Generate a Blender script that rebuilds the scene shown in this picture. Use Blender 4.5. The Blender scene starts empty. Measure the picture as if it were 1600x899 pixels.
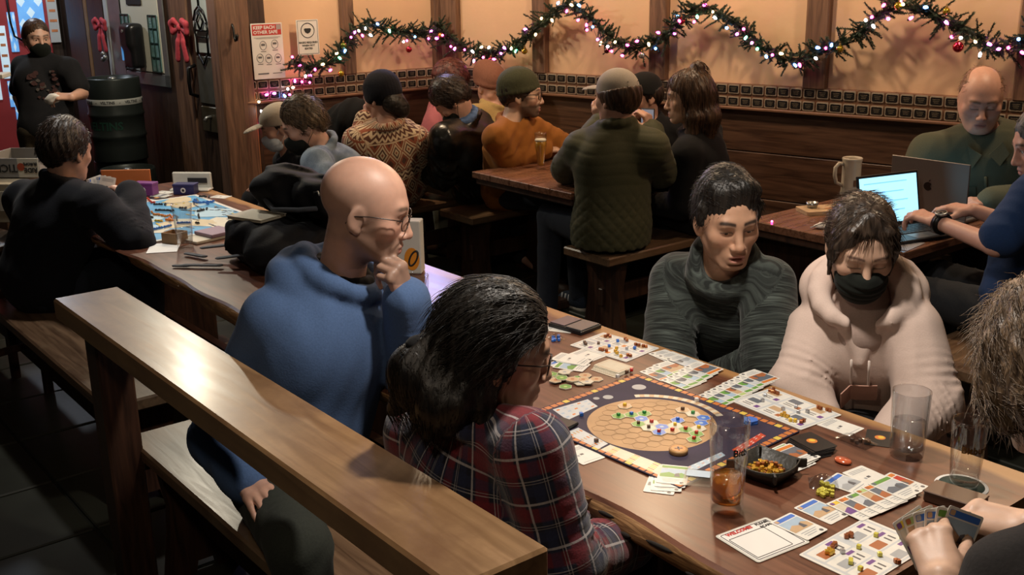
import bpy, bmesh, math, random
import numpy as np
from mathutils import Vector, Matrix

random.seed(7)
scn = bpy.context.scene
COL = scn.collection

# ------------------------------------------------------------------ camera
F_PX, PITCH, ROLL, CAM_H = 1700.0, math.radians(16.5), math.radians(1.0), 1.80
c_fw = np.array([0, math.cos(PITCH), -math.sin(PITCH)])
_u0 = np.cross(np.array([1., 0, 0]), c_fw)
c_rt = math.cos(ROLL)*np.array([1., 0, 0]) - math.sin(ROLL)*_u0
c_up = math.cos(ROLL)*_u0 + math.sin(ROLL)*np.array([1., 0, 0])
C0 = np.array([0, 0, CAM_H])
cam_d = bpy.data.cameras.new('camera')
cam_d.sensor_width = 36.0
cam_d.lens = F_PX/1600*36
cam_d.clip_start = .05
cam = bpy.data.objects.new('camera', cam_d)
COL.objects.link(cam)
cam.matrix_world = Matrix(((c_rt[0], c_up[0], -c_fw[0], 0), (c_rt[1], c_up[1], -c_fw[1], 0),
                           (c_rt[2], c_up[2], -c_fw[2], CAM_H), (0, 0, 0, 1)))
scn.camera = cam

# ------------------------------------------------------------------ world, lamps, exposure
scn.view_settings.view_transform = 'Standard'
scn.view_settings.look = 'None'
scn.view_settings.gamma = 1
scn.view_settings.exposure = 0.12
scn.view_settings.use_curve_mapping = False
world = bpy.data.worlds.new('world')
scn.world = world
world.use_nodes = True
world.node_tree.nodes['Background'].inputs[0].default_value = (.55, .50, .50, 1)
world.node_tree.nodes['Background'].inputs[1].default_value = .018


def lamp(name, loc, power, color, size=.06, kind='POINT', target=None, spot=1.2, blend=.6):
    l = bpy.data.lights.new(name, kind)
    l.energy = power
    l.color = color
    if kind == 'AREA':
        l.size = size
    else:
        l.shadow_soft_size = size
    if kind == 'SPOT':
        l.spot_size = spot
        l.spot_blend = blend
    o = bpy.data.objects.new(name, l)
    o.location = loc
    if target is not None:
        o.rotation_euler = (Vector(target)-Vector(loc)).to_track_quat('-Z', 'Y').to_euler()
    COL.objects.link(o)
    return o


WARM = (1.0, .74, .48)
NEUT = (1.0, .89, .77)
lamp('lamp_over_game_table', (.34, 2.16, 2.40), 118, NEUT, .07, 'SPOT', (.45, 2.25, .76), 2.3, .9)
lamp('lamp_by_door', (-2.0, 6.35, 2.45), 62, (1, .90, .70), .05)
lamp('lamp_over_train_game', (-1.55, 4.6, 2.35), 60, (1, .95, .88), .06, 'SPOT', (-1.45, 4.65, .76), 1.5, .8)
lamp('lamp_wall_wash_a', (-.55, 6.35, 2.6), 58, WARM, .08)
lamp('lamp_wall_wash_b', (.75, 5.35, 2.6), 66, WARM, .08)
lamp('lamp_wall_wash_c', (2.15, 4.35, 2.6), 52, WARM, .08)
lamp('lamp_blue_unseen', (-.55, 7.0, 1.98), 40, (.42, .45, 1.0), .12, 'SPOT', (-.1, 3.0, .8), 1.5, .8)  # unseen bluish spot added for the purple sheen on the slab table
lamp('lamp_entry', (-3.6, 7.8, 2.5), 36, (.80, .88, 1.0), .08)
lamp('lamp_behind_photographer', (-.6, .6, 2.6), 27, (1, .82, .62), .10)

# ------------------------------------------------------------------ frames
TH = math.radians(-51.8)
TV = np.array([math.cos(TH), math.sin(TH), 0])
NV = np.array([-math.sin(TH), math.cos(TH), 0])


def W(t, n, z=0.): return TV*t + NV*n + np.array([0, 0, z])


def ray(x, y): return c_fw + c_rt*(x-800)/F_PX + c_up*(449.5-y)/F_PX


def P(x, y, z):
    d = ray(x, y)
    return C0 + d*((z-CAM_H)/d[2])


def J(x, y, D): return C0 + ray(x, y)*D


class Plane:
    """vertical wall plane from point o along unit direction d (horizontal)"""
    def __init__(s, o, ang):
        s.o = np.array([o[0], o[1], 0.]); s.ang = ang
        s.d = np.array([math.cos(ang), math.sin(ang), 0]); s.n = np.array([math.sin(ang), -math.cos(ang), 0])
        if s.n @ (-s.o) < 0: s.n = -s.n

    def hit(s, x, y):
        d = ray(x, y)
        t = ((s.o-C0) @ s.n)/(d @ s.n)
        p = C0+d*t
        return float((p-s.o) @ s.d), float(p[2])

    def at(s, a, z, off=0.): return s.o + s.d*a + np.array([0, 0, z]) + s.n*off


# ------------------------------------------------------------------ objects
def link(o, parent=None):
    COL.objects.link(o)
    if parent is not None: o.parent = parent
    return o


def tag(o, label=None, cat=None, group=None, kind=None):
    if label: o['label'] = label
    if cat: o['category'] = cat
    if group: o['group'] = group
    if kind: o['kind'] = kind
    return o


def thing(name, label, cat, loc=(0, 0, 0), rotz=0., group=None, kind=None):
    o = bpy.data.objects.new(name, None)
    o.empty_display_size = .05
    link(o)
    o.location = Vector([float(v) for v in loc])
    o.rotation_euler = (0, 0, rotz)
    return tag(o, label, cat, group, kind)


def dup(root, loc=None, rotz=None, label=None, group=None):
    r = root.copy(); COL.objects.link(r)
    if loc is not None: r.location = Vector([float(v) for v in loc])
    if rotz is not None: r.rotation_euler = (0, 0, rotz)
    if label: r['label'] = label
    if group: r['group'] = group
    for ch in list(root.children):
        c = ch.copy(); COL.objects.link(c); c.parent = r
        for g in list(ch.children):
            d = g.copy(); COL.objects.link(d); d.parent = c
    return r


class MB:
    """collects geometry; several materials by index"""
    def __init__(s): s.v = []; s.f = []; s.m = []; s.sm = []

    def add(s, verts, faces, mi=0, smooth=False, M=None):
        b = len(s.v)
        if M is not None:
            verts = [tuple(M @ Vector(v)) for v in verts]
        s.v += [tuple(float(c) for c in v) for v in verts]
        for f in faces:
            s.f.append(tuple(i+b for i in f)); s.m.append(mi); s.sm.append(smooth)
        return s

    def box(s, c, size, mi=0, rz=0., bev=0., M=None, taper=None):
        x, y, z = [v/2 for v in size]
        if bev <= 0:
            vs = [(-x, -y, -z), (x, -y, -z), (x, y, -z), (-x, y, -z), (-x, -y, z), (x, -y, z), (x, y, z), (-x, y, z)]
            fs = [(0, 3, 2, 1), (4, 5, 6, 7), (0, 1, 5, 4), (1, 2, 6, 5), (2, 3, 7, 6), (3, 0, 4, 7)]
        else:
            b = min(bev, x*.98, y*.98, z*.98)
            vs = []; idx = {}
            for sx in (-1, 1):
                for sy in (-1, 1):
                    for sz in (-1, 1):
                        for ax in range(3):
                            p = [sx*(x-b), sy*(y-b), sz*(z-b)]
                            p[ax] = (sx*x, sy*y, sz*z)[ax]
                            idx[(sx, sy, sz, ax)] = len(vs); vs.append(tuple(p))
            g = lambda a, b_, c_, ax: idx[(a, b_, c_, ax)]
            fs = []
            for sg in (-1, 1):
                q = [g(sg, -1, -1, 0), g(sg, 1, -1, 0), g(sg, 1, 1, 0), g(sg, -1, 1, 0)]; fs.append(q if sg > 0 else q[::-1])
                q = [g(-1, sg, -1, 1), g(-1, sg, 1, 1), g(1, sg, 1, 1), g(1, sg, -1, 1)]; fs.append(q if sg > 0 else q[::-1])
                q = [g(-1, -1, sg, 2), g(1, -1, sg, 2), g(1, 1, sg, 2), g(-1, 1, sg, 2)]; fs.append(q if sg > 0 else q[::-1])
            for a in (-1, 1):
                for b2 in (-1, 1):
                    fs.append([g(a, b2, -1, 0), g(a, b2, 1, 0), g(a, b2, 1, 1), g(a, b2, -1, 1)])
                    fs.append([g(a, -1, b2, 0), g(a, 1, b2, 0), g(a, 1, b2, 2), g(a, -1, b2, 2)])
                    fs.append([g(-1, a, b2, 1), g(1, a, b2, 1), g(1, a, b2, 2), g(-1, a, b2, 2)])
            for a in (-1, 1):
                for b2 in (-1, 1):
                    for c2 in (-1, 1): fs.append([g(a, b2, c2, 0), g(a, b2, c2, 1), g(a, b2, c2, 2)])
            # orient outward
            out = []
            for f in fs:
                p = [Vector(vs[i]) for i in f]
                nrm = (p[1]-p[0]).cross(p[2]-p[0]); cen = sum(p, Vector())/len(p)
                out.append(tuple(f) if nrm.dot(cen) >= 0 else tuple(f[::-1]))
            fs = out
        if taper:
            vs = [(a*(taper if c_ < 0 else 1), b_*(taper if c_ < 0 else 1), c_) for a, b_, c_ in vs]
        T = Matrix.Translation(Vector([float(q) for q in c])) @ Matrix.Rotation(rz, 4, 'Z')
        return s.add(vs, fs, mi, False, T if M is None else M @ T)

    def lathe(s, prof, seg=20, mi=0, c=(0, 0, 0), smooth=True, M=None, cap=True, sx=1., sy=1.):
        vs = []; fs = []
        for r_, z in prof:
            for i in range(seg):
                a = 2*math.pi*i/seg
                vs.append((c[0]+r_*math.cos(a)*sx, c[1]+r_*math.sin(a)*sy, c[2]+z))
        for j in range(len(prof)-1):
            for i in range(seg):
                k = (i+1) % seg
                fs.append((j*seg+i, j*seg+k, (j+1)*seg+k, (j+1)*seg+i))
        if cap:
            if prof[0][0] > 1e-6: fs.append(tuple(range(seg))[::-1])
            if prof[-1][0] > 1e-6: fs.append(tuple((len(prof)-1)*seg+i for i in range(seg)))
        return s.add(vs, fs, mi, smooth, M)

    def tube(s, pts, r_, seg=8, mi=0, smooth=True, cap=True, closed=False):
        pts = [np.array(p, float) for p in pts]
        n = len(pts)
        rs = r_ if hasattr(r_, '__len__') else [r_]*n
        vs = []; fs = []
        up = np.array([0., 0, 1])
        prev = None
        for i, p in enumerate(pts):
            if closed: t = pts[(i+1) % n]-pts[i-1]
            else: t = pts[min(i+1, n-1)]-pts[max(i-1, 0)]
            t = t/(np.linalg.norm(t)+1e-9)
            if prev is None:
                a = np.cross(t, up)
                if np.linalg.norm(a) < .1: a = np.cross(t, [1., 0, 0])
            else:
                a = prev-t*(prev @ t)
            a = a/(np.linalg.norm(a)+1e-9); prev = a
            b = np.cross(t, a)
            for k in range(seg):
                an = 2*math.pi*k/seg
                vs.append(p+(a*math.cos(an)+b*math.sin(an))*rs[i])
        for i in range(n if closed else n-1):
            j = (i+1) % n
            for k in range(seg):
                l = (k+1) % seg
                fs.append((i*seg+k, i*seg+l, j*seg+l, j*seg+k))
        if cap and not closed:
            fs.append(tuple(range(seg))[::-1]); fs.append(tuple((n-1)*seg+k for k in range(seg)))
        return s.add(vs, fs, mi, smooth)

    def prism(s, poly, z0, z1, mi=0, mi_side=None, M=None):
        n = len(poly)
        vs = [(x, y, z0) for x, y in poly]+[(x, y, z1) for x, y in poly]
        s.add(vs, [tuple(range(n, 2*n))], mi, False, M)
        s.add(vs, [tuple(range(n))[::-1]]+[(i, (i+1) % n, n+(i+1) % n, n+i) for i in range(n)], mi if mi_side is None else mi_side, False, M)
        return s

    def flat(s, poly, z, mi=0, M=None):
        return s.add([(x, y, z) for x, y in poly], [tuple(range(len(poly)))], mi, False, M)

    def mesh(s, name, mats):
        me = bpy.data.meshes.new(name)
        me.from_pydata(s.v, [], s.f)
        for m in (mats if isinstance(mats, (list, tuple)) else [mats]): me.materials.append(m)
        me.polygons.foreach_set('material_index', s.m)
        me.polygons.foreach_set('use_smooth', s.sm)
        me.update()
        return me

    def build(s, name, mats, parent=None):
        return link(bpy.data.objects.new(name, s.mesh(name, mats)), parent)


def rrect(w, h, r_, n=4, cx=0., cy=0.):
    out = []
    for sx, sy, a0 in ((1, 1, 0), (-1, 1, 90), (-1, -1, 180), (1, -1, 270)):
        for i in range(n+1):
            a = math.radians(a0+90*i/n)
            out.append((cx+sx*(w/2-r_)+r_*math.cos(a), cy+sy*(h/2-r_)+r_*math.sin(a)))
    return out


def circ(r_, n=24, cx=0., cy=0., sx=1., sy=1.):
    return [(cx+r_*sx*math.cos(2*math.pi*i/n), cy+r_*sy*math.sin(2*math.pi*i/n)) for i in range(n)]


def text_geo(body, size, align='CENTER', bold=0.0, extrude=0.0004):
    """lettering as (verts, faces) lying in the XY plane"""
    cu = bpy.data.curves.new('lettering', 'FONT')
    cu.body = body; cu.size = size; cu.align_x = align; cu.align_y = 'CENTER'
    cu.extrude = extrude; cu.offset = bold; cu.resolution_u = 2
    ob = bpy.data.objects.new('lettering', cu)
    COL.objects.link(ob)
    dg = bpy.context.evaluated_depsgraph_get(); dg.update()
    me = bpy.data.meshes.new_from_object(ob.evaluated_get(dg))
    vs = [tuple(v.co) for v in me.vertices]; fs = [tuple(p.vertices) for p in me.polygons]
    bpy.data.objects.remove(ob); bpy.data.curves.remove(cu); bpy.data.meshes.remove(me)
    return vs, fs


# ------------------------------------------------------------------ materials
MATS = {}


def _new(name):
    m = bpy.data.materials.new(name); m.use_nodes = True
    nt = m.node_tree
    b = nt.nodes['Principled BSDF']
    return m, nt, b


def C4(c): return (c[0], c[1], c[2], 1.)


def mat(name, color=(.5, .5, .5), rough=.6, metal=0., noise=.0, scale=20., bump=0., bscale=None, emit=0., ecol=None, spec=.5,
        alpha=1., trans=0., ior=1.45, coat=0., stretch=(1, 1, 1), sss=0., sheen=0., detail=4., rnoise=0.):
    if name in MATS: return MATS[name]
    m, nt, b = _new(name)
    b.inputs['Base Color'].default_value = C4(color)
    b.inputs['Roughness'].default_value = rough
    b.inputs['Metallic'].default_value = metal
    b.inputs['Specular IOR Level'].default_value = spec
    b.inputs['IOR'].default_value = ior
    if trans: b.inputs['Transmission Weight'].default_value = trans
    if coat: b.inputs['Coat Weight'].default_value = coat; b.inputs['Coat Roughness'].default_value = .15
    if sheen: b.inputs['Sheen Weight'].default_value = sheen
    if sss:
        b.inputs['Subsurface Weight'].default_value = sss
        b.inputs['Subsurface Radius'].default_value = (.012, .005, .003)
    if alpha < 1: b.inputs['Alpha'].default_value = alpha
    if emit:
        b.inputs['Emission Color'].default_value = C4(ecol or color)
        b.inputs['Emission Strength'].default_value = emit
    if noise or bump or rnoise:
        tc = nt.nodes.new('ShaderNodeTexCoord'); mp = nt.nodes.new('ShaderNodeMapping')
        mp.inputs['Scale'].default_value = stretch
        nt.links.new(tc.outputs['Object'], mp.inputs[0])
        tx = nt.nodes.new('ShaderNodeTexNoise'); tx.inputs['Scale'].default_value = scale; tx.inputs['Detail'].default_value = detail
        nt.links.new(mp.outputs[0], tx.inputs['Vector'])
        if noise:
            mx = nt.nodes.new('ShaderNodeMix'); mx.data_type = 'RGBA'
            mx.inputs[6].default_value = C4([max(0, c*(1-noise)) for c in color])
            mx.inputs[7].default_value = C4([min(1, c*(1+noise)) for c in color])
            nt.links.new(tx.outputs[0], mx.inputs[0]); nt.links.new(mx.outputs[2], b.inputs['Base Color'])
        if rnoise:
            mr = nt.nodes.new('ShaderNodeMapRange')
            mr.inputs[3].default_value = max(.03, rough-rnoise); mr.inputs[4].default_value = min(1, rough+rnoise)
            nt.links.new(tx.outputs[0], mr.inputs[0]); nt.links.new(mr.outputs[0], b.inputs['Roughness'])
        if bump:
            t2 = tx
            if bscale:
                t2 = nt.nodes.new('ShaderNodeTexNoise'); t2.inputs['Scale'].default_value = bscale; t2.inputs['Detail'].default_value = 3
                nt.links.new(mp.outputs[0], t2.inputs['Vector'])
            bp = nt.nodes.new('ShaderNodeBump'); bp.inputs['Strength'].default_value = bump; bp.inputs['Distance'].default_value = .004
            nt.links.new(t2.outputs[0], bp.inputs['Height']); nt.links.new(bp.outputs[0], b.inputs['Normal'])
    MATS[name] = m
    return m


def wood(name, c1, c2, rough=.35, scale=6., stretch=(.6, 8, 8), bump=.15, coat=0., wear=None, wear_amt=.5, rnoise=.1, wave=2.5):
    """grain runs along local X when stretch x is small"""
    if name in MATS: return MATS[name]
    m, nt, b = _new(name)
    N = nt.nodes.new; L = nt.links.new
    tc = N('ShaderNodeTexCoord'); mp = N('ShaderNodeMapping'); mp.inputs['Scale'].default_value = stretch
    L(tc.outputs['Object'], mp.inputs[0])
    n1 = N('ShaderNodeTexNoise'); n1.inputs['Scale'].default_value = scale; n1.inputs['Detail'].default_value = 8; n1.inputs['Distortion'].default_value = wave*.4
    L(mp.outputs[0], n1.inputs['Vector'])
    r1 = N('ShaderNodeValToRGB'); r1.color_ramp.elements[0].position = .3; r1.color_ramp.elements[1].position = .7
    r1.color_ramp.elements[0].color = C4(c1); r1.color_ramp.elements[1].color = C4(c2)
    L(n1.outputs[0], r1.inputs[0])
    col = r1.outputs[0]
    if wear is not None:
        n2 = N('ShaderNodeTexNoise'); n2.inputs['Scale'].default_value = 3.2; n2.inputs['Detail'].default_value = 9; n2.inputs['Roughness'].default_value = .65
        L(tc.outputs['Object'], n2.inputs['Vector'])
        r2 = N('ShaderNodeValToRGB'); r2.color_ramp.elements[0].position = 1-wear_amt-.12; r2.color_ramp.elements[1].position = min(1, 1-wear_amt+.14)
        L(n2.outputs[0], r2.inputs[0])
        mx = N('ShaderNodeMix'); mx.data_type = 'RGBA'
        L(r2.outputs[0], mx.inputs[0]); L(col, mx.inputs[6]); mx.inputs[7].default_value = C4(wear)
        col = mx.outputs[2]
    L(col, b.inputs['Base Color'])
    mr = N('ShaderNodeMapRange'); mr.inputs[3].default_value = max(.05, rough-rnoise); mr.inputs[4].default_value = rough+rnoise
    L(n1.outputs[0], mr.inputs[0]); L(mr.outputs[0], b.inputs['Roughness'])
    if bump:
        bp = N('ShaderNodeBump'); bp.inputs['Strength'].default_value = bump; bp.inputs['Distance'].default_value = .003
        L(n1.outputs[0], bp.inputs['Height']); L(bp.outputs[0], b.inputs['Normal'])
    if coat: b.inputs['Coat Weight'].default_value = coat; b.inputs['Coat Roughness'].default_value = .2
    MATS[name] = m
    return m


def glass(name, color=(1, 1, 1), rough=.02, ior=1.45, alpha=None):
    """clear glass that also lets light through to what lies behind it"""
    if name in MATS: return MATS[name]
    m, nt, b = _new(name)
    N = nt.nodes.new; L = nt.links.new
    nt.nodes.remove(b)
    out = nt.nodes['Material Output']
    tr = N('ShaderNodeBsdfTransparent'); tr.inputs[0].default_value = C4(color)
    gl = N('ShaderNodeBsdfGlossy'); gl.inputs['Roughness'].default_value = rough
    lw = N('ShaderNodeLayerWeight'); lw.inputs[0].default_value = .5
    pw = N('ShaderNodeMath'); pw.operation = 'POWER'; L(lw.outputs['Facing'], pw.inputs[0]); pw.inputs[1].default_value = 2.4
    fr = N('ShaderNodeMath'); fr.operation = 'MULTIPLY_ADD'; L(pw.outputs[0], fr.inputs[0]); fr.inputs[1].default_value = .55*(ior-1)/.5; fr.inputs[2].default_value = .06 if ior > 1.2 else .02
    mx = N('ShaderNodeMixShader')
    L(fr.outputs[0], mx.inputs[0]); L(tr.outputs[0], mx.inputs[1]); L(gl.outputs[0], mx.inputs[2]); L(mx.outputs[0], out.inputs[0])
    MATS[name] = m
    return m


def emis(name, color, strength):
    return mat(name, color, emit=strength, ecol=color)
# ================================================================== the room
R = math.radians
WR = Plane((.838, 6.5), R(-39))
WL = Plane((-1.632, 6.766), R(33))
WD = Plane((-3.53, 8.75), R(-46.2))
WB = Plane((-6.35, 7.72), R(20))


def put(o, pl, s=0., z=0., off=0.):
    """stand an object on a wall plane: local x along the wall, -y into the room"""
    o.location = Vector([float(v) for v in pl.at(s, z, off)])
    o.rotation_euler = (0, 0, pl.ang)
    return o


m_plaster = mat('plaster', (.66, .43, .27), .75, noise=.16, scale=2.2, bump=.25, bscale=40)
m_post = wood('post_wood', (.075, .036, .022), (.20, .105, .062), .55, 5, (8, 8, .7), .3)
m_wains = wood('wainscot_wood', (.030, .014, .009), (.105, .052, .030), .38, 4, (.7, 8, 9), .2)
m_rail = wood('plaque_rail_wood', (.10, .045, .025), (.22, .11, .06), .45, 5, (.6, 8, 8), .15)
m_dark = wood('dark_wood', (.018, .010, .007), (.060, .032, .020), .42, 5, (8, 8, .8), .2)
m_darkx = wood('dark_wood_along', (.018, .010, .007), (.060, .032, .020), .42, 5, (.8, 8, 8), .2)
m_frame = mat('plaque_frame', (.42, .34, .26), .4, metal=.35, noise=.2, scale=60)
m_plate = mat('nameplate_black', (.012, .011, .011), .25, noise=.3, scale=90)
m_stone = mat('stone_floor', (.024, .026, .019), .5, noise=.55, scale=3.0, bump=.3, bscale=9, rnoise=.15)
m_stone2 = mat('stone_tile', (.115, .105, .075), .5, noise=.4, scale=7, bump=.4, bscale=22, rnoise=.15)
m_ceil = wood('ceiling_wood', (.03, .018, .012), (.08, .05, .03), .6, 4, (.6, 8, 8), .2)
m_brass = mat('brass_trim', (.32, .20, .07), .4, metal=.6, noise=.3, scale=20)
m_black = mat('black_metal', (.012, .012, .012), .35, metal=.6)
m_white = mat('white_paper', (.72, .70, .67), .7)
m_ink = mat('ink_black', (.02, .02, .022), .6)
m_red = mat('sign_red', (.50, .035, .030), .6)
m_grey = mat('ink_grey', (.30, .30, .30), .6)

# floor with slabs
b = MB(); b.box((0, 4, -.05), (16, 14, .1))
floor = tag(b.build('floor', mat('grout', (.018, .020, .016), .6)), kind='structure', label='dark stone slab floor of the bar')
floor.rotation_euler = (0, 0, 0)
rs = random.Random(3)
tiles = []
for i in range(-16, -3):
    for j in range(-2, 14):
        t0, n0 = i*.46, j*.46-.23
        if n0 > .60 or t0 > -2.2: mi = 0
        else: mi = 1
        c = W(t0, n0)
        if abs(c[0]) > 3.4 or c[1] < 1.6 or c[1] > 8.0: continue
        tiles.append((t0, n0, mi))
slab = [None, None]
for mi in (0, 1):
    q = MB(); q.box((0, 0, .002), (.448, .448, .016), bev=.005)
    slab[mi] = q.mesh('floor_slab', m_stone2 if mi else m_stone)
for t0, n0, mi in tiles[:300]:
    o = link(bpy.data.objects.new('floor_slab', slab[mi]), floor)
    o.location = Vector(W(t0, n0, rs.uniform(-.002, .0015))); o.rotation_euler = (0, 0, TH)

# ceiling with beams (above the frame)
b = MB(); b.box((0, 4.2, 2.9), (14, 13, .1))
ceil = tag(b.build('ceiling', m_ceil), kind='structure', label='dark boarded ceiling above the bar')
for k in range(-3, 4):
    q = MB(); q.box((k*1.5, 4.2, 2.78), (.14, 12.5, .14), bev=.01)
    q.build('ceiling_beam', m_dark, ceil)


def panelled_wall(name, pl, s0, s1, posts, label, label_posts):
    root = MB()
    root.box(((s0+s1)/2, .10, 1.42), (s1-s0, .10, 2.84))
    w = put(tag(root.build(name, m_dark), kind='structure', label=label), pl)
    # plaster bays between the posts
    edges = [s0]+[e for p in posts for e in p]+[s1]
    for a, c in zip(edges[::2], edges[1::2]):
        if c-a < .03: continue
        q = MB(); q.box(((a+c)/2, .045, 1.97), (c-a, .03, 1.66))
        q.build('plaster_panel', m_plaster, w)
    for a, c in posts:
        q = MB(); q.box(((a+c)/2, .015, 1.97), (c-a, .075, 1.66), bev=.006)
        q.build('timber_post', m_post, w)
    # wainscot boards
    z = 0.
    for h in (.26, .25, .26, .235):
        q = MB(); q.box(((s0+s1)/2, .03, z+h/2), (s1-s0, .05, h-.004), bev=.004)
        q.build('wainscot_board', m_wains, w); z += h
    q = MB(); q.box(((s0+s1)/2, .01, 1.012), (s1-s0, .09, .018), bev=.005)
    q.build('ledge', m_rail, w)
    q = MB(); q.box(((s0+s1)/2, .02, 1.083), (s1-s0, .05, .124), bev=.003)
    q.build('plaque_rail', m_rail, w)
    return w


w_r = panelled_wall('wall_right', WR, -1.66, 4.2,
                    [(-1.66, -1.503), (-.866, -.767), (-.004, .106), (.959, 1.083), (2.02, 2.15), (3.1, 3.22)],
                    'long plaster wall with timber posts and dark wainscot behind the benches', '')
w_l = panelled_wall('wall_left', WL, 0.0, 1.45, [(0.0, .03), (.684, .765), (1.354, 1.45)],
                    'short plaster wall with posters between the door post and the corner', '')

pq_f = MB()
pq_f.prism(rrect(.066, .050, .007), 0, .007)
pq_fm = pq_f.mesh('plaque', m_frame)
pq_p = MB(); pq_p.prism(rrect(.056, .037, .006), .006, .0095)
for k in range(3): pq_p.box((0, .008-.008*k, .0098), (.036-.006*k, .002, .0006), 1)
pq_pm = pq_p.mesh('nameplate', [m_plate, mat('nameplate_lettering', (.16, .13, .09), .5)])
for w, pl, s0, s1 in ((w_r, WR, -1.46, 2.6), (w_l, WL, .05, 1.33)):
    s = s0
    while s < s1:
        for z in (1.1165, 1.0495):
            o = link(bpy.data.objects.new('plaque', pq_fm), w)
            o.location = (s+rs.uniform(-.002, .002), -.006, z); o.rotation_euler = (R(90), 0, 0)
            e = link(bpy.data.objects.new('nameplate', pq_pm), o)
        s += .0745

# ------------------------------------------------------------------ entrance wall with the doors
b = MB(); b.box((1.38, .12, 1.42), (2.76, .12, 2.84))
w_d = put(tag(b.build('wall_door', m_dark), kind='structure', label='dark timber entrance wall with two doors'), WD)
m_steel = mat('brushed_metal', (.33, .34, .34), .35, metal=.7, noise=.25, scale=12)
m_pale = mat('frosted_pane', (.42, .46, .46), .3, noise=.1, scale=8)
m_cream = mat('cream_board', (.62, .60, .50), .6, noise=.06, scale=5)
m_teal = mat('leaded_glass', (.16, .30, .30), .12, noise=.8, scale=26, coat=.4)
m_green = mat('leading_dark', (.02, .05, .045), .4)


def dbox(parent, name, s0, s1, z0, z1, y0, y1, m, bev=.006):
    q = MB(); q.box(((s0+s1)/2, (y0+y1)/2, (z0+z1)/2), (s1-s0, abs(y1-y0), z1-z0), bev=bev)
    return q.build(name, m, parent)


# jambs and posts of the wall
for s0, s1, m in ((.30, .62, m_dark), (.62, .68, m_brass), (.68, .95, m_dark), (1.93, 2.17, m_post), (2.585, 2.62, m_brass), (2.62, 2.78, m_post)):
    dbox(w_d, 'timber_post', s0, s1, 0, 2.8, .06, -.03, m)
d1 = put(tag(MB().box((0, 0, 1.05), (.98, .045, 2.1), bev=.005).build('door_1', m_dark), kind='structure',
             label='glazed entrance door behind the stacked kegs'), WD, 1.44, 0, .0)
dbox(d1, 'metal_stile', -.43, -.21, 1.0, 2.1, -.03, -.035, m_steel)
dbox(d1, 'frosted_pane', -.46, -.40, 1.02, 2.0, -.03, -.04, m_pale)
pn = dbox(d1, 'cream_panel', -.19, .36, 1.14, 2.05, -.025, -.035, m_cream)
for a, c in ((-.185, -.065), (.225, .345)):
    g = dbox(d1, 'leaded_pane', a, c, 1.15, 1.52, -.034, -.044, m_teal)
    for zz in (1.15, 1.245, 1.34, 1.435, 1.52): dbox(g, 'lead_strip', a, c, zz-.004, zz+.004, -.044, -.05, m_green, .001)
    for aa in (a, (a+c)/2, c): dbox(g, 'lead_strip', aa-.004, aa+.004, 1.15, 1.52, -.044, -.05, m_green, .001)
dbox(d1, 'header_sign', -.08, .14, 1.585, 1.66, -.036, -.044, m_ink)
dbox(d1, 'metal_stile', .37, .44, 1.05, 2.1, -.03, -.04, m_steel)
dbox(d1, 'kick_plate', -.2, .44, 1.05, 1.135, -.03, -.04, m_steel)
d2 = put(tag(MB().box((0, 0, 1.05), (.42, .045, 2.1), bev=.005).build('door_2', m_dark), kind='structure',
             label='narrow dark door with wrought iron grille and red bow'), WD, 2.385, 0, 0)
dbox(d2, 'metal_stile', .10, .165, .6, 2.1, -.03, -.04, m_steel)
dbox(d2, 'frosted_pane', -.13, .095, 1.30, 2.05, -.026, -.034, m_pale)
dbox(d2, 'metal_plate', -.13, .10, .98, 1.28, -.026, -.036, mat('aged_metal', (.12, .12, .11), .4, metal=.5, noise=.5, scale=10))
lp = dbox(d2, 'lock_plate', -.12, .10, .80, .965, -.026, -.04, mat('dark_bronze', (.09, .075, .05), .4, metal=.6, noise=.4, scale=14))
q = MB(); q.tube([(0, -.04, .90), (0, -.07, .90), (0, -.085, .88)], [.012, .01, .014]); q.build('keyhole_knob', m_steel, lp)
q = MB()
q.tube([(-.16, -.03, 1.22), (-.16, -.08, 1.20), (-.16, -.085, 1.12), (-.16, -.08, 1.04), (-.16, -.03, 1.02)], .012)
q.build('door_handle', m_black, d2)
q = MB()
for pts in ([(-.10, 1.56), (-.07, 1.62), (-.02, 1.65), (.03, 1.62), (.06, 1.56)], [(-.08, 1.55), (-.10, 1.50), (-.08, 1.46), (-.08, 1.35)], [(.05, 1.55), (.07, 1.50), (.05, 1.46), (.05, 1.35)],
            [(-.08, 1.50), (.05, 1.50)], [(-.08, 1.46), (.05, 1.46)], [(-.02, 1.65), (-.02, 1.75), (-.05, 1.79), (-.02, 1.83), (.01, 1.79), (-.02, 1.75)],
            [(-.02, 1.50), (-.06, 1.56), (-.02, 1.61), (.02, 1.56), (-.02, 1.50)], [(-.06, 1.35), (-.015, 1.29), (.03, 1.35)]):
    q.tube([(x, -.045, z-.06) for x, z in pts], .007, 6)
q.build('iron_grille', m_black, d2)

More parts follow.
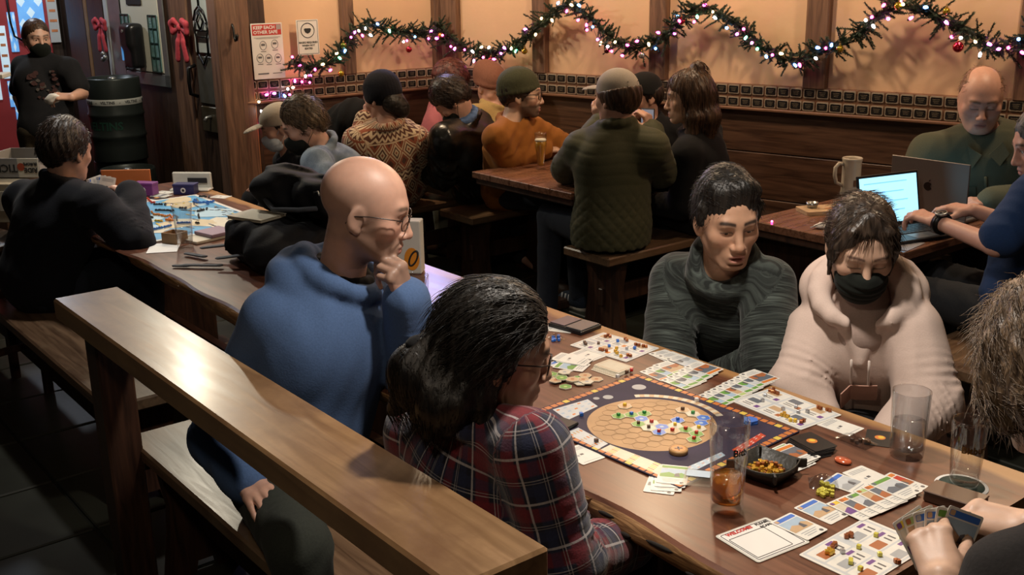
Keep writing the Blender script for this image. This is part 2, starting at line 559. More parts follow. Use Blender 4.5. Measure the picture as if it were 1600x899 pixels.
# notice wall far left
b = MB(); b.box((1.9, .08, 1.42), (2.95, .1, 2.84))
w_b = put(tag(b.build('wall_back', m_dark), kind='structure', label='back wall with red notice board and blue posters beside the entrance'), WB)
m_rb = mat('notice_red', (.42, .045, .05), .6, noise=.2, scale=6)
q = dbox(w_b, 'notice_board', 1.6, 2.96, .35, 2.1, .03, .0, m_rb)
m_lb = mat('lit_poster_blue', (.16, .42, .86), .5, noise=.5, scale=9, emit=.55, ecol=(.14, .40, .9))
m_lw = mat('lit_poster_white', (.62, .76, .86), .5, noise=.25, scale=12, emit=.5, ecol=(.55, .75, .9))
m_lo = mat('poster_orange', (.75, .25, .10), .6, noise=.5, scale=20)
for s0, s1, z0, z1, m in ((2.745, 2.93, 1.30, 1.64, m_lb), (2.955, 3.03, 1.28, 1.66, mat('white_post', (.58, .60, .60), .5)), (2.58, 2.64, 1.02, 1.42, m_lw), (2.665, 2.72, 1.22, 1.52, m_lb),
                          (2.60, 2.68, .80, 1.00, m_lb), (2.46, 2.55, .86, 1.28, m_lw), (2.66, 2.73, .98, 1.14, m_lo), (2.63, 2.74, .70, .88, m_lb)):
    g = dbox(w_b, 'poster', s0, s1, z0, z1, -.002, -.012, m, .002)
    if m is m_lb:
        w_, h_ = (s1-s0), (z1-z0)
        q = MB()
        for kx in range(3):
            for kz in range(4):
                if (kx+kz) % 2:
                    x0 = s0+w_*kx/3; zz = z0+h_*kz/4
                    q.add([(x0, -.0135, zz+h_/8), (x0+w_/6, -.0135, zz), (x0+w_/3, -.0135, zz+h_/8), (x0+w_/6, -.0135, zz+h_/4)], [(0, 1, 2, 3)])
        q.build('lozenge_print', m_lw, g)
    else:
        q = MB()
        for k in range(4): q.box(((s0+s1)/2, -.013, z1-(z1-z0)*(k+.8)/5), ((s1-s0)*(.7-.1*(k % 2)), .002, (z1-z0)*.05))
        q.build('print', m_lo if k % 2 else m_red, g)
q = MB(); q.box((3.16, .0, 1.62), (.13, .02, .12), bev=.002); q.build('paper_notice', m_cream, w_b)
q = MB(); q.tube([(2.68, -.03, 1.75), (2.685, -.03, 1.45), (2.70, -.03, 1.34), (2.76, -.03, 1.30)], .008); q.build('cable', m_black, w_b)

# wall bits on the short wall
def wall_sign(name, label, pl, s, z, w, h, tilt=0.):
    e = put(thing(name, label, 'sign'), pl, s, z, .032)
    e.rotation_euler = (R(90), tilt, pl.ang)
    return e


pm = (.5*(.06+.27), 1.32)
e = wall_sign('safety_poster', 'white poster with red KEEP EACH OTHER SAFE header on plaster', WL, .168, 1.32, .2, .33, R(0))
MB().prism(rrect(.20, .335, .004), 0, .003).build('sheet', m_white, e)
h = MB().prism(rrect(.186, .064, .003, cy=.128), .003, .0036).build('header', m_red, e)
q = MB()
for k, tx in enumerate(('KEEP EACH', 'OTHER SAFE')):
    v, f = text_geo(tx, .0275, 'LEFT', .0008); q.add(v, f, 0, False, Matrix.Translation((-.086, .141-.028*k, .0042)))
q.build('lettering', m_white, h)
q = MB()
q.flat(rrect(.03, .03, .004, cx=.076, cy=.142), .0042)
q.build('badge', mat('badge_grey', (.35, .3, .3)), h)
q = MB()
for cx, cy in ((-.03, .035), (.045, .04), (-.055, -.04), (.0, -.045), (.06, -.045)):
    ring = circ(.021, 16, cx, cy, 1.0, 1.25)
    q.tube([(x, y, .0036) for x, y in ring], .0016, 4, closed=True)
    q.flat(rrect(.024, .012, .003, cx=cx, cy=cy+.004), .0035)
    q.box((cx, cy-.036, .0034), (.034, .004, .0006))
for k in range(2): q.box((0, .083-.006*k, .0034), (.17-.03*k, .002, .0006))
q.box((-.04, -.135, .0034), (.07, .008, .0006)); q.box((.05, -.135, .0034), (.06, .004, .0006))
q.build('pictograms', mat('pictogram_grey', (.12, .12, .13)), e)

e = wall_sign('mask_notice', 'small white mask required notice beside the red headed poster', WL, .435, 1.39, .14, .21)
MB().prism(rrect(.145, .215, .003), 0, .003).build('sheet', m_white, e)
q = MB()
for w_, h_ in ((.132, .202),):
    pts = [(x, y, .0034) for x, y in rrect(w_, h_, .003)]
    q.tube(pts, .0012, 4, closed=True)
q.tube([(x, y, .0036) for x, y in circ(.044, 28, 0, .042)], .0025, 5, closed=True)
q.flat([(-.018, .055), (.018, .055), (.024, .048), (.016, .03), (0, .022), (-.016, .03), (-.024, .048)][::-1], .0045)
for k, tx in enumerate(('MASKS REQUIRED', 'WHEN NOT', 'SEATED')):
    v, f = text_geo(tx, .0155, 'CENTER', .0006); q.add(v, f, 0, False, Matrix.Translation((0, -.032-.0185*k, .0034)))
q.build('print', m_ink, e)

e = put(thing('coat_hook', 'black iron coat hook on the timber door post', 'hook'), WL, -.045, 1.44, .02)
q = MB(); q.tube([(0, -.0, .06), (0, -.03, .03), (0, -.035, -.02), (0, -.05, -.045), (0, -.075, -.04), (0, -.085, -.01)], [.007, .007, .008, .009, .009, .012])
q.build('hook', m_black, e)
MB().box((0, .004, .03), (.03, .008, .10), bev=.004).build('backplate', m_black, e)
# broad post at the end of the short wall
b = MB(); b.box((0, .05, 1.42), (.16, .17, 2.84), bev=.01)
put(tag(b.build('trim_1', m_post), kind='structure', label='broad timber door post at the corner of the short wall'), WL, -.06)
e = put(thing('power_outlet', 'white wall outlet with a black plug low on the short wall', 'outlet'), WL, .055, .47, .0)
MB().prism(rrect(.075, .12, .006), 0, .012).build('cover_plate', mat('ivory_plastic', (.62, .60, .55), .4), e)
q = MB(); q.lathe([(.0, .0), (.014, .0), (.016, .02), (.010, .034), (.0, .036)], 14, c=(.012, -.02, .012)); q.build('plug', m_black, e)
q = MB(); q.box((-.012, .03, .0125), (.006, .014, .002)); q.box((.008, .03, .0125), (.006, .014, .002)); q.build('socket_slots', m_ink, e)
e.rotation_euler = (R(90), 0, WL.ang)
b = MB(); b.box((0, 0, .55), (.05, .02, 1.05), bev=.004)
put(tag(b.build('trim_2', wood('orange_batten', (.30, .12, .04), (.45, .20, .07), .5, 5, (8, 8, .7), .2)), kind='structure',
        label='orange wooden batten beside the short wall outlet'), WL, .045, 0, .01)
# ================================================================== furniture
m_bench = wood('bench_wood', (.075, .040, .022), (.21, .125, .07), .34, 5, (.6, 8, 8), .15, wear=(.25, .185, .115), wear_amt=.40)
m_bedge = wood('bench_edge', (.04, .022, .014), (.10, .06, .035), .4, 5, (.6, 8, 8), .2)
m_leg = wood('leg_wood', (.022, .011, .008), (.075, .032, .018), .45, 5, (8, 8, .8), .2)
m_top2 = wood('tabletop_wood', (.10, .042, .024), (.25, .115, .065), .28, 5, (8, .6, 8), .1)
m_railtop = wood('rail_wood', (.17, .095, .042), (.32, .19, .09), .36, 4, (.7, 7, 7), .10, coat=.15, wear=(.15, .075, .035), wear_amt=.42)


def slab_material():
    """walnut slab: dark heart, paler sapwood along the far straight edge"""
    m, nt, bs = _new('slab_walnut')
    N = nt.nodes.new; L = nt.links.new
    tc = N('ShaderNodeTexCoord'); mp = N('ShaderNodeMapping'); mp.inputs['Scale'].default_value = (.7, 7, 7)
    L(tc.outputs['Object'], mp.inputs[0])
    n1 = N('ShaderNodeTexNoise'); n1.inputs['Scale'].default_value = 4.5; n1.inputs['Detail'].default_value = 8; n1.inputs['Distortion'].default_value = 1.2
    L(mp.outputs[0], n1.inputs['Vector'])
    r1 = N('ShaderNodeValToRGB'); e = r1.color_ramp.elements
    e[0].position = .28; e[0].color = (.062, .021, .012, 1); e[1].position = .72; e[1].color = (.165, .062, .033, 1)
    L(n1.outputs[0], r1.inputs[0])
    sx = N('ShaderNodeSeparateXYZ'); L(tc.outputs['Object'], sx.inputs[0])
    n2 = N('ShaderNodeTexNoise'); n2.inputs['Scale'].default_value = 3.; n2.inputs['Detail'].default_value = 5
    L(tc.outputs['Object'], n2.inputs['Vector'])
    ad = N('ShaderNodeMath'); ad.operation = 'MULTIPLY_ADD'; L(n2.outputs[0], ad.inputs[0]); ad.inputs[1].default_value = .10; L(sx.outputs[1], ad.inputs[2])
    mr = N('ShaderNodeMapRange'); L(ad.outputs[0], mr.inputs[0]); mr.inputs[1].default_value = .375; mr.inputs[2].default_value = .40
    mx = N('ShaderNodeMix'); mx.data_type = 'RGBA'; L(mr.outputs[0], mx.inputs[0]); L(r1.outputs[0], mx.inputs[6]); mx.inputs[7].default_value = (.36, .19, .075, 1)
    L(mx.outputs[2], bs.inputs['Base Color'])
    m2 = N('ShaderNodeMapRange'); L(n1.outputs[0], m2.inputs[0]); m2.inputs[3].default_value = .27; m2.inputs[4].default_value = .42
    L(m2.outputs[0], bs.inputs['Roughness'])
    bp = N('ShaderNodeBump'); bp.inputs['Strength'].default_value = .08; bp.inputs['Distance'].default_value = .003
    L(n1.outputs[0], bp.inputs['Height']); L(bp.outputs[0], bs.inputs['Normal'])
    bs.inputs['Coat Weight'].default_value = .06; bs.inputs['Coat Roughness'].default_value = .22
    return m


m_slab = slab_material()
m_live = wood('live_edge', (.17, .08, .032), (.46, .26, .11), .6, 7, (1.6, 9, 14), .8)
m_bark = mat('bark_pocket', (.010, .007, .005), .9)
T0, T1, N0, N1, ZT = -5.42, -.915, 1.345, 2.125, .76
TC, NC = -3.0, 1.74
tab = thing('long_table', 'long live-edge walnut slab table carrying the two board games', 'table', W(TC, NC), TH)


def wob(x, k): return .010*math.sin(x*3.1+k)+.006*math.sin(x*7.7+2*k)+.004*math.sin(x*17+k*3)


b = MB(); ns = 120; rows = []
for i in range(ns+1):
    t = T0+(T1-T0)*i/ns
    e = wob(t, 0)
    prof = [(N1-NC, ZT-.062), (N1-NC, ZT-.004), (N1-NC-.004, ZT), (N0-NC+e+.012, ZT), (N0-NC+e+.002, ZT-.005),
            (N0-NC+wob(t, 1)*1.2+.006, ZT-.028), (N0-NC+wob(t, 2)*1.5+.030, ZT-.058), (N0-NC+wob(t, 3)+.075, ZT-.074)]
    rows.append([(t-TC, y, z) for y, z in prof])
npf = len(rows[0])
b.v = [p for r_ in rows for p in r_]
for i in range(ns):
    for j in range(npf):
        k = (j+1) % npf
        b.f.append((i*npf+j, i*npf+k, (i+1)*npf+k, (i+1)*npf+j)); b.m.append(1 if j in (4, 5, 6) else 0); b.sm.append(j in (4, 5, 6))
b.f.append(tuple(range(npf))[::-1]); b.m.append(1); b.sm.append(False)
b.f.append(tuple(ns*npf+j for j in range(npf))); b.m.append(1); b.sm.append(False)
for i, f in enumerate(b.f): b.f[i] = f[::-1]
b.build('tabletop', [m_slab, m_live], tab)
# worm holes / bark pockets in the live edge
for t, l, dz in ((-1.42, .045, -.012), (-1.27, .07, -.016), (-1.36, .03, -.03), (-1.62, .03, -.03), (-1.55, .04, -.02), (-1.18, .05, -.04), (-2.95, .03, -.03), (-3.05, .02, -.022)):
    q = MB(); q.lathe([(0, -.006), (.004, -.004), (.006, 0), (.004, .003), (0, .004)], 10, c=(0, 0, 0), sx=l/.012)
    o = q.build('bark_pocket', m_bark, tab); o.location = (t-TC, N0-NC+.004+wob(t, 1), ZT+dz); o.rotation_euler = (R(-60), 0, R(4))
for t in (-4.9, -3.1, -1.45):
    q = MB(); q.box((t-TC, 0, .35), (.09, .50, .64), bev=.008); q.box((t-TC, 0, .025), (.14, .64, .05), bev=.008)
    q.build('trestle_leg', m_leg, tab)
q = MB(); q.box((-.15, 0, .22), (3.6, .05, .09), bev=.006); q.build('stretcher', m_leg, tab)


def bench(label, t0, t1, n0, n1, along='T', z=.45, th=.045, m=None, seat_rot=0.):
    tc, nc = (t0+t1)/2, (n0+n1)/2
    if along == 'T':
        e = thing('bench', label, 'bench', W(tc, nc), TH); L_, w_ = t1-t0, n1-n0
    else:
        e = thing('bench', label, 'bench', W(tc, nc), TH+math.pi/2); L_, w_ = n1-n0, t1-t0
    MB().box((0, 0, z-th/2), (L_, w_, th), bev=.007).build('seat', m or m_bench, e)
    for sg in (-1, 1):
        x = sg*(L_/2-.14)
        poly = []
        hw = w_/2-.02
        for yy, zz in ((-hw*.98, 0), (-hw*.30, 0), (-hw*.22, .05), (hw*.22, .05), (hw*.30, 0), (hw*.98, 0), (hw*.80, .16), (hw*.74, .25), (hw*.92, z-th), (-hw*.92, z-th), (-hw*.74, .25), (-hw*.80, .16)):
            poly.append((yy, zz))
        q = MB(); M = Matrix.Translation((x-.02, 0, 0)) @ Matrix(((0, 0, 1, 0), (1, 0, 0, 0), (0, 1, 0, 0), (0, 0, 0, 1)))
        q.prism(poly, 0, .04, M=M); q.build('leg', m_leg, e)
    MB().box((0, 0, .20), (L_-.2, .03, .09), bev=.004).build('stretcher', m_leg, e)
    return e


bench('worn bench under the person in the black pullover at the train game', -6.1, -3.39, .99, 1.29)
bench('worn bench behind the tall rail, seating the two players by it', -3.12, -.80, .955, 1.255)
bench('bench on the far side of the slab table under the striped sweater', -2.75, -.55, 2.38, 2.70)
bench('dark bench with plank legs under the person in the orange sweatshirt', -5.12, -4.80, 3.50, 4.20, 'N')
bench('dark bench with plank legs under the person in the quilted jacket', -3.98, -3.65, 3.46, 4.38, 'N')
bench('dark bench under the black leather jacket by the short wall', -5.58, -5.26, 3.10, 4.0, 'N')
bench('dark bench under the person in the blue tee at the laptops', -2.02, -1.70, 3.35, 4.55, 'N')
e = thing('wall_bench', 'long fixed bench seat along the wainscot of the plaster wall', 'bench', WR.at(1.2, 0, 0), WR.ang)
MB().box((0, -.22, .43), (5.4, .40, .05), bev=.008).build('seat', m_darkx, e)
MB().box((0, -.10, .20), (5.3, .16, .40), bev=.006).build('base', m_leg, e)


def pedestal_table(label, t0, t1, n0, n1, z=.74, grp=None):
    tc, nc = (t0+t1)/2, (n0+n1)/2
    e = thing('pub_table', label, 'table', W(tc, nc), TH)
    w_, d_ = t1-t0, n1-n0
    k = 5; pw = w_/k
    top = MB().box((0, 0, z-.045), (w_-.03, d_-.03, .05), bev=.006).build('apron', m_leg, e)
    for i in range(k):
        MB().box((-w_/2+pw*(i+.5), 0, z-.0175), (pw-.0012, d_, .035), bev=.003).build('plank', m_top2, e)
    MB().box((0, 0, .37), (.12, .12, .66), bev=.01).build('post', m_leg, e)
    q = MB(); q.box((0, 0, .03), (.55, .09, .06), bev=.01); q.box((0, 0, .035), (.09, .62, .055), bev=.01); q.build('foot', m_leg, e)
    return e


pedestal_table('plank pub table with the amber pint, between two dark benches', -4.68, -3.87, 3.42, 4.32)
pedestal_table('plank pub table holding two laptops near the wainscot', -2.95, -2.19, 3.60, 4.52)

# rail in front
e = thing('bar_rail', 'waist-high varnished timber rail on posts in front of the benches', 'rail', W(-2.19, .9135), TH)
q = MB(); q.box((0, 0, .868), (1.99, .19, .064), bev=.006)
q.build('rail_top', m_railtop, e)
for t, w_ in ((-3.045, .10), (-1.33, .10)):
    MB().box((t+2.19, .0, .418), (.095, .10, .836), bev=.006).build('post', m_leg, e)

# stand and boxes at far left
e = thing('wooden_chair', 'dark wooden chair with game boxes on its seat behind the black pullover', 'chair', J(-35, 400, 4.65)*np.array([1, 1, 0]), R(-40))
MB().box((0, 0, .70), (.36, .36, .03), bev=.005).build('seat', m_dark, e)
for x in (-.15, .15):
    for y in (-.15, .15): MB().box((x, y, .345), (.035, .035, .69), bev=.004).build('leg', m_leg, e)
for z in (.25, .5):
    MB().box((0, -.15, z), (.3, .02, .03), bev=.003).build('rung', m_leg, e)
    MB().box((.15, 0, z), (.02, .3, .03), bev=.003).build('rung', m_leg, e)
e = thing('wooden_stool', 'pale wooden stool top at the edge of the floor behind the bench', 'stool', W(-4.98, .62), TH)
MB().box((0, 0, .40), (.5, .42, .04), bev=.006).build('seat', wood('stool_wood', (.20, .10, .04), (.38, .21, .09), .4, 5, (.7, 7, 7), .1), e)
for x in (-.2, .2):
    for y in (-.16, .16): MB().box((x, y, .19), (.04, .04, .38), bev=.004).build('leg', m_leg, e)
# ================================================================== garland, lights, baubles
rg = random.Random(11)
path_px = [(WL, [(447, 98), (470, 104), (500, 100), (518, 88), (535, 60), (560, 38), (590, 44), (625, 52), (655, 50), (682, 42)]),
           (WR, [(700, 50), (725, 66), (755, 82), (790, 82), (825, 68), (850, 45), (872, 22), (900, 6), (925, 18), (948, 42), (975, 66), (1000, 76), (1035, 66), (1060, 45), (1085, 22),
                 (1112, 12), (1145, 28), (1178, 48), (1205, 78), (1240, 92), (1275, 88), (1310, 72), (1350, 52), (1380, 24), (1410, 8), (1445, 12), (1480, 32), (1520, 48), (1552, 72), (1600, 68), (1650, 30)])]
gpts = []
for pl, pts in path_px:
    for x, y in pts:
        s, z = pl.hit(x, y); gpts.append((pl.at(s, z, .075), pl))
# resample
dense = []
for (a, pa), (c, pc) in zip(gpts[:-1], gpts[1:]):
    n = max(2, int(np.linalg.norm(c-a)/.018))
    for i in range(n): dense.append((a+(c-a)*i/n, pa if i < n/2 else pc))
gar = thing('garland', 'pine garland swagged along both plaster walls above the plaques', 'garland', dense[0][0])
g0 = dense[0][0]
q = MB(); q.tube([p-g0 for p, _ in dense[::3]], .007, 6); q.build('stem', mat('garland_stem', (.035, .022, .012), .8), gar)
V = []; Fc = []; Mi = []


def sprig(base, dirv, length, rr):
    d = dirv/np.linalg.norm(dirv)
    a = np.cross(d, [0, 0, 1.]); a = a/(np.linalg.norm(a)+1e-6); bb = np.cross(d, a)
    k = int(length/.0010)
    for i in range(k):
        s = i/k
        an = rr.uniform(0, 6.283)
        rad = a*math.cos(an)+bb*math.sin(an)
        p0 = base+d*length*s
        nl = .0185*(1-.4*s)*rr.uniform(.75, 1.15)
        p1 = p0+rad*nl*.82+d*nl*.65
        w_ = np.cross(rad, d)*.0032
        i0 = len(V); V.extend([p0-w_, p0+w_, p1]); Fc.append((i0, i0+1, i0+2)); Mi.append(rr.choice((0, 0, 1, 1, 2)))


for p, pl in dense:
    for _ in range(4):
        out = pl.n*rg.uniform(-.1, .8)
        al = (pl.d*(1 if rg.random() < .55 else -1))*rg.uniform(.1, 1.0)
        dirv = out+al+np.array([0, 0, rg.uniform(-.8, .8)])
        sprig(p-g0+np.array([0, 0, rg.uniform(-.022, .022)]), dirv, rg.uniform(.045, .10) if rg.random() < .93 else .13, rg)
me = bpy.data.meshes.new('pine_needles'); me.from_pydata([tuple(v) for v in V], [], Fc)
for c in ((.026, .050, .032), (.050, .078, .048), (.085, .092, .066)):
    me.materials.append(mat('needle_%d' % int(c[1]*1000), c, .6))
me.polygons.foreach_set('material_index', Mi); me.update()
tag(link(bpy.data.objects.new('pine_needles', me), gar), kind='stuff')

st = thing('string_lights', 'string of small coloured lights wound through the pine garland', 'lights', dense[0][0])
cols = {'pink': ((1, .05, .30), 34), 'warm': ((1, .62, .28), 18), 'white': ((.95, .93, 1), 16), 'blue': ((.10, .28, 1), 13), 'green': ((.12, .85, .42), 6), 'magenta': ((.9, .12, .75), 13)}
bulb = MB(); bulb.lathe([(0, -.012), (.006, -.009), (.0078, -.003), (.0075, .004), (.004, .012), (0, .015)], 8)
cup = MB(); cup.lathe([(.003, -.020), (.0048, -.018), (.0048, -.008), (.003, -.006)], 6)
cup_me = cup.mesh('socket', mat('socket_green', (.01, .03, .015), .5))
b_me = {k: bulb.mesh('bulb', mat('bulb_'+k, c, emit=(12 if k in ('warm', 'white') else 20), ecol=c)) for k, (c, w_) in cols.items()}
wire = []
names = [k for k, (c, w_) in cols.items() for _ in range(w_)]
pos = []
for i in range(0, len(dense), 2):
    if rg.random() < .28: continue
    p, pl = dense[i]
    pos.append((p+pl.n*rg.uniform(.02, .07)+np.array([0, 0, rg.uniform(-.06, .042)])+pl.d*rg.uniform(-.01, .01), rg.choice(names)))
for x, y, k in ((448, 147, 'pink'), (412, 147, 'pink'), (424, 145, 'magenta'), (440, 149, 'blue'), (456, 126, 'pink'), (467, 127, 'pink'), (479, 128, 'pink'), (453, 136, 'warm'), (400, 158, 'warm'), (404, 173, 'white'), (414, 196, 'pink'), (445, 138, 'white')):
    s, z = WL.hit(x, y); pos.append((WL.at(s, z, .05), k))
for p, k in pos:
    o = link(bpy.data.objects.new('bulb', b_me[k]), st)
    o.location = Vector(p-g0); o.rotation_euler = (rg.uniform(0, 3), rg.uniform(0, 3), 0)
    link(bpy.data.objects.new('socket', cup_me), o)
q = MB(); q.tube([p-g0 for p, k in pos[:-12]], .0016, 4); q.tube([p-g0 for p, k in pos[-12:]], .0016, 4)
q.build('wire', mat('wire_green', (.008, .02, .010), .6), st)

bm = {'red': (.45, .012, .03), 'gold': (.55, .36, .03), 'green': (.16, .20, .03), 'silver': (.55, .50, .46), 'wine': (.10, .01, .02)}
labs = [(WL, 525, 70, 'green', .021, 'olive bauble high on the garland end by the posters'), (WL, 521, 113, 'gold', .020, 'gold bauble hanging lowest beside the mask notice'),
        (WL, 626, 76, 'red', .020, 'red bauble under the garland on the short wall'), (WL, 675, 54, 'gold', .019, 'gold bauble on the corner timber post'),
        (WR, 785, 91, 'red', .018, 'small red bauble just past the room corner'), (WR, 837, 78, 'gold', .019, 'olive gold bauble at the timber post above the green cap'),
        (WR, 965, 77, 'wine', .017, 'dark wine bauble in the first trough above the grey cap'), (WR, 1019, 84, 'silver', .020, 'silver bauble before the timber post above the black cap'),
        (WR, 1081, 31, 'red', .021, 'red bauble above the long haired person'), (WR, 1326, 74, 'gold', .019, 'pale gold bauble past the deepest trough of the garland'),
        (WR, 1417, 8, 'gold', .022, 'gold bauble at the top swag above the laptops'), (WR, 1509, 71, 'red', .026, 'large red bauble above the balding person in olive'), (WR, 1491, 16, 'gold', .018, 'gold bauble next to the large red one')]
for pl, x, y, k, r_, lb in labs:
    s, z = pl.hit(x, y)
    e = thing('bauble', lb, 'bauble', pl.at(s, z, .115), 0, 'baubles on the garland')
    prof = [(r_*math.sin(math.pi*i/12), -r_*math.cos(math.pi*i/12)) for i in range(13)]
    MB().lathe(prof, 18).build('ball', mat('bauble_'+k, bm[k], .12, metal=.75, coat=.5), e)
    q = MB(); q.lathe([(.006, r_-.002), (.006, r_+.007), (.003, r_+.009)], 10); q.tube([(0, 0, r_+.008), (.004, 0, r_+.014), (0, 0, r_+.02), (-.004, 0, r_+.014), (0, 0, r_+.008)], .001, 4)
    q.build('cap', m_brass, e)
# ================================================================== implicit surfaces for bodies and cloth
f32 = np.float32


def unit(v):
    v = np.asarray(v, float)
    return v/(np.linalg.norm(v)+1e-12)


def frame(fwd, up=(0, 0, 1)):
    """columns: right, forward, up"""
    f = unit(fwd); r_ = unit(np.cross(f, up)); u = np.cross(r_, f)
    return np.stack([r_, f, u], 1)


def head_frame(face, pitch=0., roll=0.):
    f = unit([face[0], face[1], 0]); r_ = np.cross(f, [0, 0, 1.]); u = np.array([0, 0, 1.])
    p = R(pitch); f2 = f*math.cos(p)-u*math.sin(p); u2 = u*math.cos(p)+f*math.sin(p)
    q = R(roll); r3 = r_*math.cos(q)+u2*math.sin(q); u3 = u2*math.cos(q)-r_*math.sin(q)
    return np.stack([r3, f2, u3], 1)


class Solid:
    def __init__(s): s.pr = []; s.fine = []

    def _add(s, lo, hi, fn, k, op): s.pr.append((np.array(lo, float), np.array(hi, float), fn, k, op))

    def rc(s, a, b, ra, rb, k=.02, op='u', flat=None, fold=None):
        a = np.asarray(a, float); b = np.asarray(b, float); ab = b-a; L2 = float(ab @ ab)+1e-12; ln = math.sqrt(L2)
        rm = max(ra, rb)
        if fold:
            ax = unit(ab); e1 = np.cross(ax, [.3, .2, 1.]); e1 = unit(e1); e2 = np.cross(ax, e1)

        def fn(X, Y, Z):
            x = X-a[0]; y = Y-a[1]; z = Z-a[2]
            if flat is not None:
                d, sc = flat
                m = (x*d[0]+y*d[1]+z*d[2])*(1/sc-1)
                x = x+m*d[0]; y = y+m*d[1]; z = z+m*d[2]
            t = np.clip((x*ab[0]+y*ab[1]+z*ab[2])/L2, 0, 1)
            px = x-t*ab[0]; py = y-t*ab[1]; pz = z-t*ab[2]
            d0 = np.sqrt(px*px+py*py+pz*pz)-(ra+(rb-ra)*t)
            if fold:
                A, lam, t0, wd, ph = fold
                th = np.arctan2(px*e2[0]+py*e2[1]+pz*e2[2], px*e1[0]+py*e1[1]+pz*e1[2])
                am = np.clip(.2+.8*np.sin(th*1.0+ph*1.7+t*2.5), 0, 1)
                sw_ = np.sin(t*ln/(lam*1.45)*6.283+2.3*np.sin(th+ph)+.9*np.sin(2*th+2*ph+t*5)+ph)
                d0 = d0-A*.9*np.exp(-((t-t0)/wd)**2)*am*(1-2*np.abs(sw_)**.8)
            return d0
        s._add(np.minimum(a-ra, b-rb), np.maximum(a+ra, b+rb), fn, k, op)
        return s

    def chain(s, pts, rs_, k=.02, k0=None, **kw):
        for i in range(len(pts)-1): s.rc(pts[i], pts[i+1], rs_[i], rs_[i+1], (k0 if (i == 0 and k0) else k), **kw)
        return s

    def el(s, c, r_, M=None, k=.02, op='u'):
        c = np.asarray(c, float); r_ = np.asarray(r_, float); M = np.eye(3) if M is None else M

        def fn(X, Y, Z):
            x = X-c[0]; y = Y-c[1]; z = Z-c[2]
            k0 = 0; k1 = 0
            for i in range(3):
                q = (x*M[0, i]+y*M[1, i]+z*M[2, i])/r_[i]
                k0 = k0+q*q; k1 = k1+(q/r_[i])**2
            k0 = np.sqrt(k0); k1 = np.sqrt(k1)
            return k0*(k0-1)/(k1+1e-9)
        e = np.sqrt(((M*r_)**2).sum(1))
        s._add(c-e, c+e, fn, k, op)
        return s

    def bx(s, c, h, rad, M=None, k=.01, op='u'):
        c = np.asarray(c, float); h = np.asarray(h, float); M = np.eye(3) if M is None else M

        def fn(X, Y, Z):
            x = X-c[0]; y = Y-c[1]; z = Z-c[2]
            q = [np.abs(x*M[0, i]+y*M[1, i]+z*M[2, i])-(h[i]-rad) for i in range(3)]
            o = np.sqrt(np.maximum(q[0], 0)**2+np.maximum(q[1], 0)**2+np.maximum(q[2], 0)**2)
            return o+np.minimum(np.maximum(np.maximum(q[0], q[1]), q[2]), 0)-rad
        e = (np.abs(M)*h).sum(1)
        s._add(c-e, c+e, fn, k, op)
        return s

    def cut(s, p, n, k=.004):
        """remove everything on the side n points to"""
        p = np.asarray(p, float); n = unit(n)
        s.pr.append((None, None, lambda X, Y, Z: -((X-p[0])*n[0]+(Y-p[1])*n[1]+(Z-p[2])*n[2]), k, 's'))
        return s

    def finebox(s, lo, hi, v): s.fine.append((np.array(lo, float), np.array(hi, float), v)); return s

    def surface(s, vox, disp=None):
        us = [p for p in s.pr if p[4] == 'u']
        lo = np.min([p[0] for p in us], 0)-.02-vox*2; hi = np.max([p[1] for p in us], 0)+.02+vox*2
        ax = []
        for a in range(3):
            g = [lo[a]]
            iv = [(f[0][a], f[1][a], f[2]) for f in s.fine]
            while g[-1] < hi[a]:
                x = g[-1]; st = vox
                for l, h, v in iv:
                    if l-v <= x <= h: st = min(st, v)
                g.append(x+st)
            ax.append(np.array(g, f32))
        S = np.full([len(g) for g in ax], 1., f32)
        for plo, phi, fn, k, op in s.pr:
            if plo is None: sl = [slice(0, len(g)) for g in ax]
            else:
                mg = k+vox*2.2+.004
                sl = [slice(int(np.searchsorted(ax[a], plo[a]-mg)), int(np.searchsorted(ax[a], phi[a]+mg))) for a in range(3)]
            if any(q.stop <= q.start for q in sl): continue
            X = ax[0][sl[0]][:, None, None]; Y = ax[1][sl[1]][None, :, None]; Z = ax[2][sl[2]][None, None, :]
            d = fn(X, Y, Z).astype(f32); sub = S[sl[0], sl[1], sl[2]]
            if op == 'u':
                h = np.maximum(k-np.abs(sub-d), 0)/max(k, 1e-6); r_ = np.minimum(sub, d)-h*h*k*.25
            else:
                d = -d; h = np.maximum(k-np.abs(sub-d), 0)/max(k, 1e-6); r_ = np.maximum(sub, d)+h*h*k*.25
            S[sl[0], sl[1], sl[2]] = r_
        if disp is not None:
            I = np.nonzero(np.abs(S) < .03)
            p = np.stack([ax[a][I[a]] for a in range(3)], 1)
            S[I] += disp(p).astype(f32)
        return nets(S, ax)


_C = [(0, 0, 0), (1, 0, 0), (0, 1, 0), (1, 1, 0), (0, 0, 1), (1, 0, 1), (0, 1, 1), (1, 1, 1)]
_E = [(0, 1), (2, 3), (4, 5), (6, 7), (0, 2), (1, 3), (4, 6), (5, 7), (0, 4), (1, 5), (2, 6), (3, 7)]


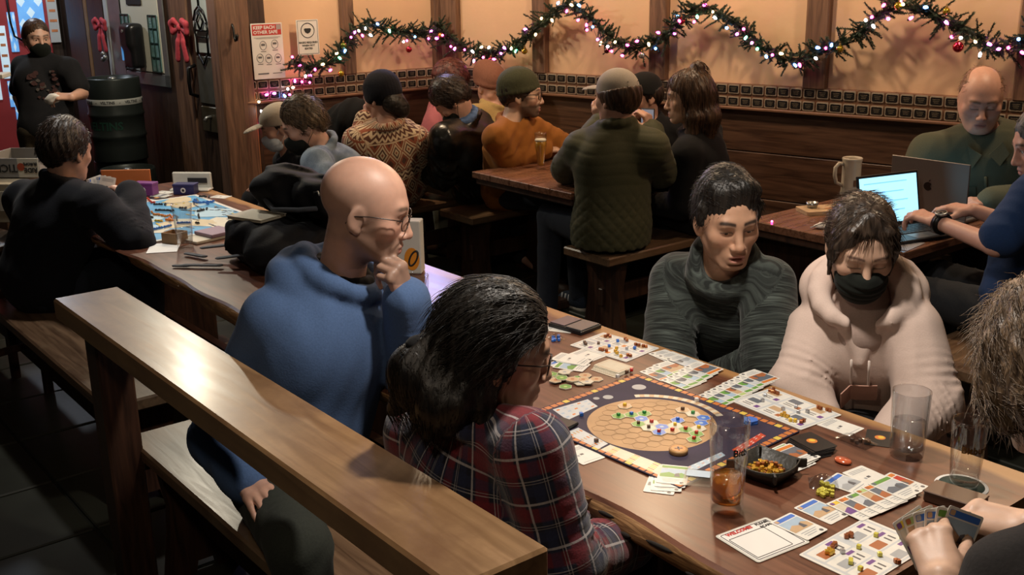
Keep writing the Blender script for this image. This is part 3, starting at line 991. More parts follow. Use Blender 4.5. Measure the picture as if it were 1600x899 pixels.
def nets(S, ax):
    S[0] = 1; S[-1] = 1; S[:, 0] = 1; S[:, -1] = 1; S[:, :, 0] = 1; S[:, :, -1] = 1
    ins = S < 0
    c = np.zeros([n-1 for n in S.shape], np.uint8)
    n0, n1, n2 = c.shape
    for o in _C: c += ins[o[0]:o[0]+n0, o[1]:o[1]+n1, o[2]:o[2]+n2]
    I = np.nonzero((c > 0) & (c < 8))
    vid = np.full(c.shape, -1, np.int32); N = len(I[0]); vid[I] = np.arange(N)
    sv = [S[I[0]+o[0], I[1]+o[1], I[2]+o[2]] for o in _C]
    cp = [np.stack([ax[a][I[a]+o[a]] for a in range(3)], 1) for o in _C]
    acc = np.zeros((N, 3)); cnt = np.zeros(N)
    for a, b_ in _E:
        m = (sv[a] < 0) != (sv[b_] < 0)
        t = sv[a]/(sv[a]-sv[b_]+1e-12)
        t = np.where(m, t, 0)[:, None]
        acc += np.where(m[:, None], cp[a]+(cp[b_]-cp[a])*t, 0); cnt += m
    V = acc/np.maximum(cnt, 1)[:, None]
    Q = []
    for a in range(3):
        o1, o2 = [(1, 2), (2, 0), (0, 1)][a]
        sl0 = [slice(None)]*3; sl1 = [slice(None)]*3; sl0[a] = slice(0, -1); sl1[a] = slice(1, None)
        A = ins[tuple(sl0)]; B = ins[tuple(sl1)]
        K = np.nonzero(A != B)
        fl = A[K]
        K = list(K)
        ok = (K[o1] > 0) & (K[o2] > 0) & (K[o1] < S.shape[o1]-1) & (K[o2] < S.shape[o2]-1)
        K = [k[ok] for k in K]; fl = fl[ok]

        def cell(d1, d2):
            q = [k.copy() for k in K]; q[o1] += d1; q[o2] += d2
            return vid[q[0], q[1], q[2]]
        q = np.stack([cell(-1, -1), cell(0, -1), cell(0, 0), cell(-1, 0)], 1)
        q[~fl] = q[~fl][:, ::-1]
        Q.append(q)
    Q = np.concatenate(Q)
    # one light smoothing step
    for lam in (.5,):
        s_ = np.zeros_like(V); w_ = np.zeros(len(V))
        for i in range(4):
            a = Q[:, i]; b_ = Q[:, (i+1) % 4]
            np.add.at(s_, a, V[b_]); np.add.at(w_, a, 1)
            np.add.at(s_, b_, V[a]); np.add.at(w_, b_, 1)
        V = V*(1-lam)+lam*s_/np.maximum(w_, 1)[:, None]
    return V, Q


def mesh_np(name, V, Q, mats, parent=None, origin=(0, 0, 0), attrs=None, mi=None):
    me = bpy.data.meshes.new(name)
    V = np.asarray(V)-np.asarray(origin)
    me.vertices.add(len(V)); me.vertices.foreach_set('co', V.astype(f32).ravel())
    k = Q.shape[1]
    me.loops.add(len(Q)*k); me.loops.foreach_set('vertex_index', Q.astype(np.int32).ravel())
    me.polygons.add(len(Q)); me.polygons.foreach_set('loop_start', np.arange(0, len(Q)*k, k, dtype=np.int32))
    try: me.polygons.foreach_set('loop_total', np.full(len(Q), k, np.int32))
    except Exception: pass
    me.polygons.foreach_set('use_smooth', np.ones(len(Q), bool))
    for m in (mats if isinstance(mats, (list, tuple)) else [mats]): me.materials.append(m)
    if mi is not None: me.polygons.foreach_set('material_index', np.asarray(mi, np.int32))
    for an, val in (attrs or {}).items():
        if val.shape[1] == 4:
            at = me.attributes.new(an, 'FLOAT_COLOR', 'POINT'); at.data.foreach_set('color', val.astype(f32).ravel())
        else:
            at = me.attributes.new(an, 'FLOAT_VECTOR', 'POINT'); at.data.foreach_set('vector', val.astype(f32).ravel())
    me.update(calc_edges=True)
    return link(bpy.data.objects.new(name, me), parent)


def wrinkle(amp, fr=26., seed=0):
    rr = np.random.RandomState(seed)
    K = rr.normal(size=(5, 3)); K = K/np.linalg.norm(K, axis=1)[:, None]
    ph = rr.uniform(0, 6.28, 5); fr = fr*2.4

    def fn(p):
        w1 = np.sin(p @ K[0]*fr*.30+ph[0]); w2 = np.sin(p @ K[1]*fr*.45+ph[1])
        a = np.sin(p @ K[2]*fr+2.2*w1+ph[2]); b_ = np.sin(p @ K[3]*fr*1.5+2.0*w2+1.2*w1+ph[3])
        c_ = 1-2*np.abs(np.sin(p @ K[4]*fr*.8+1.8*w1+1.5*w2+ph[4]))**.7
        return amp*(a*.45*np.clip(.5+w2, 0, 1)+b_*.35*np.clip(.5-w1, 0, 1)-c_*.5*np.clip(.4+w1*w2, 0, 1))
    return fn


# ------------------------------------------------------------------ shaders that read vertex attributes
def skin_mat(name, rough=.48):
    if name in MATS: return MATS[name]
    m, nt, b_ = _new(name); N = nt.nodes.new; L = nt.links.new
    at = N('ShaderNodeAttribute'); at.attribute_name = 'Col'
    tc = N('ShaderNodeTexCoord'); nz = N('ShaderNodeTexNoise'); nz.inputs['Scale'].default_value = 60; nz.inputs['Detail'].default_value = 4
    L(tc.outputs['Object'], nz.inputs['Vector'])
    hs = N('ShaderNodeHueSaturation'); mr = N('ShaderNodeMapRange'); mr.inputs[3].default_value = .88; mr.inputs[4].default_value = 1.1
    L(nz.outputs[0], mr.inputs[0]); L(mr.outputs[0], hs.inputs['Value']); L(at.outputs['Color'], hs.inputs['Color'])
    L(hs.outputs[0], b_.inputs['Base Color'])
    b_.inputs['Roughness'].default_value = rough
    b_.inputs['Subsurface Weight'].default_value = .12; b_.inputs['Subsurface Radius'].default_value = (.010, .004, .002); b_.inputs['Subsurface Scale'].default_value = .6
    bp = N('ShaderNodeBump'); bp.inputs['Strength'].default_value = .06; bp.inputs['Distance'].default_value = .002
    n2 = N('ShaderNodeTexNoise'); n2.inputs['Scale'].default_value = 300; L(tc.outputs['Object'], n2.inputs['Vector'])
    L(n2.outputs[0], bp.inputs['Height']); L(bp.outputs[0], b_.inputs['Normal'])
    MATS[name] = m
    return m


def hair_mat(name, c1, c2, rough=.38, scale=90., stretch=(1, 1, .12)):
    if name in MATS: return MATS[name]
    m, nt, b_ = _new(name); N = nt.nodes.new; L = nt.links.new
    tc = N('ShaderNodeTexCoord'); mp = N('ShaderNodeMapping'); mp.inputs['Scale'].default_value = stretch
    L(tc.outputs['Object'], mp.inputs[0])
    nz = N('ShaderNodeTexNoise'); nz.inputs['Scale'].default_value = scale; nz.inputs['Detail'].default_value = 5; nz.inputs['Distortion'].default_value = .6
    L(mp.outputs[0], nz.inputs['Vector'])
    rp = N('ShaderNodeValToRGB'); rp.color_ramp.elements[0].position = .35; rp.color_ramp.elements[1].position = .68
    rp.color_ramp.elements[0].color = C4(c1); rp.color_ramp.elements[1].color = C4(c2)
    L(nz.outputs[0], rp.inputs[0]); L(rp.outputs[0], b_.inputs['Base Color'])
    b_.inputs['Roughness'].default_value = rough; b_.inputs['Specular IOR Level'].default_value = .35
    bp = N('ShaderNodeBump'); bp.inputs['Strength'].default_value = .7; bp.inputs['Distance'].default_value = .004
    L(nz.outputs[0], bp.inputs['Height']); L(bp.outputs[0], b_.inputs['Normal'])
    MATS[name] = m
    return m


def cloth(name, color, noise=.25, scale=180., rough=.9, bump=.25, c2=None, sheen=.03, big=.0):
    if name in MATS: return MATS[name]
    m, nt, b_ = _new(name); N = nt.nodes.new; L = nt.links.new
    tc = N('ShaderNodeTexCoord')
    nz = N('ShaderNodeTexNoise'); nz.inputs['Scale'].default_value = scale; nz.inputs['Detail'].default_value = 3
    L(tc.outputs['Object'], nz.inputs['Vector'])
    mx = N('ShaderNodeMix'); mx.data_type = 'RGBA'
    mx.inputs[6].default_value = C4([c*(1-noise) for c in color]); mx.inputs[7].default_value = C4(c2 or [min(1, c*(1+noise)) for c in color])
    n2 = N('ShaderNodeTexNoise'); n2.inputs['Scale'].default_value = 7; n2.inputs['Detail'].default_value = 4
    L(tc.outputs['Object'], n2.inputs['Vector'])
    md = N('ShaderNodeMath'); md.operation = 'ADD'; L(nz.outputs[0], md.inputs[0])
    m3 = N('ShaderNodeMath'); m3.operation = 'MULTIPLY_ADD'; L(n2.outputs[0], m3.inputs[0]); m3.inputs[1].default_value = big; m3.inputs[2].default_value = -big*.5
    L(m3.outputs[0], md.inputs[1]); L(md.outputs[0], mx.inputs[0])
    L(mx.outputs[2], b_.inputs['Base Color'])
    b_.inputs['Roughness'].default_value = rough; b_.inputs['Sheen Weight'].default_value = sheen
    b_.inputs['Specular IOR Level'].default_value = .2
    bp = N('ShaderNodeBump'); bp.inputs['Strength'].default_value = bump; bp.inputs['Distance'].default_value = .002
    L(nz.outputs[0], bp.inputs['Height']); L(bp.outputs[0], b_.inputs['Normal'])
    MATS[name] = m
    return m


def cylmap(P_, segs):
    """pattern coordinates: (around, along) of the nearest limb axis; segs = [(a, b, radius, ref_dir, u_offset)]"""
    best = np.full(len(P_), 9e9); out = np.zeros((len(P_), 3))
    for a, b_, rad, ref, off in segs:
        a = np.asarray(a, float); ab = np.asarray(b_, float)-a; L2 = ab @ ab
        t = np.clip((P_-a) @ ab/L2, 0, 1); q = P_-a-t[:, None]*ab
        d = np.linalg.norm(q, axis=1)-rad
        x = unit(ab); e1 = unit(np.asarray(ref, float)-x*(np.asarray(ref, float) @ x)); e2 = np.cross(x, e1)
        th = np.arctan2(q @ e2, q @ e1)
        m = d < best; best[m] = d[m]
        out[m, 0] = (th*rad*1.05)[m]; out[m, 1] = ((P_-a) @ x)[m]+off; out[m, 2] = d[m]
    return out


def sprout(name, roots, dirs, length, m, parent, origin, nseg=5, width=.0012, grav=.25, rnd=.12, seed=0, curl=0., flow=None, lvar=.35):
    """tapered hair strands, one mesh"""
    rr = np.random.RandomState(seed); n = len(roots)
    p = np.array(roots, float); d = np.array(dirs, float); d /= np.linalg.norm(d, axis=1)[:, None]+1e-9
    L_ = length*(1-lvar+2*lvar*rr.rand(n)); st = (L_/nseg)[:, None]
    pts = [p.copy()]
    for i in range(nseg):
        d = d+rr.normal(size=(n, 3))*rnd+np.array([0, 0, -grav])
        if flow is not None: d = d+flow(p)
        if curl: d = d+curl*np.stack([np.sin(i*1.7+np.arange(n)), np.cos(i*1.3+np.arange(n)*1.7), np.zeros(n)], 1)
        d /= np.linalg.norm(d, axis=1)[:, None]+1e-9
        p = p+d*st; pts.append(p.copy())
    side = rr.normal(size=(n, 3)); V = []; 
    for i, q in enumerate(pts):
        w_ = width*(1-.85*i/nseg)
        t = (pts[min(i+1, nseg)]-pts[max(i-1, 0)]); t /= np.linalg.norm(t, axis=1)[:, None]+1e-9
        e1 = side-t*(side*t).sum(1)[:, None]; e1 /= np.linalg.norm(e1, axis=1)[:, None]+1e-9; e2 = np.cross(t, e1)
        for a in (0, 2.094, 4.189): V.append(q+(e1*math.cos(a)+e2*math.sin(a))*w_)
    V = np.stack(V, 1)          # n, (nseg+1)*3, 3
    base = (np.arange(n)*(nseg+1)*3)[:, None]
    Q = []
    for i in range(nseg):
        for k in range(3):
            l = (k+1) % 3
            Q.append(np.concatenate([base+i*3+k, base+i*3+l, base+(i+1)*3+l, base+(i+1)*3+k], 1))
    return mesh_np(name, V.reshape(-1, 3), np.concatenate(Q), m, parent, origin)
# ================================================================== people: shared builders
class Loc:
    """head-local coordinates: x right, y forward, z up, eyes at z = 0"""
    def __init__(s, c, M, sc): s.c = np.asarray(c, float); s.M = M; s.s = sc

    def __call__(s, x, y, z): return s.c+s.M @ (np.array([x, y, z], float)*s.s)

    def inv(s, P_): return ((P_-s.c) @ s.M)/s.s

    def r(s, *r_): return np.array(r_, float)*s.s


def head_solid(S, H, eyes='open', mouth=0., jaw=1., fat=0., vox=.003, neck=None, ears=True, face=True, nr=.052):
    s = H.s; M = H.M
    E = lambda c, r_, k=.02, op='u', MM=None: S.el(H(*c), H.r(*r_), M if MM is None else MM, k*s, op)
    C = lambda a, b_, ra, rb, k=.02, op='u': S.rc(H(*a), H(*b_), ra*s, rb*s, k*s, op)
    if neck is not None:
        S.rc(H(0, -.028, -.055), neck, nr*s, (nr+.006)*s, .03)
    E((0, -.012, .034), (.0765, .098, .086))
    E((0, .018, -.008), (.066+fat*.6, .070, .096), .03)
    E((0, .028, -.058), (.052*jaw+fat, .054, .055), .03)
    for x in (-1, 1):
        C((x*(.047*jaw+fat), -.004, -.048), (x*.020*jaw, .066, -.100), .017, .017, .02)
        E((x*.042, .058, -.024), (.024+fat*.4, .021, .022), .022)
    E((0, .074, -.101), (.022, .018, .016), .018)
    if fat: E((0, .03, -.105), (.05, .05, .03), .03)
    if face:
        C((-.034, .079, .020), (.034, .079, .020), .0125, .0125, .022)
        for x in (-1, 1):
            E((x*.031, .094, -.001), (.0195, .014, .0125), .010, 's')
            E((x*.031, .0725, .0005), (.0162, .0155, .0135), .004)
            if eyes == 'open': E((x*.031, .0915, -.0012), (.0135, .0095, .0046), .0018, 's')
            elif eyes == 'half': E((x*.031, .0905, -.0040), (.0132, .0080, .0030), .0015, 's')
            else: E((x*.031, .0905, -.0072), (.0138, .0065, .0012), .001, 's')
        C((0, .084, .012), (0, .1045, -.034), .0085, .0115, .012)
        E((0, .1065, -.040), (.0125, .0120, .0105), .007)
        for x in (-1, 1):
            E((x*.0130, .0960, -.0435), (.0088, .0115, .0080), .006)
            E((x*.0068, .1010, -.0520), (.0036, .0055, .0040), .003, 's')
        # mouth
        E((0, .0800, -.073), (.030, .018, .022), .016)
        E((0, .0925, -.0675), (.0225, .0085, .0058), .006)
        E((0, .0905, -.0805-mouth), (.0190, .0095, .0072), .006)
        if mouth > 0: E((0, .0985, -.0740-mouth*.5), (.0160, .016, .0022+mouth*.62), .003, 's')
        else: E((0, .1010, -.0737), (.0220, .0090, .0012), .003, 's')
        E((0, .0850, -.0905-mouth), (.020, .008, .004), .006, 's')
    if ears:
        for x in (-1, 1):
            R2 = M @ np.array(Matrix.Rotation(R(14)*x, 3, 'Z') @ Matrix.Rotation(R(-12), 3, 'X'))
            S.el(H(x*.0775, -.010, -.010), H.r(.0085, .019, .031), R2, .008*s)
            S.el(H(x*.0860, -.006, -.007), H.r(.0050, .0110, .0200), R2, .005*s, 's')
            S.el(H(x*.0760, -.004, -.036), H.r(.0060, .0090, .0100), R2, .006*s)
    r_ = .13*s
    cc = H(0, .0, .0)
    S.finebox(cc-r_-.005, cc+r_+.005, vox)


def hand_solid(S, wrist, fwd, back, side, curl=None, thumb=None, s=1., spread=4., vox=.0035, forearm=None):
    """side 'R' or 'L'; curl: four (mcp, pip, dip) in degrees; returns fingertip points"""
    f = unit(fwd); n = unit(np.asarray(back, float)-f*(np.asarray(back, float) @ f))
    x = np.cross(f, n)           # to the thumb side for a left hand held palm down
    if side == 'R': x = -x
    L = lambda a, b_, c: np.asarray(wrist, float)+(x*a+f*b_+n*c)*s
    curl = curl or [(18, 22, 14)]*4
    S.rc(L(.008, .006, 0), L(.016, .080, .001), .023*s, .0195*s, .012, flat=(n, .66))
    S.rc(L(-.008, .006, 0), L(-.016, .075, .0), .021*s, .0185*s, .012, flat=(n, .66))
    S.rc(L(.012, .02, -.006), L(.024, .045, -.010), .017*s, .013*s, .010)
    tips = []
    for i, (bx_, by, ln, rr) in enumerate(((.0265, .084, (.043, .026, .021), .0092), (.0085, .088, (.047, .030, .022), .0095), (-.0095, .084, (.043, .028, .021), .0090), (-.0265, .075, (.034, .021, .018), .0080))):
        p = L(bx_, by, .002); ang = 0.; sp = R(spread*(1.2-.85*i))
        pts = [p]; rad = [rr*s*1.08]
        for j in range(3):
            ang += R(curl[i][j])
            d = f*math.cos(ang)-n*math.sin(ang)
            d = d*math.cos(sp)+x*math.sin(sp)*math.cos(ang)
            p = p+d*ln[j]*s; pts.append(p); rad.append(rr*s*(1.0-.09*(j+1)))
        S.chain(pts, rad, .003, k0=.007); tips.append(pts)
    th = thumb or (42, 22, 18, 20)          # outward, palmward, bend, bend
    a, b_ = R(th[0]), R(th[1])
    d = f*math.cos(a)*math.cos(b_)+x*math.sin(a)*math.cos(b_)-n*math.sin(b_)
    p = L(.022, .022, -.006); pts = [p]; rad = [.0135*s]
    ax = unit(np.cross(d, f+n*.2))
    for j, l in enumerate((.044, .032, .026)):
        p = p+d*l*s; pts.append(p); rad.append((.0112, .0102, .0085)[j]*s)
        c_, s_ = math.cos(R(th[2+min(j, 1)])), math.sin(R(th[2+min(j, 1)]))
        d = d*c_+np.cross(ax, d)*s_+ax*(ax @ d)*(1-c_)
    S.chain(pts, rad, .004, k0=.010); tips.append(pts)
    allp = np.array([q for t in tips for q in t]+[wrist])
    S.finebox(allp.min(0)-.015, allp.max(0)+.015, vox)
    return tips


def smooth01(x): return np.clip(x, 0, 1)**2*(3-2*np.clip(x, 0, 1))


def paint_skin(V, H, tone, lip=None, brow=None, stubble=None, brow_w=.0048, nails=None, scalp=None, lash=(.02, .012, .01), eyes='open', blush=.25):
    q = H.inv(V); x, y, z = q.T; ax_ = np.abs(x)
    col = np.tile(np.array(tone, float), (len(V), 1))

    def blend(m, c): col[:] = col*(1-m[:, None])+np.array(c)*m[:, None]
    near = (np.abs(z) < .14) & (ax_ < .1) & (y > -.13) & (y < .14)
    fr = near & (y > .03)
    red = np.array(tone)*np.array([1.08, .72, .66])
    blend(np.where(fr, blush*np.exp(-((ax_-.045)/.02)**2-((z+.03)/.02)**2), 0), red)
    blend(np.where(fr, blush*np.exp(-(x/.014)**2-((z+.042)/.012)**2), 0), red)
    if stubble is not None:
        c, amt = stubble
        m = smooth01((-.040-z)/.02)*smooth01((y+.02)/.03)*(1-.8*np.exp(-(x/.022)**2-((z+.07)/.010)**2))
        m = np.maximum(m, .8*np.exp(-(x/.028)**2-((z+.059)/.006)**2))
        m = np.maximum(m, smooth01((ax_-.055)/.01)*smooth01((.02-z)/.03)*smooth01((y+.005)/.01)*smooth01((.05-y)/.02)*.8)
        blend(np.where(near, m*amt, 0), c)
    if lip is not None:
        d = (x/.0235)**2+((z+.0742)/.0118)**2
        blend(np.where(fr & (y > .075), smooth01((1.15-d)/.35), 0)*.85, lip)
        blend(np.where(fr & (y > .070) & (y < .098), np.exp(-((z+.0737)/.0016)**2)*(ax_ < .021), 0)*.8, np.array(lip)*.25)
    if brow is not None:
        zb = .0235+.0045*np.sin(np.clip((ax_-.012)/.04, 0, 1)*2.4)-.004*smooth01((ax_-.042)/.015)
        m = np.exp(-((z-zb)/brow_w)**2)*smooth01((ax_-.008)/.006)*smooth01((.056-ax_)/.01)
        blend(np.where(fr, np.clip(m*1.25, 0, .95), 0), brow)
    xe = ax_-.031
    if eyes == 'open': zl, lw = -.001+.0052*np.sqrt(np.clip(1-(xe/.0155)**2, 0, 1)), .0016
    elif eyes == 'half': zl, lw = -.0035+.0035*np.sqrt(np.clip(1-(xe/.0155)**2, 0, 1)), .0018
    else: zl, lw = -.0070-.0030*np.sqrt(np.clip(1-(xe/.0160)**2, 0, 1)), .0018
    blend(np.where(fr & (np.abs(xe) < .0165), np.exp(-((z-zl)/lw)**2)*.9, 0), lash)
    if scalp is not None:
        c, fn = scalp
        blend(np.where(near, fn(x, y, z), 0), c)
    return np.concatenate([col, np.ones((len(V), 1))], 1)


m_eyew = mat('eye_white', (.66, .62, .58), .2)
m_iris = mat('eye_iris', (.06, .03, .015), .15)
m_pupil = mat('eye_pupil', (.004, .004, .004), .1)


def eyes_for(H, parent, origin, look=(0., -.15)):
    for x in (-1, 1):
        b_ = MB(); prof = []
        n = 14; r_ = .0128*H.s
        angs = [0, 10, 12, 25, 28]+[28+(180-28)*i/9 for i in range(1, 10)]
        seg = 16
        vs = []; fs = []
        for a in angs:
            for i in range(seg):
                t = 2*math.pi*i/seg
                vs.append((r_*math.sin(R(a))*math.cos(t), r_*math.cos(R(a)), r_*math.sin(R(a))*math.sin(t)))
        o = bpy.data.objects.new
        for j in range(len(angs)-1):
            for i in range(seg):
                k = (i+1) % seg
                b_mi = 2 if j < 1 else (1 if j < 3 else 0)
                fs.append(((j*seg+i, j*seg+k, (j+1)*seg+k, (j+1)*seg+i), b_mi))
        Mx = H.M @ np.array(Matrix.Rotation(-look[0], 3, 'Z') @ Matrix.Rotation(look[1], 3, 'X'))
        c = H(x*.031, .0738, .0)-np.asarray(origin)
        vs = [tuple(c+Mx @ np.array(v)) for v in vs]
        for f, mi in fs: b_.add([vs[i] for i in f], [(0, 1, 2, 3)], mi, True)
        b_.build('eye', [m_eyew, m_iris, m_pupil], parent)


def glasses_for(H, parent, origin, m_fr, style='round', w=.044, h=.034, rim=.0014, y0=.104):
    g = MB(); lens = MB()
    o = np.asarray(origin)
    T_ = lambda p: H(*p)-o
    for x in (-1, 1):
        pts = []
        for i in range(24):
            a = 2*math.pi*i/24
            ca, sa = math.cos(a), math.sin(a)
            e = .6 if style == 'square' else .9
            px = x*.034+w/2*math.copysign(abs(ca)**e, ca); pz = -.004+h/2*math.copysign(abs(sa)**e, sa)
            pts.append((px, y0-.30*max(0, abs(px)-.02)-.05*(pz < -.01)*0, pz))
        g.tube([T_(p) for p in pts], rim*H.s, 6, closed=True)
        lens.add([T_(p) for p in pts], [tuple(range(24))])
        g.tube([T_((x*(.034+w/2), y0-.012, .004)), T_((x*.074, .07, .006)), T_((x*.080, .02, .004)), T_((x*.083, -.018, -.002)), T_((x*.080, -.030, -.022))], rim*H.s*1.15, 6)
    g.tube([T_((-.012, y0, .002)), T_((0, y0+.004, .006)), T_((.012, y0, .002))], rim*H.s, 6)
    gl = g.build('glasses', m_fr, parent)
    lens.build('lens', glass('spectacle_lens', (.97, .97, .97), .03, 1.10), gl)
    return gl


def mask_for(H, parent, origin, m, vox=.004, pleats=True, bulge=1.):
    S = Solid(); s = H.s
    S.el(H(0, .048, -.066), H.r(.0665, .068*bulge, .056), H.M, .02)
    S.el(H(0, .085, -.045), H.r(.030, .036*bulge, .030), H.M, .03*s)
    S.el(H(0, .055, -.098), H.r(.042, .042*bulge, .026), H.M, .03*s)
    S.cut(H(0, .012, 0), -H.M[:, 1], .004)
    S.cut(H(0, .085, -.020), unit(H.M[:, 2]+H.M[:, 1]*.10), .006)
    dp = (lambda p: .0016*np.sin(H.inv(p)[:, 2]*330)*(np.abs(H.inv(p)[:, 2]+.068) < .03)) if pleats else None
    V, Q = S.surface(vox, dp)
    mk = mesh_np('face_mask', V, Q, m, parent, origin)
    q = MB()
    for x in (-1, 1):
        q.tube([H(x*.064, .030, -.035)-origin, H(x*.074, .012, -.018)-origin, H(x*.082, -.018, .012)-origin], .0016*s, 5)
        q.tube([H(x*.062, .030, -.095)-origin, H(x*.070, .012, -.070)-origin, H(x*.080, -.022, -.040)-origin], .0016*s, 5)
    q.build('ear_loop', m, mk)
    return mk


class Person:
    def __init__(s, label, head, face, neck, pelvis, torso=None, pitch=0., roll=0., hs=1., sw=.165, legs=None, build=1.,
                 shL=None, shR=None, elL=None, elR=None, wrL=None, wrR=None, knL=None, knR=None, anL=None, anR=None, group=None):
        s.H = Loc(head, head_frame(face, pitch, roll), hs)
        s.neck = np.asarray(neck, float); s.pel = np.asarray(pelvis, float); s.b = build
        s.root = thing('person', label, 'person', (pelvis[0], pelvis[1], 0), 0, group)
        s.o = np.array([pelvis[0], pelvis[1], 0.])
        ft = unit(torso if torso is not None else face); ft[2] = 0; ft = unit(ft)
        s.up = unit(s.neck-s.pel); s.rt = unit(np.cross(ft, s.up)); s.fw = np.cross(s.up, s.rt)
        fl = unit(legs if legs is not None else ft); s.fl = fl; rl = np.cross(fl, [0, 0, 1.])
        g = lambda v, d: np.asarray(v, float) if v is not None else d
        s.shR = g(shR, s.neck+s.rt*sw-s.up*.065); s.shL = g(shL, s.neck-s.rt*sw-s.up*.065)
        s.elR = g(elR, s.shR-s.up*.26+s.rt*.03+s.fw*.06); s.elL = g(elL, s.shL-s.up*.26-s.rt*.03+s.fw*.06)
        s.wrR = g(wrR, s.elR+s.fw*.22-s.rt*.06+s.up*.0); s.wrL = g(wrL, s.elL+s.fw*.22+s.rt*.06)
        s.hpR = s.pel+rl*.09-np.array([0, 0, .01]); s.hpL = s.pel-rl*.09-np.array([0, 0, .01])
        s.knR = g(knR, s.hpR+fl*.42+rl*.04+np.array([0, 0, .02])); s.knL = g(knL, s.hpL+fl*.42-rl*.04+np.array([0, 0, .02]))
        s.anR = g(anR, s.knR-fl*.02+np.array([0, 0, .09-s.knR[2]])); s.anL = g(anL, s.knL-fl*.02+np.array([0, 0, .09-s.knL[2]]))

    def torso(s, S, c=0., hem=.0, loose=0., k=.04, chest=1., flare=0.):
        b_ = s.b; ch = s.neck-s.up*.17
        S.el(s.pel+s.up*.02, np.array([.160*b_+c+flare, .118*b_+c+flare*.8, .13]), np.stack([s.rt, s.fw, s.up], 1), .03)
        S.rc(s.pel+s.up*.06, ch, .142*b_+c+loose, .150*b_*chest+c+loose*.6, k, flat=(s.fw, .74))
        S.el(ch+s.fw*.012, np.array([.165*b_*chest+c, .112*b_*chest+c, .17]), np.stack([s.rt, s.fw, s.up], 1), k)
        S.rc(s.shL+s.rt*.03-s.up*.02, s.shR-s.rt*.03-s.up*.02, .056*b_+c*.8, .056*b_+c*.8, .05, flat=(s.fw, .9))
        for sh in (s.shL, s.shR): S.rc(s.neck-s.up*.012, sh, .040*b_+c*.8, .054*b_+c*.9, .04)

    def arms(s, S, c=0., cuff=0., fold=None, loose=0., k=.035, short=None, which='LR'):
        for sd in which:
            sh, el, wr = (s.shL, s.elL, s.wrL) if sd == 'L' else (s.shR, s.elR, s.wrR)
            b_ = (s.b+1)/2
            f1 = (fold, .030, .95, .40, 1.) if fold else None; f2 = (fold, .027, .12, .50, 2.) if fold else None
            if short:
                e2 = sh+(el-sh)*short
                S.rc(sh, e2, .056*b_+c, .052*b_+c+loose, k); continue
            S.rc(sh, el, .056*b_+c, .047*b_+c+loose, k, fold=f1)
            S.rc(el, wr, .047*b_+c+loose, .034*b_+c+loose*.5, .02, fold=f2)
            if cuff: d = unit(wr-el); S.rc(wr-d*.035, wr-d*.004, .033+c+cuff, .033+c+cuff, .006)

    def body(s, tone, vox=.012, hv=.003, hands=None, eyes='open', mouth=0., jaw=1., fat=0., lip=None, brow=None, stubble=None, scalp=None, face=True, look=(0, -.15),
             eye_mesh=True, blush=.25, brow_w=.0048, ears=True, hand_vox=.0035, name='skin', nr=.052, leg=True):
        S = Solid(); b_ = s.b
        ch = s.neck-s.up*.18
        S.rc(s.pel, ch, .10*b_, .115*b_, .03, flat=(s.fw, .7))
        for sh in (s.shL, s.shR): S.rc(s.neck-s.up*.01, sh, .036, .040, .03)
        for sh, el, wr in ((s.shL, s.elL, s.wrL), (s.shR, s.elR, s.wrR)):
            S.rc(ch, sh, .08*b_, .042, .03); S.rc(sh, el, .043, .037, .02); S.rc(el, wr, .038, .0255, .015)
        if leg:
            for hp, kn, an in ((s.hpL, s.knL, s.anL), (s.hpR, s.knR, s.anR)):
                S.rc(hp, kn, .070, .048, .03); S.rc(kn, an, .046, .032, .02); S.rc(an, an+s.fl*.11-np.array([0, 0, .05]), .032, .022, .02)
        head_solid(S, s.H, eyes, mouth, jaw, fat, hv, s.neck-s.up*.01, ears, face, nr)
        s.tips = {}
        for sd in 'LR':
            h = (hands or {}).get(sd)
            el, wr = (s.elL, s.wrL) if sd == 'L' else (s.elR, s.wrR)
            if h is None: h = dict(fwd=wr-el, back=(0, 0, 1), vox=.008)
            h = dict(h); h.setdefault('vox', hand_vox)
            s.tips[sd] = hand_solid(S, wr, h.pop('fwd'), h.pop('back'), sd, **h)
        V, Q = S.surface(vox)
        col = paint_skin(V, s.H, tone, lip, brow, stubble, scalp=scalp, eyes=eyes, blush=blush, brow_w=brow_w)
        s.skin = mesh_np('body', V, Q, skin_mat('skin_shared'), s.root, s.o, {'Col': col})
        if eye_mesh: eyes_for(s.H, s.root, s.o, look)
        return s.skin

    def emit(s, name, S, m, vox=.007, disp=None, attrs=None, parent=None):
        V, Q = S.surface(vox, disp)
        return mesh_np(name, V, Q, m, parent or s.root, s.o, attrs(V) if attrs else None), V, Q

    def trousers(s, m, vox=.010, c=.012, seed=1, disp=True, fold=.005):
        S = Solid()
        S.el(s.pel, np.array([.168, .125, .11]), np.stack([s.rt, s.fw, s.up], 1), .03)
        for hp, kn, an in ((s.hpL, s.knL, s.anL), (s.hpR, s.knR, s.anR)):
            S.rc(hp, kn, .082+c, .058+c, .03, fold=(fold, .035, .9, .3, 1.)); S.rc(kn, an, .056+c, .042+c, .02, fold=(fold, .035, .9, .3, 2.))
        return s.emit('trousers', S, m, vox, wrinkle(.003, 30, seed))[0]

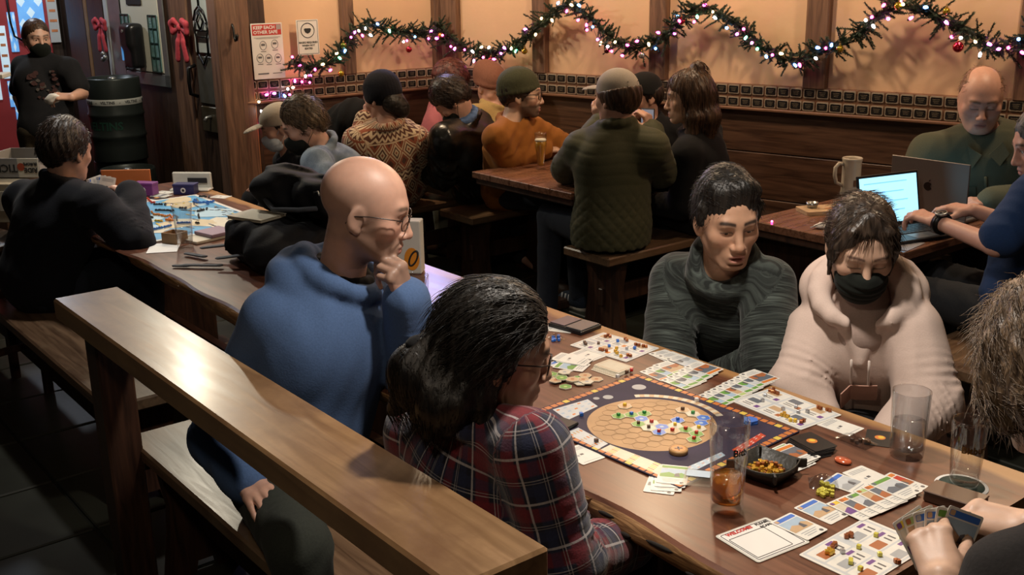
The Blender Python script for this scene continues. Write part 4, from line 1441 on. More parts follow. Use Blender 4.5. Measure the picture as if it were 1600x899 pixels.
    def shoes(s, m, m_sole=None, vox=.009):
        for an in (s.anL, s.anR):
            S = Solid(); toe = an+s.fl*.15; 
            hz = np.array([0, 0, 1.])
            S.rc(an-s.fl*.035-hz*(an[2]-.045), an+s.fl*.10-hz*(an[2]-.042), .037, .040, .02)
            S.rc(an+s.fl*.02-hz*(an[2]-.07), an+s.fl*.13-hz*(an[2]-.040), .045, .030, .02)
            S.rc(an-hz*.0, an-s.fl*.01-hz*(an[2]-.07), .042, .046, .02)
            S.cut((0, 0, .012), (0, 0, -1), .003)
            o = s.emit('shoe', S, m, vox)[0]
            S2 = Solid(); S2.rc(an-s.fl*.04-hz*(an[2]-.016), an+s.fl*.145-hz*(an[2]-.016), .040, .040, .01, flat=(hz, .45)); S2.cut((0, 0, .002), (0, 0, -1), .001)
            s.emit('sole', S2, m_sole or m_black, vox, parent=o)


def shell_hair(H, S, thick=.010, front=.070, low=-.03, k=.012, side=-.02, crown=0., back=-.06):
    """close cropped cap of hair: skull offset minus the face and the neck"""
    s = H.s
    S.el(H(0, -.016, .036+crown*.5), H.r(.0765+thick, .099+thick, .088+thick+crown), H.M, .01)
    S.el(H(0, -.040, .0), H.r(.074+thick, .072+thick, .080), H.M, .03*s)
    S.el(H(0, .115+front-.082, -.022), H.r(.064, .070, .114), H.M, k*s, 's')
    S.bx(H(0, .115+front-.082, -.10), H.r(.12, .075, .140), .03*s, H.M, k*s, 's')
    S.bx(H(0, .02, -.17+low+.05), H.r(.12, .085, .085), .02*s, H.M, k*s, 's')
    S.bx(H(0, -.05, -.20+back+.06), H.r(.12, .12, .085), .02*s, H.M, k*s, 's')


SK_FAIR = (.52, .30, .22); SK_PINK = (.56, .31, .24); SK_TAN = (.47, .27, .175); SK_BROWN = (.30, .155, .085); SK_LIGHT = (.56, .36, .26)
LIP = (.36, .12, .10)
m_frame_dk = mat('spectacle_frame', (.03, .018, .014), .3)
m_jean = cloth('denim_dark', (.018, .022, .032), .3, 200)
m_trou = cloth('trouser_black', (.012, .012, .014), .3, 160)
m_shoe = mat('shoe_leather', (.05, .025, .015), .5, noise=.3, scale=40)
hair_black = hair_mat('hair_black', (.004, .0035, .003), (.018, .014, .011), .46)
hair_dkbr = hair_mat('hair_dark_brown', (.008, .005, .004), (.040, .024, .015), .4)
hair_brown = hair_mat('hair_brown', (.020, .010, .006), (.085, .045, .025), .42)
# ================================================================== people around the hexagon game
class NX:
    """tiny expression builder for shader node trees"""
    def __init__(s, nt): s.nt = nt

    def m(s, op, a, b_=None, c=None):
        n = s.nt.nodes.new('ShaderNodeMath'); n.operation = op
        for i, v in enumerate((a, b_, c)):
            if v is None: continue
            if hasattr(v, 'is_output'): s.nt.links.new(v, n.inputs[i])
            else: n.inputs[i].default_value = v
        return n.outputs[0]

    def stripe(s, x, period, center, width, soft=.15):
        """1 inside a stripe of the given relative width, 0 outside"""
        fr = s.m('FRACT', s.m('DIVIDE', x, period))
        d = s.m('ABSOLUTE', s.m('SUBTRACT', fr, center))
        return s.rng(d, width/2*(1+soft), width/2*(1-soft))

    def rng(s, x, a, b_, c=0., d=1.):
        n = s.nt.nodes.new('ShaderNodeMapRange'); n.clamp = True
        s.nt.links.new(x, n.inputs[0])
        for i, v in enumerate((a, b_, c, d)): n.inputs[1+i].default_value = v
        return n.outputs[0]

    def mix(s, f, a, b_):
        n = s.nt.nodes.new('ShaderNodeMix'); n.data_type = 'RGBA'
        for i, v in ((0, f), (6, a), (7, b_)):
            if hasattr(v, 'is_output'): s.nt.links.new(v, n.inputs[i])
            elif i == 0: n.inputs[0].default_value = v
            else: n.inputs[i].default_value = C4(v)
        return n.outputs[2]

    def noise(s, vec, scale, detail=3., stretch=None, dist=0.):
        if stretch is not None:
            mp = s.nt.nodes.new('ShaderNodeMapping'); mp.inputs['Scale'].default_value = stretch
            s.nt.links.new(vec, mp.inputs[0]); vec = mp.outputs[0]
        n = s.nt.nodes.new('ShaderNodeTexNoise'); n.inputs['Scale'].default_value = scale; n.inputs['Detail'].default_value = detail; n.inputs['Distortion'].default_value = dist
        s.nt.links.new(vec, n.inputs['Vector'])
        return n.outputs[0]

    def attr(s, name='pat'):
        n = s.nt.nodes.new('ShaderNodeAttribute'); n.attribute_name = name
        sp = s.nt.nodes.new('ShaderNodeSeparateXYZ'); s.nt.links.new(n.outputs['Vector'], sp.inputs[0])
        return n.outputs['Vector'], sp.outputs[0], sp.outputs[1]

    def obj(s):
        return s.nt.nodes.new('ShaderNodeTexCoord').outputs['Object']

    def bump(s, h, b_, st=.3, dist=.002):
        n = s.nt.nodes.new('ShaderNodeBump'); n.inputs['Strength'].default_value = st; n.inputs['Distance'].default_value = dist
        s.nt.links.new(h, n.inputs['Height']); s.nt.links.new(n.outputs[0], b_.inputs['Normal'])


def plaid_mat():
    m, nt, b_ = _new('plaid_flannel'); x = NX(nt)
    vec, u, v = x.attr()
    P_ = .088
    col = (.012, .013, .026)
    r1 = x.m('MULTIPLY', x.stripe(u, P_, .30, .30), .62); r2 = x.m('MULTIPLY', x.stripe(v, P_, .30, .30), .62)
    c = x.mix(r1, col, (.20, .016, .024)); c = x.mix(r2, c, (.20, .016, .024))
    n1 = x.m('MULTIPLY', x.stripe(u, P_, .78, .22), .5); n2 = x.m('MULTIPLY', x.stripe(v, P_, .78, .22), .5)
    c = x.mix(n1, c, (.022, .030, .075)); c = x.mix(n2, c, (.022, .030, .075))
    for cen, wd, am in ((.06, .050, .72), (.56, .022, .5), (.62, .018, .4)):
        a = x.m('MULTIPLY', x.stripe(u, P_, cen, wd), am); d = x.m('MULTIPLY', x.stripe(v, P_, cen, wd), am)
        c = x.mix(a, c, (.50, .46, .46)); c = x.mix(d, c, (.50, .46, .46))
    nz = x.noise(x.obj(), 240)
    c = x.mix(x.rng(nz, .3, .8, 0, .35), c, (.01, .01, .015))
    nt.links.new(c, b_.inputs['Base Color']); b_.inputs['Roughness'].default_value = .92; b_.inputs['Sheen Weight'].default_value = .2
    b_.inputs['Specular IOR Level'].default_value = .25
    x.bump(nz, b_, .3)
    return m


def heather_mat(name, c1, c2, su=6., sv=95., lo=.42, hi=.68):
    m, nt, b_ = _new(name); x = NX(nt)
    vec, u, v = x.attr()
    n = x.noise(vec, 1., 4., (su, sv, 0), 1.5)
    n2 = x.noise(vec, 1., 2., (su*.5, sv*.3, 0))
    f = x.m('MULTIPLY', x.rng(n, lo, hi), x.rng(n2, .3, .65, .35, 1.))
    nt.links.new(x.mix(f, c1, c2), b_.inputs['Base Color'])
    b_.inputs['Roughness'].default_value = .9; b_.inputs['Sheen Weight'].default_value = .1; b_.inputs['Specular IOR Level'].default_value = .3
    x.bump(n, b_, .5, .003)
    return m


def arm_segs(p, rad=.065):
    return [(p.shL, p.elL, rad, p.fw, .37), (p.elL, p.wrL, rad*.85, p.fw, .67), (p.shR, p.elR, rad, p.fw, .37), (p.elR, p.wrR, rad*.85, p.fw, .67)]


def ring(S, c, rt, fw, up, rx, ry, a0, a1, r0, r1=None, lift=0., n=14, k=.01):
    """part of a collar: angle 0 = front, 180 = back"""
    pts = []; rr = []
    for i in range(n+1):
        a = R(a0+(a1-a0)*i/n)
        bk = (1-math.cos(a))/2
        pts.append(c+rt*rx*math.sin(a)+fw*ry*math.cos(a)+up*lift*bk); rr.append(r0+((r1 or r0)-r0)*bk)
    return S.chain(pts, rr, k)


# ------------------------------------------------------------------ bald man in the blue hoodie
BF = unit(TV)                            # he sits sideways on the bench
bald = Person('bald bearded person with glasses in a blue hoodie, hand on chin', J(571, 327, 2.64), (1, -.02), J(532, 444, 2.74), W(-2.40, 1.16, .55), torso=(.80, -.50, 0), pitch=13,
              hs=1.05, sw=.18, build=1.12, shR=J(428, 500, 2.68), shL=J(612, 486, 2.92), elR=J(342, 684, 2.80), wrR=J(386, 752, 2.62), elL=J(650, 585, 2.78), wrL=J(634, 470, 2.66),
              legs=unit(TV*.97-NV*.1), knR=W(-1.98, .95, .57), anR=W(-1.93, .93, .09), knL=W(-2.0, 1.27, .56), anL=W(-1.95, 1.29, .09))
p = bald
hd = unit(J(612, 405, 2.60)-p.wrL)
p.body(SK_FAIR, .010, .0028, hands={'L': dict(fwd=hd, back=(.75, -.62, .1), curl=[(62, 42, 22), (70, 52, 30), (76, 60, 34), (80, 66, 36)], thumb=(30, 50, 10, 12), s=1.02, spread=3),
                                   'R': dict(fwd=J(428, 800, 2.46)-p.wrR, back=(-.1, -.35, .95), curl=[(10, 14, 8), (8, 14, 8), (10, 16, 8), (14, 18, 10)], thumb=(46, 12, 4, 8), s=1.06, spread=5)},
       eyes='half', lip=(.34, .14, .12), brow=(.10, .06, .04), stubble=((.17, .115, .085), .62), look=(0, -.35), jaw=1.04,
       scalp=((.30, .19, .145), lambda x, y, z: .55*smooth01((.055-y)/.05)*smooth01((.075-z)/.03)*smooth01((z+.09)/.03)), blush=.3)
glasses_for(p.H, p.root, p.o, m_frame_dk, 'round', .046, .038, .0013)
m_hood = cloth('hoodie_blue', (.066, .118, .245), .22, 220, big=.3)
S = Solid(); p.torso(S, .020, loose=.02); p.arms(S, .019, .006, .008, .008, k=.022)
S.rc(p.pel-p.fw*.01, p.pel+p.up*.1, .165, .165, .03, flat=(p.fw, .8))
V = None
ring(S, p.neck+p.up*.005-p.fw*.005, p.rt, p.fw, p.up, .100, .100, -155, 155, .020, .034, .045, k=.02)
ring(S, p.neck-p.up*.03-p.fw*.05, p.rt, p.fw, p.up, .115, .085, 70, 290, .020, .044, .025, k=.03)
S.rc(p.neck-p.fw*.12+p.up*.00, p.neck-p.fw*.13-p.up*.10, .055, .035, .04)
S.el(p.neck+p.up*.05, (.066, .070, .10), np.stack([p.rt, p.fw, p.up], 1), .012, 's')
p.emit('hoodie', S, m_hood, .0065, wrinkle(.0045, 21, 3))
S = Solid(); ring(S, p.neck+p.up*.025, p.rt, p.fw, p.up, .066, .070, 0, 360, .013, .016, .02, k=.01)
S.rc(p.neck+p.fw*.06-p.up*.01, p.neck+p.fw*.09-p.up*.13, .04, .03, .03, flat=(p.fw, .6))
p.emit('neck_warmer', S, cloth('black_knit', (.008, .008, .010), .3, 200), .006)
q = MB()
for sx in (-1, 1):
    a = p.neck+p.fw*.105+p.rt*.035*sx-p.up*.03
    q.tube([a-p.o, a+p.fw*.035-p.up*.06-p.o, a+p.fw*.04-p.up*.16-p.o], .0028, 6)
q.build('drawstring', m_hood, p.root)
p.trousers(cloth('trouser_olive', (.030, .034, .028), .3, 180), .009, .014)
p.shoes(m_shoe)

# ------------------------------------------------------------------ woman in plaid with long black hair
plaid = Person('person with long black hair, glasses and a plaid flannel shirt beside the rail', J(776, 546, 2.07), (.985, .17), J(745, 655, 2.10), W(-1.62, 1.17, .54), torso=(.83, .55, 0), pitch=13, roll=-3, hs=1.0,
               sw=.165, build=1.0, shR=J(833, 704, 1.98), shL=J(655, 676, 2.28), elR=J(880, 880, 2.02), elL=J(668, 830, 2.34), wrR=W(-1.46, 1.46, .63), wrL=W(-1.66, 1.46, .63), legs=NV)
p = plaid
p.body(SK_TAN, .010, .0028, eyes='half', lip=(.36, .13, .12), brow=(.03, .02, .015), look=(0, -.3), blush=.2, hands={'R': dict(fwd=p.wrR-p.elR, back=(0, 0, 1))})
glasses_for(p.H, p.root, p.o, m_frame_dk, 'round', .046, .038, .0014)
S = Solid(); p.torso(S, .014, loose=.012); p.arms(S, .016, .004, .007, .010, k=.022)
ring(S, p.neck+p.up*.0, p.rt, p.fw, p.up, .078, .080, 20, 340, .018, .022, .03, k=.015)
S.el(p.neck+p.up*.06, (.058, .062, .08), np.stack([p.rt, p.fw, p.up], 1), .010, 's')
segs = arm_segs(p, .068)+[(p.pel-p.up*.3, p.neck+p.up*.3, .15, p.fw, .02)]
p.emit('flannel_shirt', S, plaid_mat(), .0055, wrinkle(.005, 24, 5), lambda V: {'pat': cylmap(V, segs)})
p.trousers(m_jean, .011); p.shoes(m_shoe)
H = p.H
S = Solid()
shell_hair(H, S, .013, .072, -.02, .015, back=-.10, crown=.002)
pt = H(.0, -.128, -.012)                          # half-up tie at the back
nb = p.neck; bk = -p.fw
locks = [([H(.01, -.115, -.02), H(.015, -.145, -.06), nb+bk*.085+p.up*.085, nb+bk*.115+p.up*.035-p.rt*.02], [.045, .050, .046, .018]),
         ([H(.055, -.07, -.03), H(.066, -.080, -.075), nb+bk*.07+p.rt*.045+p.up*.075, nb+bk*.09+p.rt*.05+p.up*.025], [.034, .036, .032, .012]),
         ([H(.068, -.035, -.02), H(.070, -.030, -.075), H(.074, -.005, -.125), H(.078, .030, -.160)], [.022, .028, .028, .014]),
         ([H(-.055, -.08, -.02), nb+bk*.09-p.rt*.07+p.up*.07, nb+bk*.12-p.rt*.11+p.up*.01], [.04, .044, .018]),
         ([H(.03, -.115, -.04), nb+bk*.095+p.rt*.02+p.up*.06, nb+bk*.115+p.rt*.02+p.up*.01], [.035, .038, .012])]
for pts, rr_ in locks: S.chain(pts, rr_, .02)


def hair_disp(H_, amp=.003, f1=190., f2=90.):
    def fn(P_):
        q = H_.inv(P_)
        return amp*np.sin(np.arctan2(q[:, 0], -q[:, 1]+.02)*30+q[:, 2]*35+2*np.sin(q[:, 2]*25))+amp*.6*np.sin(q[:, 0]*f1+q[:, 1]*f2+3*np.sin(q[:, 2]*18))
    return fn


ho, hv_, hq = p.emit('hair', S, hair_black, .0055, hair_disp(H, .0022))
q = MB(); prof = [(.026*math.sin(math.pi*i/8), -.026*math.cos(math.pi*i/8)) for i in range(9)]
q.lathe([(a*1.0, b_*.72) for a, b_ in prof], 14, c=tuple(H(.01, -.150, -.01)-p.o)); q.build('hair_tie', cloth('scrunchie', (.006, .006, .007), .2, 120), p.root)


def hair_strands(p, H, V, m, n, length, seed, width=.0010, grav=.30, rnd=.10, flowdir=None, sel=None, lift=.002, parent=None, curl=0.):
    rr = np.random.RandomState(seed)
    idx = np.arange(len(V)) if sel is None else np.nonzero(sel(H.inv(V)))[0]
    if len(idx) == 0: return
    idx = rr.choice(idx, n)
    roots = V[idx]; q = H.inv(roots)
    nrm = q*np.array([1, .8, 1]); nrm[:, 1] += .012; nrm = nrm/(np.linalg.norm(nrm, axis=1)[:, None]+1e-9)
    if flowdir is None:
        fl = np.stack([q[:, 0]*3, -.6-0*q[:, 1], -q[:, 2]*2-.3], 1)
    else: fl = flowdir(q)
    fl = fl-nrm*(fl*nrm).sum(1)[:, None]; fl = fl/(np.linalg.norm(fl, axis=1)[:, None]+1e-9)
    d = (fl+nrm*.12) @ H.M.T
    return sprout('strands', roots+(nrm @ H.M.T)*lift, d, length, m, parent or p.root, p.o, 6, width, grav, rnd, seed, curl)


hair_strands(p, H, hv_, hair_black, 2400, .060, 4, .0009, .15, .07, flowdir=lambda q: np.where((q[:, 2] > -.02)[:, None], np.stack([q[:, 0]*2, -1.0+0*q[:, 0], -.25+0*q[:, 0]], 1), np.stack([q[:, 0]*1.0, -.2+0*q[:, 0], -1+0*q[:, 0]], 1)), parent=ho)

# ------------------------------------------------------------------ man in the striped dark sweater
sw = Person('short black haired person in a dark streaked sweater across the board', J(1136, 342, 3.04), (.16, -.98), J(1128, 428, 3.14), W(-2.22, 2.60, .55), torso=(-.42, -.85, 0), pitch=11, roll=-2, hs=1.04,
            build=1.04, shR=J(1056, 440, 3.24), shL=J(1200, 444, 3.10), elR=J(1044, 560, 3.16), elL=J(1204, 570, 3.02), wrR=W(-2.10, 2.30, .62), wrL=W(-1.97, 2.30, .62), legs=-NV)
p = sw
p.body(SK_TAN, .010, .0026, eyes='half', mouth=.0040, lip=(.40, .17, .14), brow=(.018, .012, .010), look=(.12, -.32), blush=.22, brow_w=.0052, stubble=((.16, .09, .06), .25), jaw=1.06)
m_sw = heather_mat('streaked_knit', (.010, .013, .012), (.085, .105, .095))
S = Solid(); p.torso(S, .020, loose=.02); p.arms(S, .021, .0, .008, .010, k=.02)
ring(S, p.neck+p.up*.022, p.rt, p.fw, p.up, .074, .078, 0, 360, .024, .032, .045, k=.02)
S.el(p.neck+p.up*.09, (.062, .066, .08), np.stack([p.rt, p.fw, p.up], 1), .010, 's')
segs_s = arm_segs(p, .072)+[(p.pel-p.up*.3, p.neck+p.up*.3, .16, p.rt, .02)]
p.emit('sweater', S, m_sw, .0065, wrinkle(.005, 22, 8), lambda V: {'pat': cylmap(V, segs_s)})
p.trousers(m_jean, .012); p.shoes(m_shoe)
H = p.H; S = Solid()
shell_hair(H, S, .006, .086, .012, .012, crown=.012, back=-.03)
S.chain([H(-.052, .040, .092), H(.0, .056, .104), H(.052, .044, .092)], [.018, .020, .018], .02)
S.chain([H(-.056, .02, .085), H(-.02, .05, .106), H(.05, .02, .106)], [.020, .024, .024], .02)
for x in (-1, 1): S.rc(H(x*.077, .018, .045), H(x*.079, .010, .000), .014*H.s, .008*H.s, .012)
ho, hv_, hq = p.emit('hair', S, hair_black, .0045, hair_disp(H, .0018))
hair_strands(p, H, hv_, hair_black, 1300, .016, 9, .0008, .0, .06, flowdir=lambda q: np.stack([.6+q[:, 0]*2, np.where(q[:, 2] > .06, -.3, -.2), np.where(q[:, 2] > .06, .5, -1.)], 1), parent=ho)

# ------------------------------------------------------------------ woman in the pale hoodie
pk = Person('person in a pale pink hoodie and black mask with tied back hair', J(1346, 385, 2.80), (-.10, -1), J(1348, 470, 2.90), W(-1.68, 2.60, .54), torso=(-.30, -.9, 0), pitch=21, hs=1.0, build=1.0,
            shR=J(1276, 518, 2.98), shL=J(1426, 516, 2.86), elR=J(1248, 606, 2.94), elL=J(1450, 630, 2.82), wrR=W(-1.60, 2.28, .64), wrL=W(-1.38, 2.30, .64), legs=-NV)
p = pk
p.body(SK_LIGHT, .010, .0028, eyes='closed', lip=None, brow=(.11, .06, .045), brow_w=.0036, blush=.3, eye_mesh=False)
mask_for(p.H, p.root, p.o, cloth('mask_black', (.007, .009, .007), .2, 300, bump=.1), .0035)
m_pk = cloth('hoodie_pale_pink', (.60, .47, .41), .08, 260, big=.12)
S = Solid(); p.torso(S, .018, loose=.022); p.arms(S, .024, .006, .009, .016, k=.018)
M3 = np.stack([p.rt, p.fw, p.up], 1)
ring(S, p.neck+p.up*.010+p.fw*.01, p.rt, p.fw, p.up, .112, .098, 18, 342, .018, .036, .055, k=.02)
ring(S, p.neck-p.up*.02-p.fw*.04, p.rt, p.fw, p.up, .125, .085, 75, 285, .022, .046, .03, k=.03)
S.rc(p.neck+p.fw*.085+p.rt*.04-p.up*.005, p.neck+p.fw*.135-p.up*.095, .022, .012, .012)
S.rc(p.neck+p.fw*.085-p.rt*.04-p.up*.005, p.neck+p.fw*.135-p.up*.095, .022, .012, .012)
S.el(p.neck+p.up*.045+p.fw*.03, (.074, .072, .10), M3, .012, 's')
S.el(p.neck+p.fw*.105+p.up*.012, (.028, .05, .045), M3, .012, 's')
hoodie_pk, vpk, _ = p.emit('hoodie', S, m_pk, .0065, wrinkle(.0050, 19, 14))
S = Solid(); S.rc(p.neck-p.up*.005, p.neck-p.up*.06+p.fw*.045, .075, .085, .02)
p.emit('undershirt', S, cloth('undershirt_grey', (.40, .30, .26), .1, 200), .008)


def on_chest(p, V, rt_, up_, lift=.003):
    """point on the front of the garment at the given right/up offset from the neck base"""
    q = V-p.neck; a = q @ p.rt; c = q @ p.up; f_ = q @ p.fw
    w_ = (np.abs(a-rt_) < .018) & (np.abs(c-up_) < .018) & (f_ < .185)
    if not w_.any(): w_ = (np.abs(a-rt_) < .04) & (np.abs(c-up_) < .05) & (f_ < .19)
    d = f_[w_].max()
    return p.neck+p.rt*rt_+p.up*up_+p.fw*(d+lift)


q = MB()
for sx, l in ((-1, .15), (1, .11)):
    pts = [on_chest(p, vpk, sx*.022, -.07-l*i/4, .008)-p.o for i in range(5)]
    q.tube(pts, .0032, 6)
q.build('drawstring', mat('cord_white', (.72, .62, .56), .8), p.root)
q = MB(); g = [[on_chest(p, vpk, -.045+.09*i/4, -.160-.055*j/2, .013)-p.o for i in range(5)] for j in range(3)]
for j in range(2):
    for i in range(4): q.add([g[j][i], g[j][i+1], g[j+1][i+1], g[j+1][i]], [(0, 1, 2, 3)])
o = q.build('chest_patch', cloth('patch_rose', (.47, .27, .21), .12, 200), p.root)
sm = o.modifiers.new('thick', 'SOLIDIFY'); sm.thickness = .003
p.trousers(m_trou, .012); p.shoes(m_shoe)
H = p.H; S = Solid()
shell_hair(H, S, .009, .080, -.005, .010, crown=.003, back=-.05)
S.el(H(0, -.10, .055), H.r(.040, .035, .035), H.M, .02)
for x in (-1, 1):
    S.chain([H(x*.008, .040, .112), H(x*.044, .066, .085), H(x*.070, .056, .035), H(x*.076, .042, -.020)], [.014, .012, .010, .005], .014)
    S.chain([H(x*.072, .025, .05), H(x*.078, .022, -.01), H(x*.076, .020, -.075)], [.015, .010, .005], .012)
S.chain([H(-.03, .050, .100), H(-.050, .078, .062), H(-.062, .076, .015)], [.009, .006, .003], .008)
ho, hv_, hq = p.emit('hair', S, hair_mat('hair_umber', (.012, .008, .006), (.060, .040, .028), .36), .0045, hair_disp(H, .0009))
hair_strands(p, H, hv_, MATS['hair_umber'], 600, .026, 21, .0008, .0, .03, sel=lambda q: (q[:, 2] > .02) & (q[:, 1] < .05),
             flowdir=lambda q: np.stack([np.sign(q[:, 0])*.8, np.where(q[:, 1] > .02, .4, -.5), np.where(q[:, 1] > .02, -.9, .1)], 1), parent=ho)
# thin fringe wisps
rr = np.random.RandomState(5); n = 40
rx = rr.uniform(-.05, .05, n); roots = np.array([H(x, .078, .088+rr.uniform(-.01, .012)) for x in rx]); dirs = np.array([H.M @ np.array([x*16, .35, -1.]) for x in rx])
sprout('fringe', roots, dirs, .065, MATS['hair_umber'], ho, p.o, 6, .0010, .10, .05, 3)

# ------------------------------------------------------------------ player at the table end, cut by the frame
fg = Person('brown haired person in a dark top holding a fan of cards, partly out of view', J(1648, 580, 1.60), (-.05, 1.0), W(-.58, 1.52, 1.02), W(-.42, 1.50, .55), torso=-TV, pitch=24, hs=1.02,
            shR=W(-.62, 1.70, .97), shL=W(-.60, 1.34, .97), elR=W(-.60, 1.80, .78), elL=W(-.66, 1.30, .78), wrR=J(1606, 822, 1.82), wrL=J(1470, 905, 1.66), legs=-TV)
p = fg
fgL = dict(fwd=J(1452, 838, 1.72)-p.wrL, back=(-.25, -.90, .25), curl=[(30, 40, 20), (45, 55, 30), (60, 62, 35), (68, 66, 35)], thumb=(30, 35, 8, 10), s=1.0, spread=3)
fgR = dict(fwd=J(1520, 806, 1.86)-p.wrR, back=(.10, -.45, .88), curl=[(28, 30, 18), (36, 40, 22), (44, 50, 26), (52, 54, 30)], thumb=(22, 62, 4, 8), s=1.05, spread=3)
p.body(SK_LIGHT, .011, .004, hands={'L': fgL, 'R': fgR}, lip=LIP, brow=(.1, .06, .04), blush=.2, hand_vox=.003)
S = Solid(); p.torso(S, .016); p.arms(S, .014, .0, .005, .004, short=.35)
p.emit('top', S, cloth('top_charcoal', (.02, .018, .018), .3, 180), .010, wrinkle(.004, 22, 2))
p.trousers(m_trou, .012); p.shoes(m_shoe)
H = p.H; S = Solid()
shell_hair(H, S, .024, .085, -.03, .015, back=-.11)
S.chain([H(-.05, -.08, .02), H(-.055, -.08, -.04), H(-.05, -.07, -.075)], [.05, .05, .03], .03)
S.chain([H(.05, -.08, .02), H(.055, -.08, -.04), H(.05, -.07, -.075)], [.05, .05, .03], .03)
S.chain([H(-.075, -.02, .03), H(-.080, .0, -.03), H(-.075, .0, -.07)], [.03, .030, .020], .03)
m_fg = hair_mat('hair_fair_brown', (.045, .026, .014), (.20, .13, .075), .45)
ho, hv_, hq = p.emit('hair', S, m_fg, .006, hair_disp(H, .003))
hair_strands(p, H, hv_, m_fg, 3600, .042, 31, .0008, .15, .14, parent=ho, curl=.12)
# ================================================================== people at the other tables
FV, FC, FH = .015, .0095, .0050


def cap_for(p, m, vox=.006, brim=True, tall=.0, m_brim=None):
    H = p.H; S = Solid()
    S.el(H(0, -.012, .040), H.r(.086, .108, .090+tall), H.M, .01)
    S.el(H(0, -.02, .015), H.r(.083, .103, .06), H.M, .02)
    S.cut(H(0, 0, .010), -unit(H.M[:, 2]-H.M[:, 1]*.28), .004)
    cp = p.emit('cap', S, m, vox)[0]
    if brim:
        S = Solid(); S.el(H(0, .125, .034), H.r(.070, .075, .020), H.M, .01)
        S.el(H(0, .120, .022), H.r(.085, .09, .020), H.M, .004, 's'); S.cut(H(0, .075, 0), -H.M[:, 1], .004)
        p.emit('cap_brim', S, m_brim or m, vox, parent=cp)
    return cp


def beanie_for(p, m, vox=.006, fold=True, slouch=.0, low=.008):
    H = p.H; S = Solid()
    S.el(H(0, -.020, .045), H.r(.090, .112, .098), H.M, .01)
    if slouch: S.el(H(0, -.09, .06), H.r(.07, .07, .07), H.M, .05)
    S.el(H(0, -.02, .0), H.r(.086, .104, .07), H.M, .03)
    S.cut(H(0, 0, low), -unit(H.M[:, 2]-H.M[:, 1]*(.45 if low < 0 else .22)), .006)
    if fold: ring(S, H(0, -.018, .022), H.M[:, 0], unit(H.M[:, 1]+H.M[:, 2]*.22), H.M[:, 2], .080*H.s, .100*H.s, 0, 360, .014, .014, -.006, n=24, k=.008)
    return p.emit('beanie', S, m, vox, lambda P_: .0012*np.sin(np.arctan2(H.inv(P_)[:, 0], H.inv(P_)[:, 1])*46))[0]


def crop_hair(p, m, thick=.012, n=500, front=.085, low=.0, seed=1, L_=.03, crown=.006, vox=.0065, back=-.04, hat=False):
    S = Solid(); shell_hair(p.H, S, thick, front, low, .012, crown=crown, back=back)
    if hat: S.cut(p.H(0, 0, .034), unit(p.H.M[:, 2]+p.H.M[:, 1]*.15), .006)
    ho, V, Q = p.emit('hair', S, m, vox, hair_disp(p.H, .0016))
    if n and not hat: hair_strands(p, p.H, V, m, n, L_, seed, .0015, .10, .12, parent=ho)
    return ho


def garment(p, name, m, c=.018, loose=.016, fold=.006, cuff=.0, seed=0, vox=FC, collar=.02, rise=.03, short=None, amp=.005, segs=None, extra=None, disp=None):
    S = Solid(); p.torso(S, c, loose=loose); p.arms(S, c, cuff, fold, .006, k=.024, short=short)
    if extra: extra(S)
    if collar:
        ring(S, p.neck+p.up*.005, p.rt, p.fw, p.up, .076, .078, 0, 360, collar*.8, collar, rise, k=.012)
        S.el(p.neck+p.up*.065, (.060, .064, .08), np.stack([p.rt, p.fw, p.up], 1), .010, 's')
    at = None
    if segs == 'limbs':
        sg = arm_segs(p, .07)+[(p.pel-p.up*.3, p.neck+p.up*.3, .16, -p.fw, .02)]
        at = lambda V: {'pat': cylmap(V, sg)}
    return p.emit(name, S, m, vox, disp or wrinkle(amp, 22, seed), at)


# --- train game player in the black pullover
p = Person('person with short dark hair in a black pullover at the train game', J(104, 236, 4.5), (.40, .91), J(98, 292, 4.52), W(-4.70, 1.16, .55), torso=(.66, .75, 0), pitch=12, hs=1.02, build=1.1,
           shR=J(152, 322, 4.36), shL=J(38, 312, 4.68), elR=J(213, 382, 4.32), wrR=J(203, 304, 4.52), elL=J(60, 390, 4.95), wrL=J(140, 312, 4.95), legs=NV)
p.body(SK_FAIR, .014, .0045, hands={'R': dict(fwd=J(168, 286, 4.60)-p.wrR, back=(.5, -.2, .85), curl=[(30, 35, 20)]*4, thumb=(25, 45, 10, 10)), 'L': dict(fwd=J(172, 292, 4.9)-p.wrL, back=(-.3, -.2, .9), curl=[(40, 40, 20)]*4)},
       lip=LIP, brow=(.03, .02, .015), hand_vox=.005)
garment(p, 'pullover', cloth('pullover_black', (.008, .009, .013), .35, 200), .022, .02, .007, .004, 4, .0085, .024)
p.trousers(m_jean, .013); p.shoes(m_shoe)
crop_hair(p, hair_dkbr, .009, 900, .085, .0, 2, .022, .008, .0055)
train_player = p

# --- standing masked man
sp_ = J(74, 205, 6.95)
p = Person('standing masked person in a black printed tee by the entrance', J(58, 60, 6.92), (.62, -.78), J(66, 90, 6.97), sp_, torso=(.30, -.95, 0), pitch=4, hs=.96, build=1.0,
           shR=J(36, 104, 6.98), shL=J(108, 106, 6.9), elR=J(30, 152, 7.0), wrR=J(40, 190, 6.95), elL=J(128, 146, 6.9), wrL=J(112, 152, 6.68), legs=(.2, -.98, 0))
for nm_, hp in (('L', p.hpL), ('R', p.hpR)):
    setattr(p, 'kn'+nm_, hp*np.array([1, 1, .52])); setattr(p, 'an'+nm_, hp*np.array([1, 1, 0])+np.array([0, .04, .09]))
p.body(SK_FAIR, FV, FH, hands={'L': dict(fwd=(-1, -.25, .1), back=(.1, -.5, .85), curl=[(40, 40, 20)]*4)}, brow=(.05, .03, .02), hand_vox=.006)
mask_for(p.H, p.root, p.o, MATS['mask_black'], .006, False)
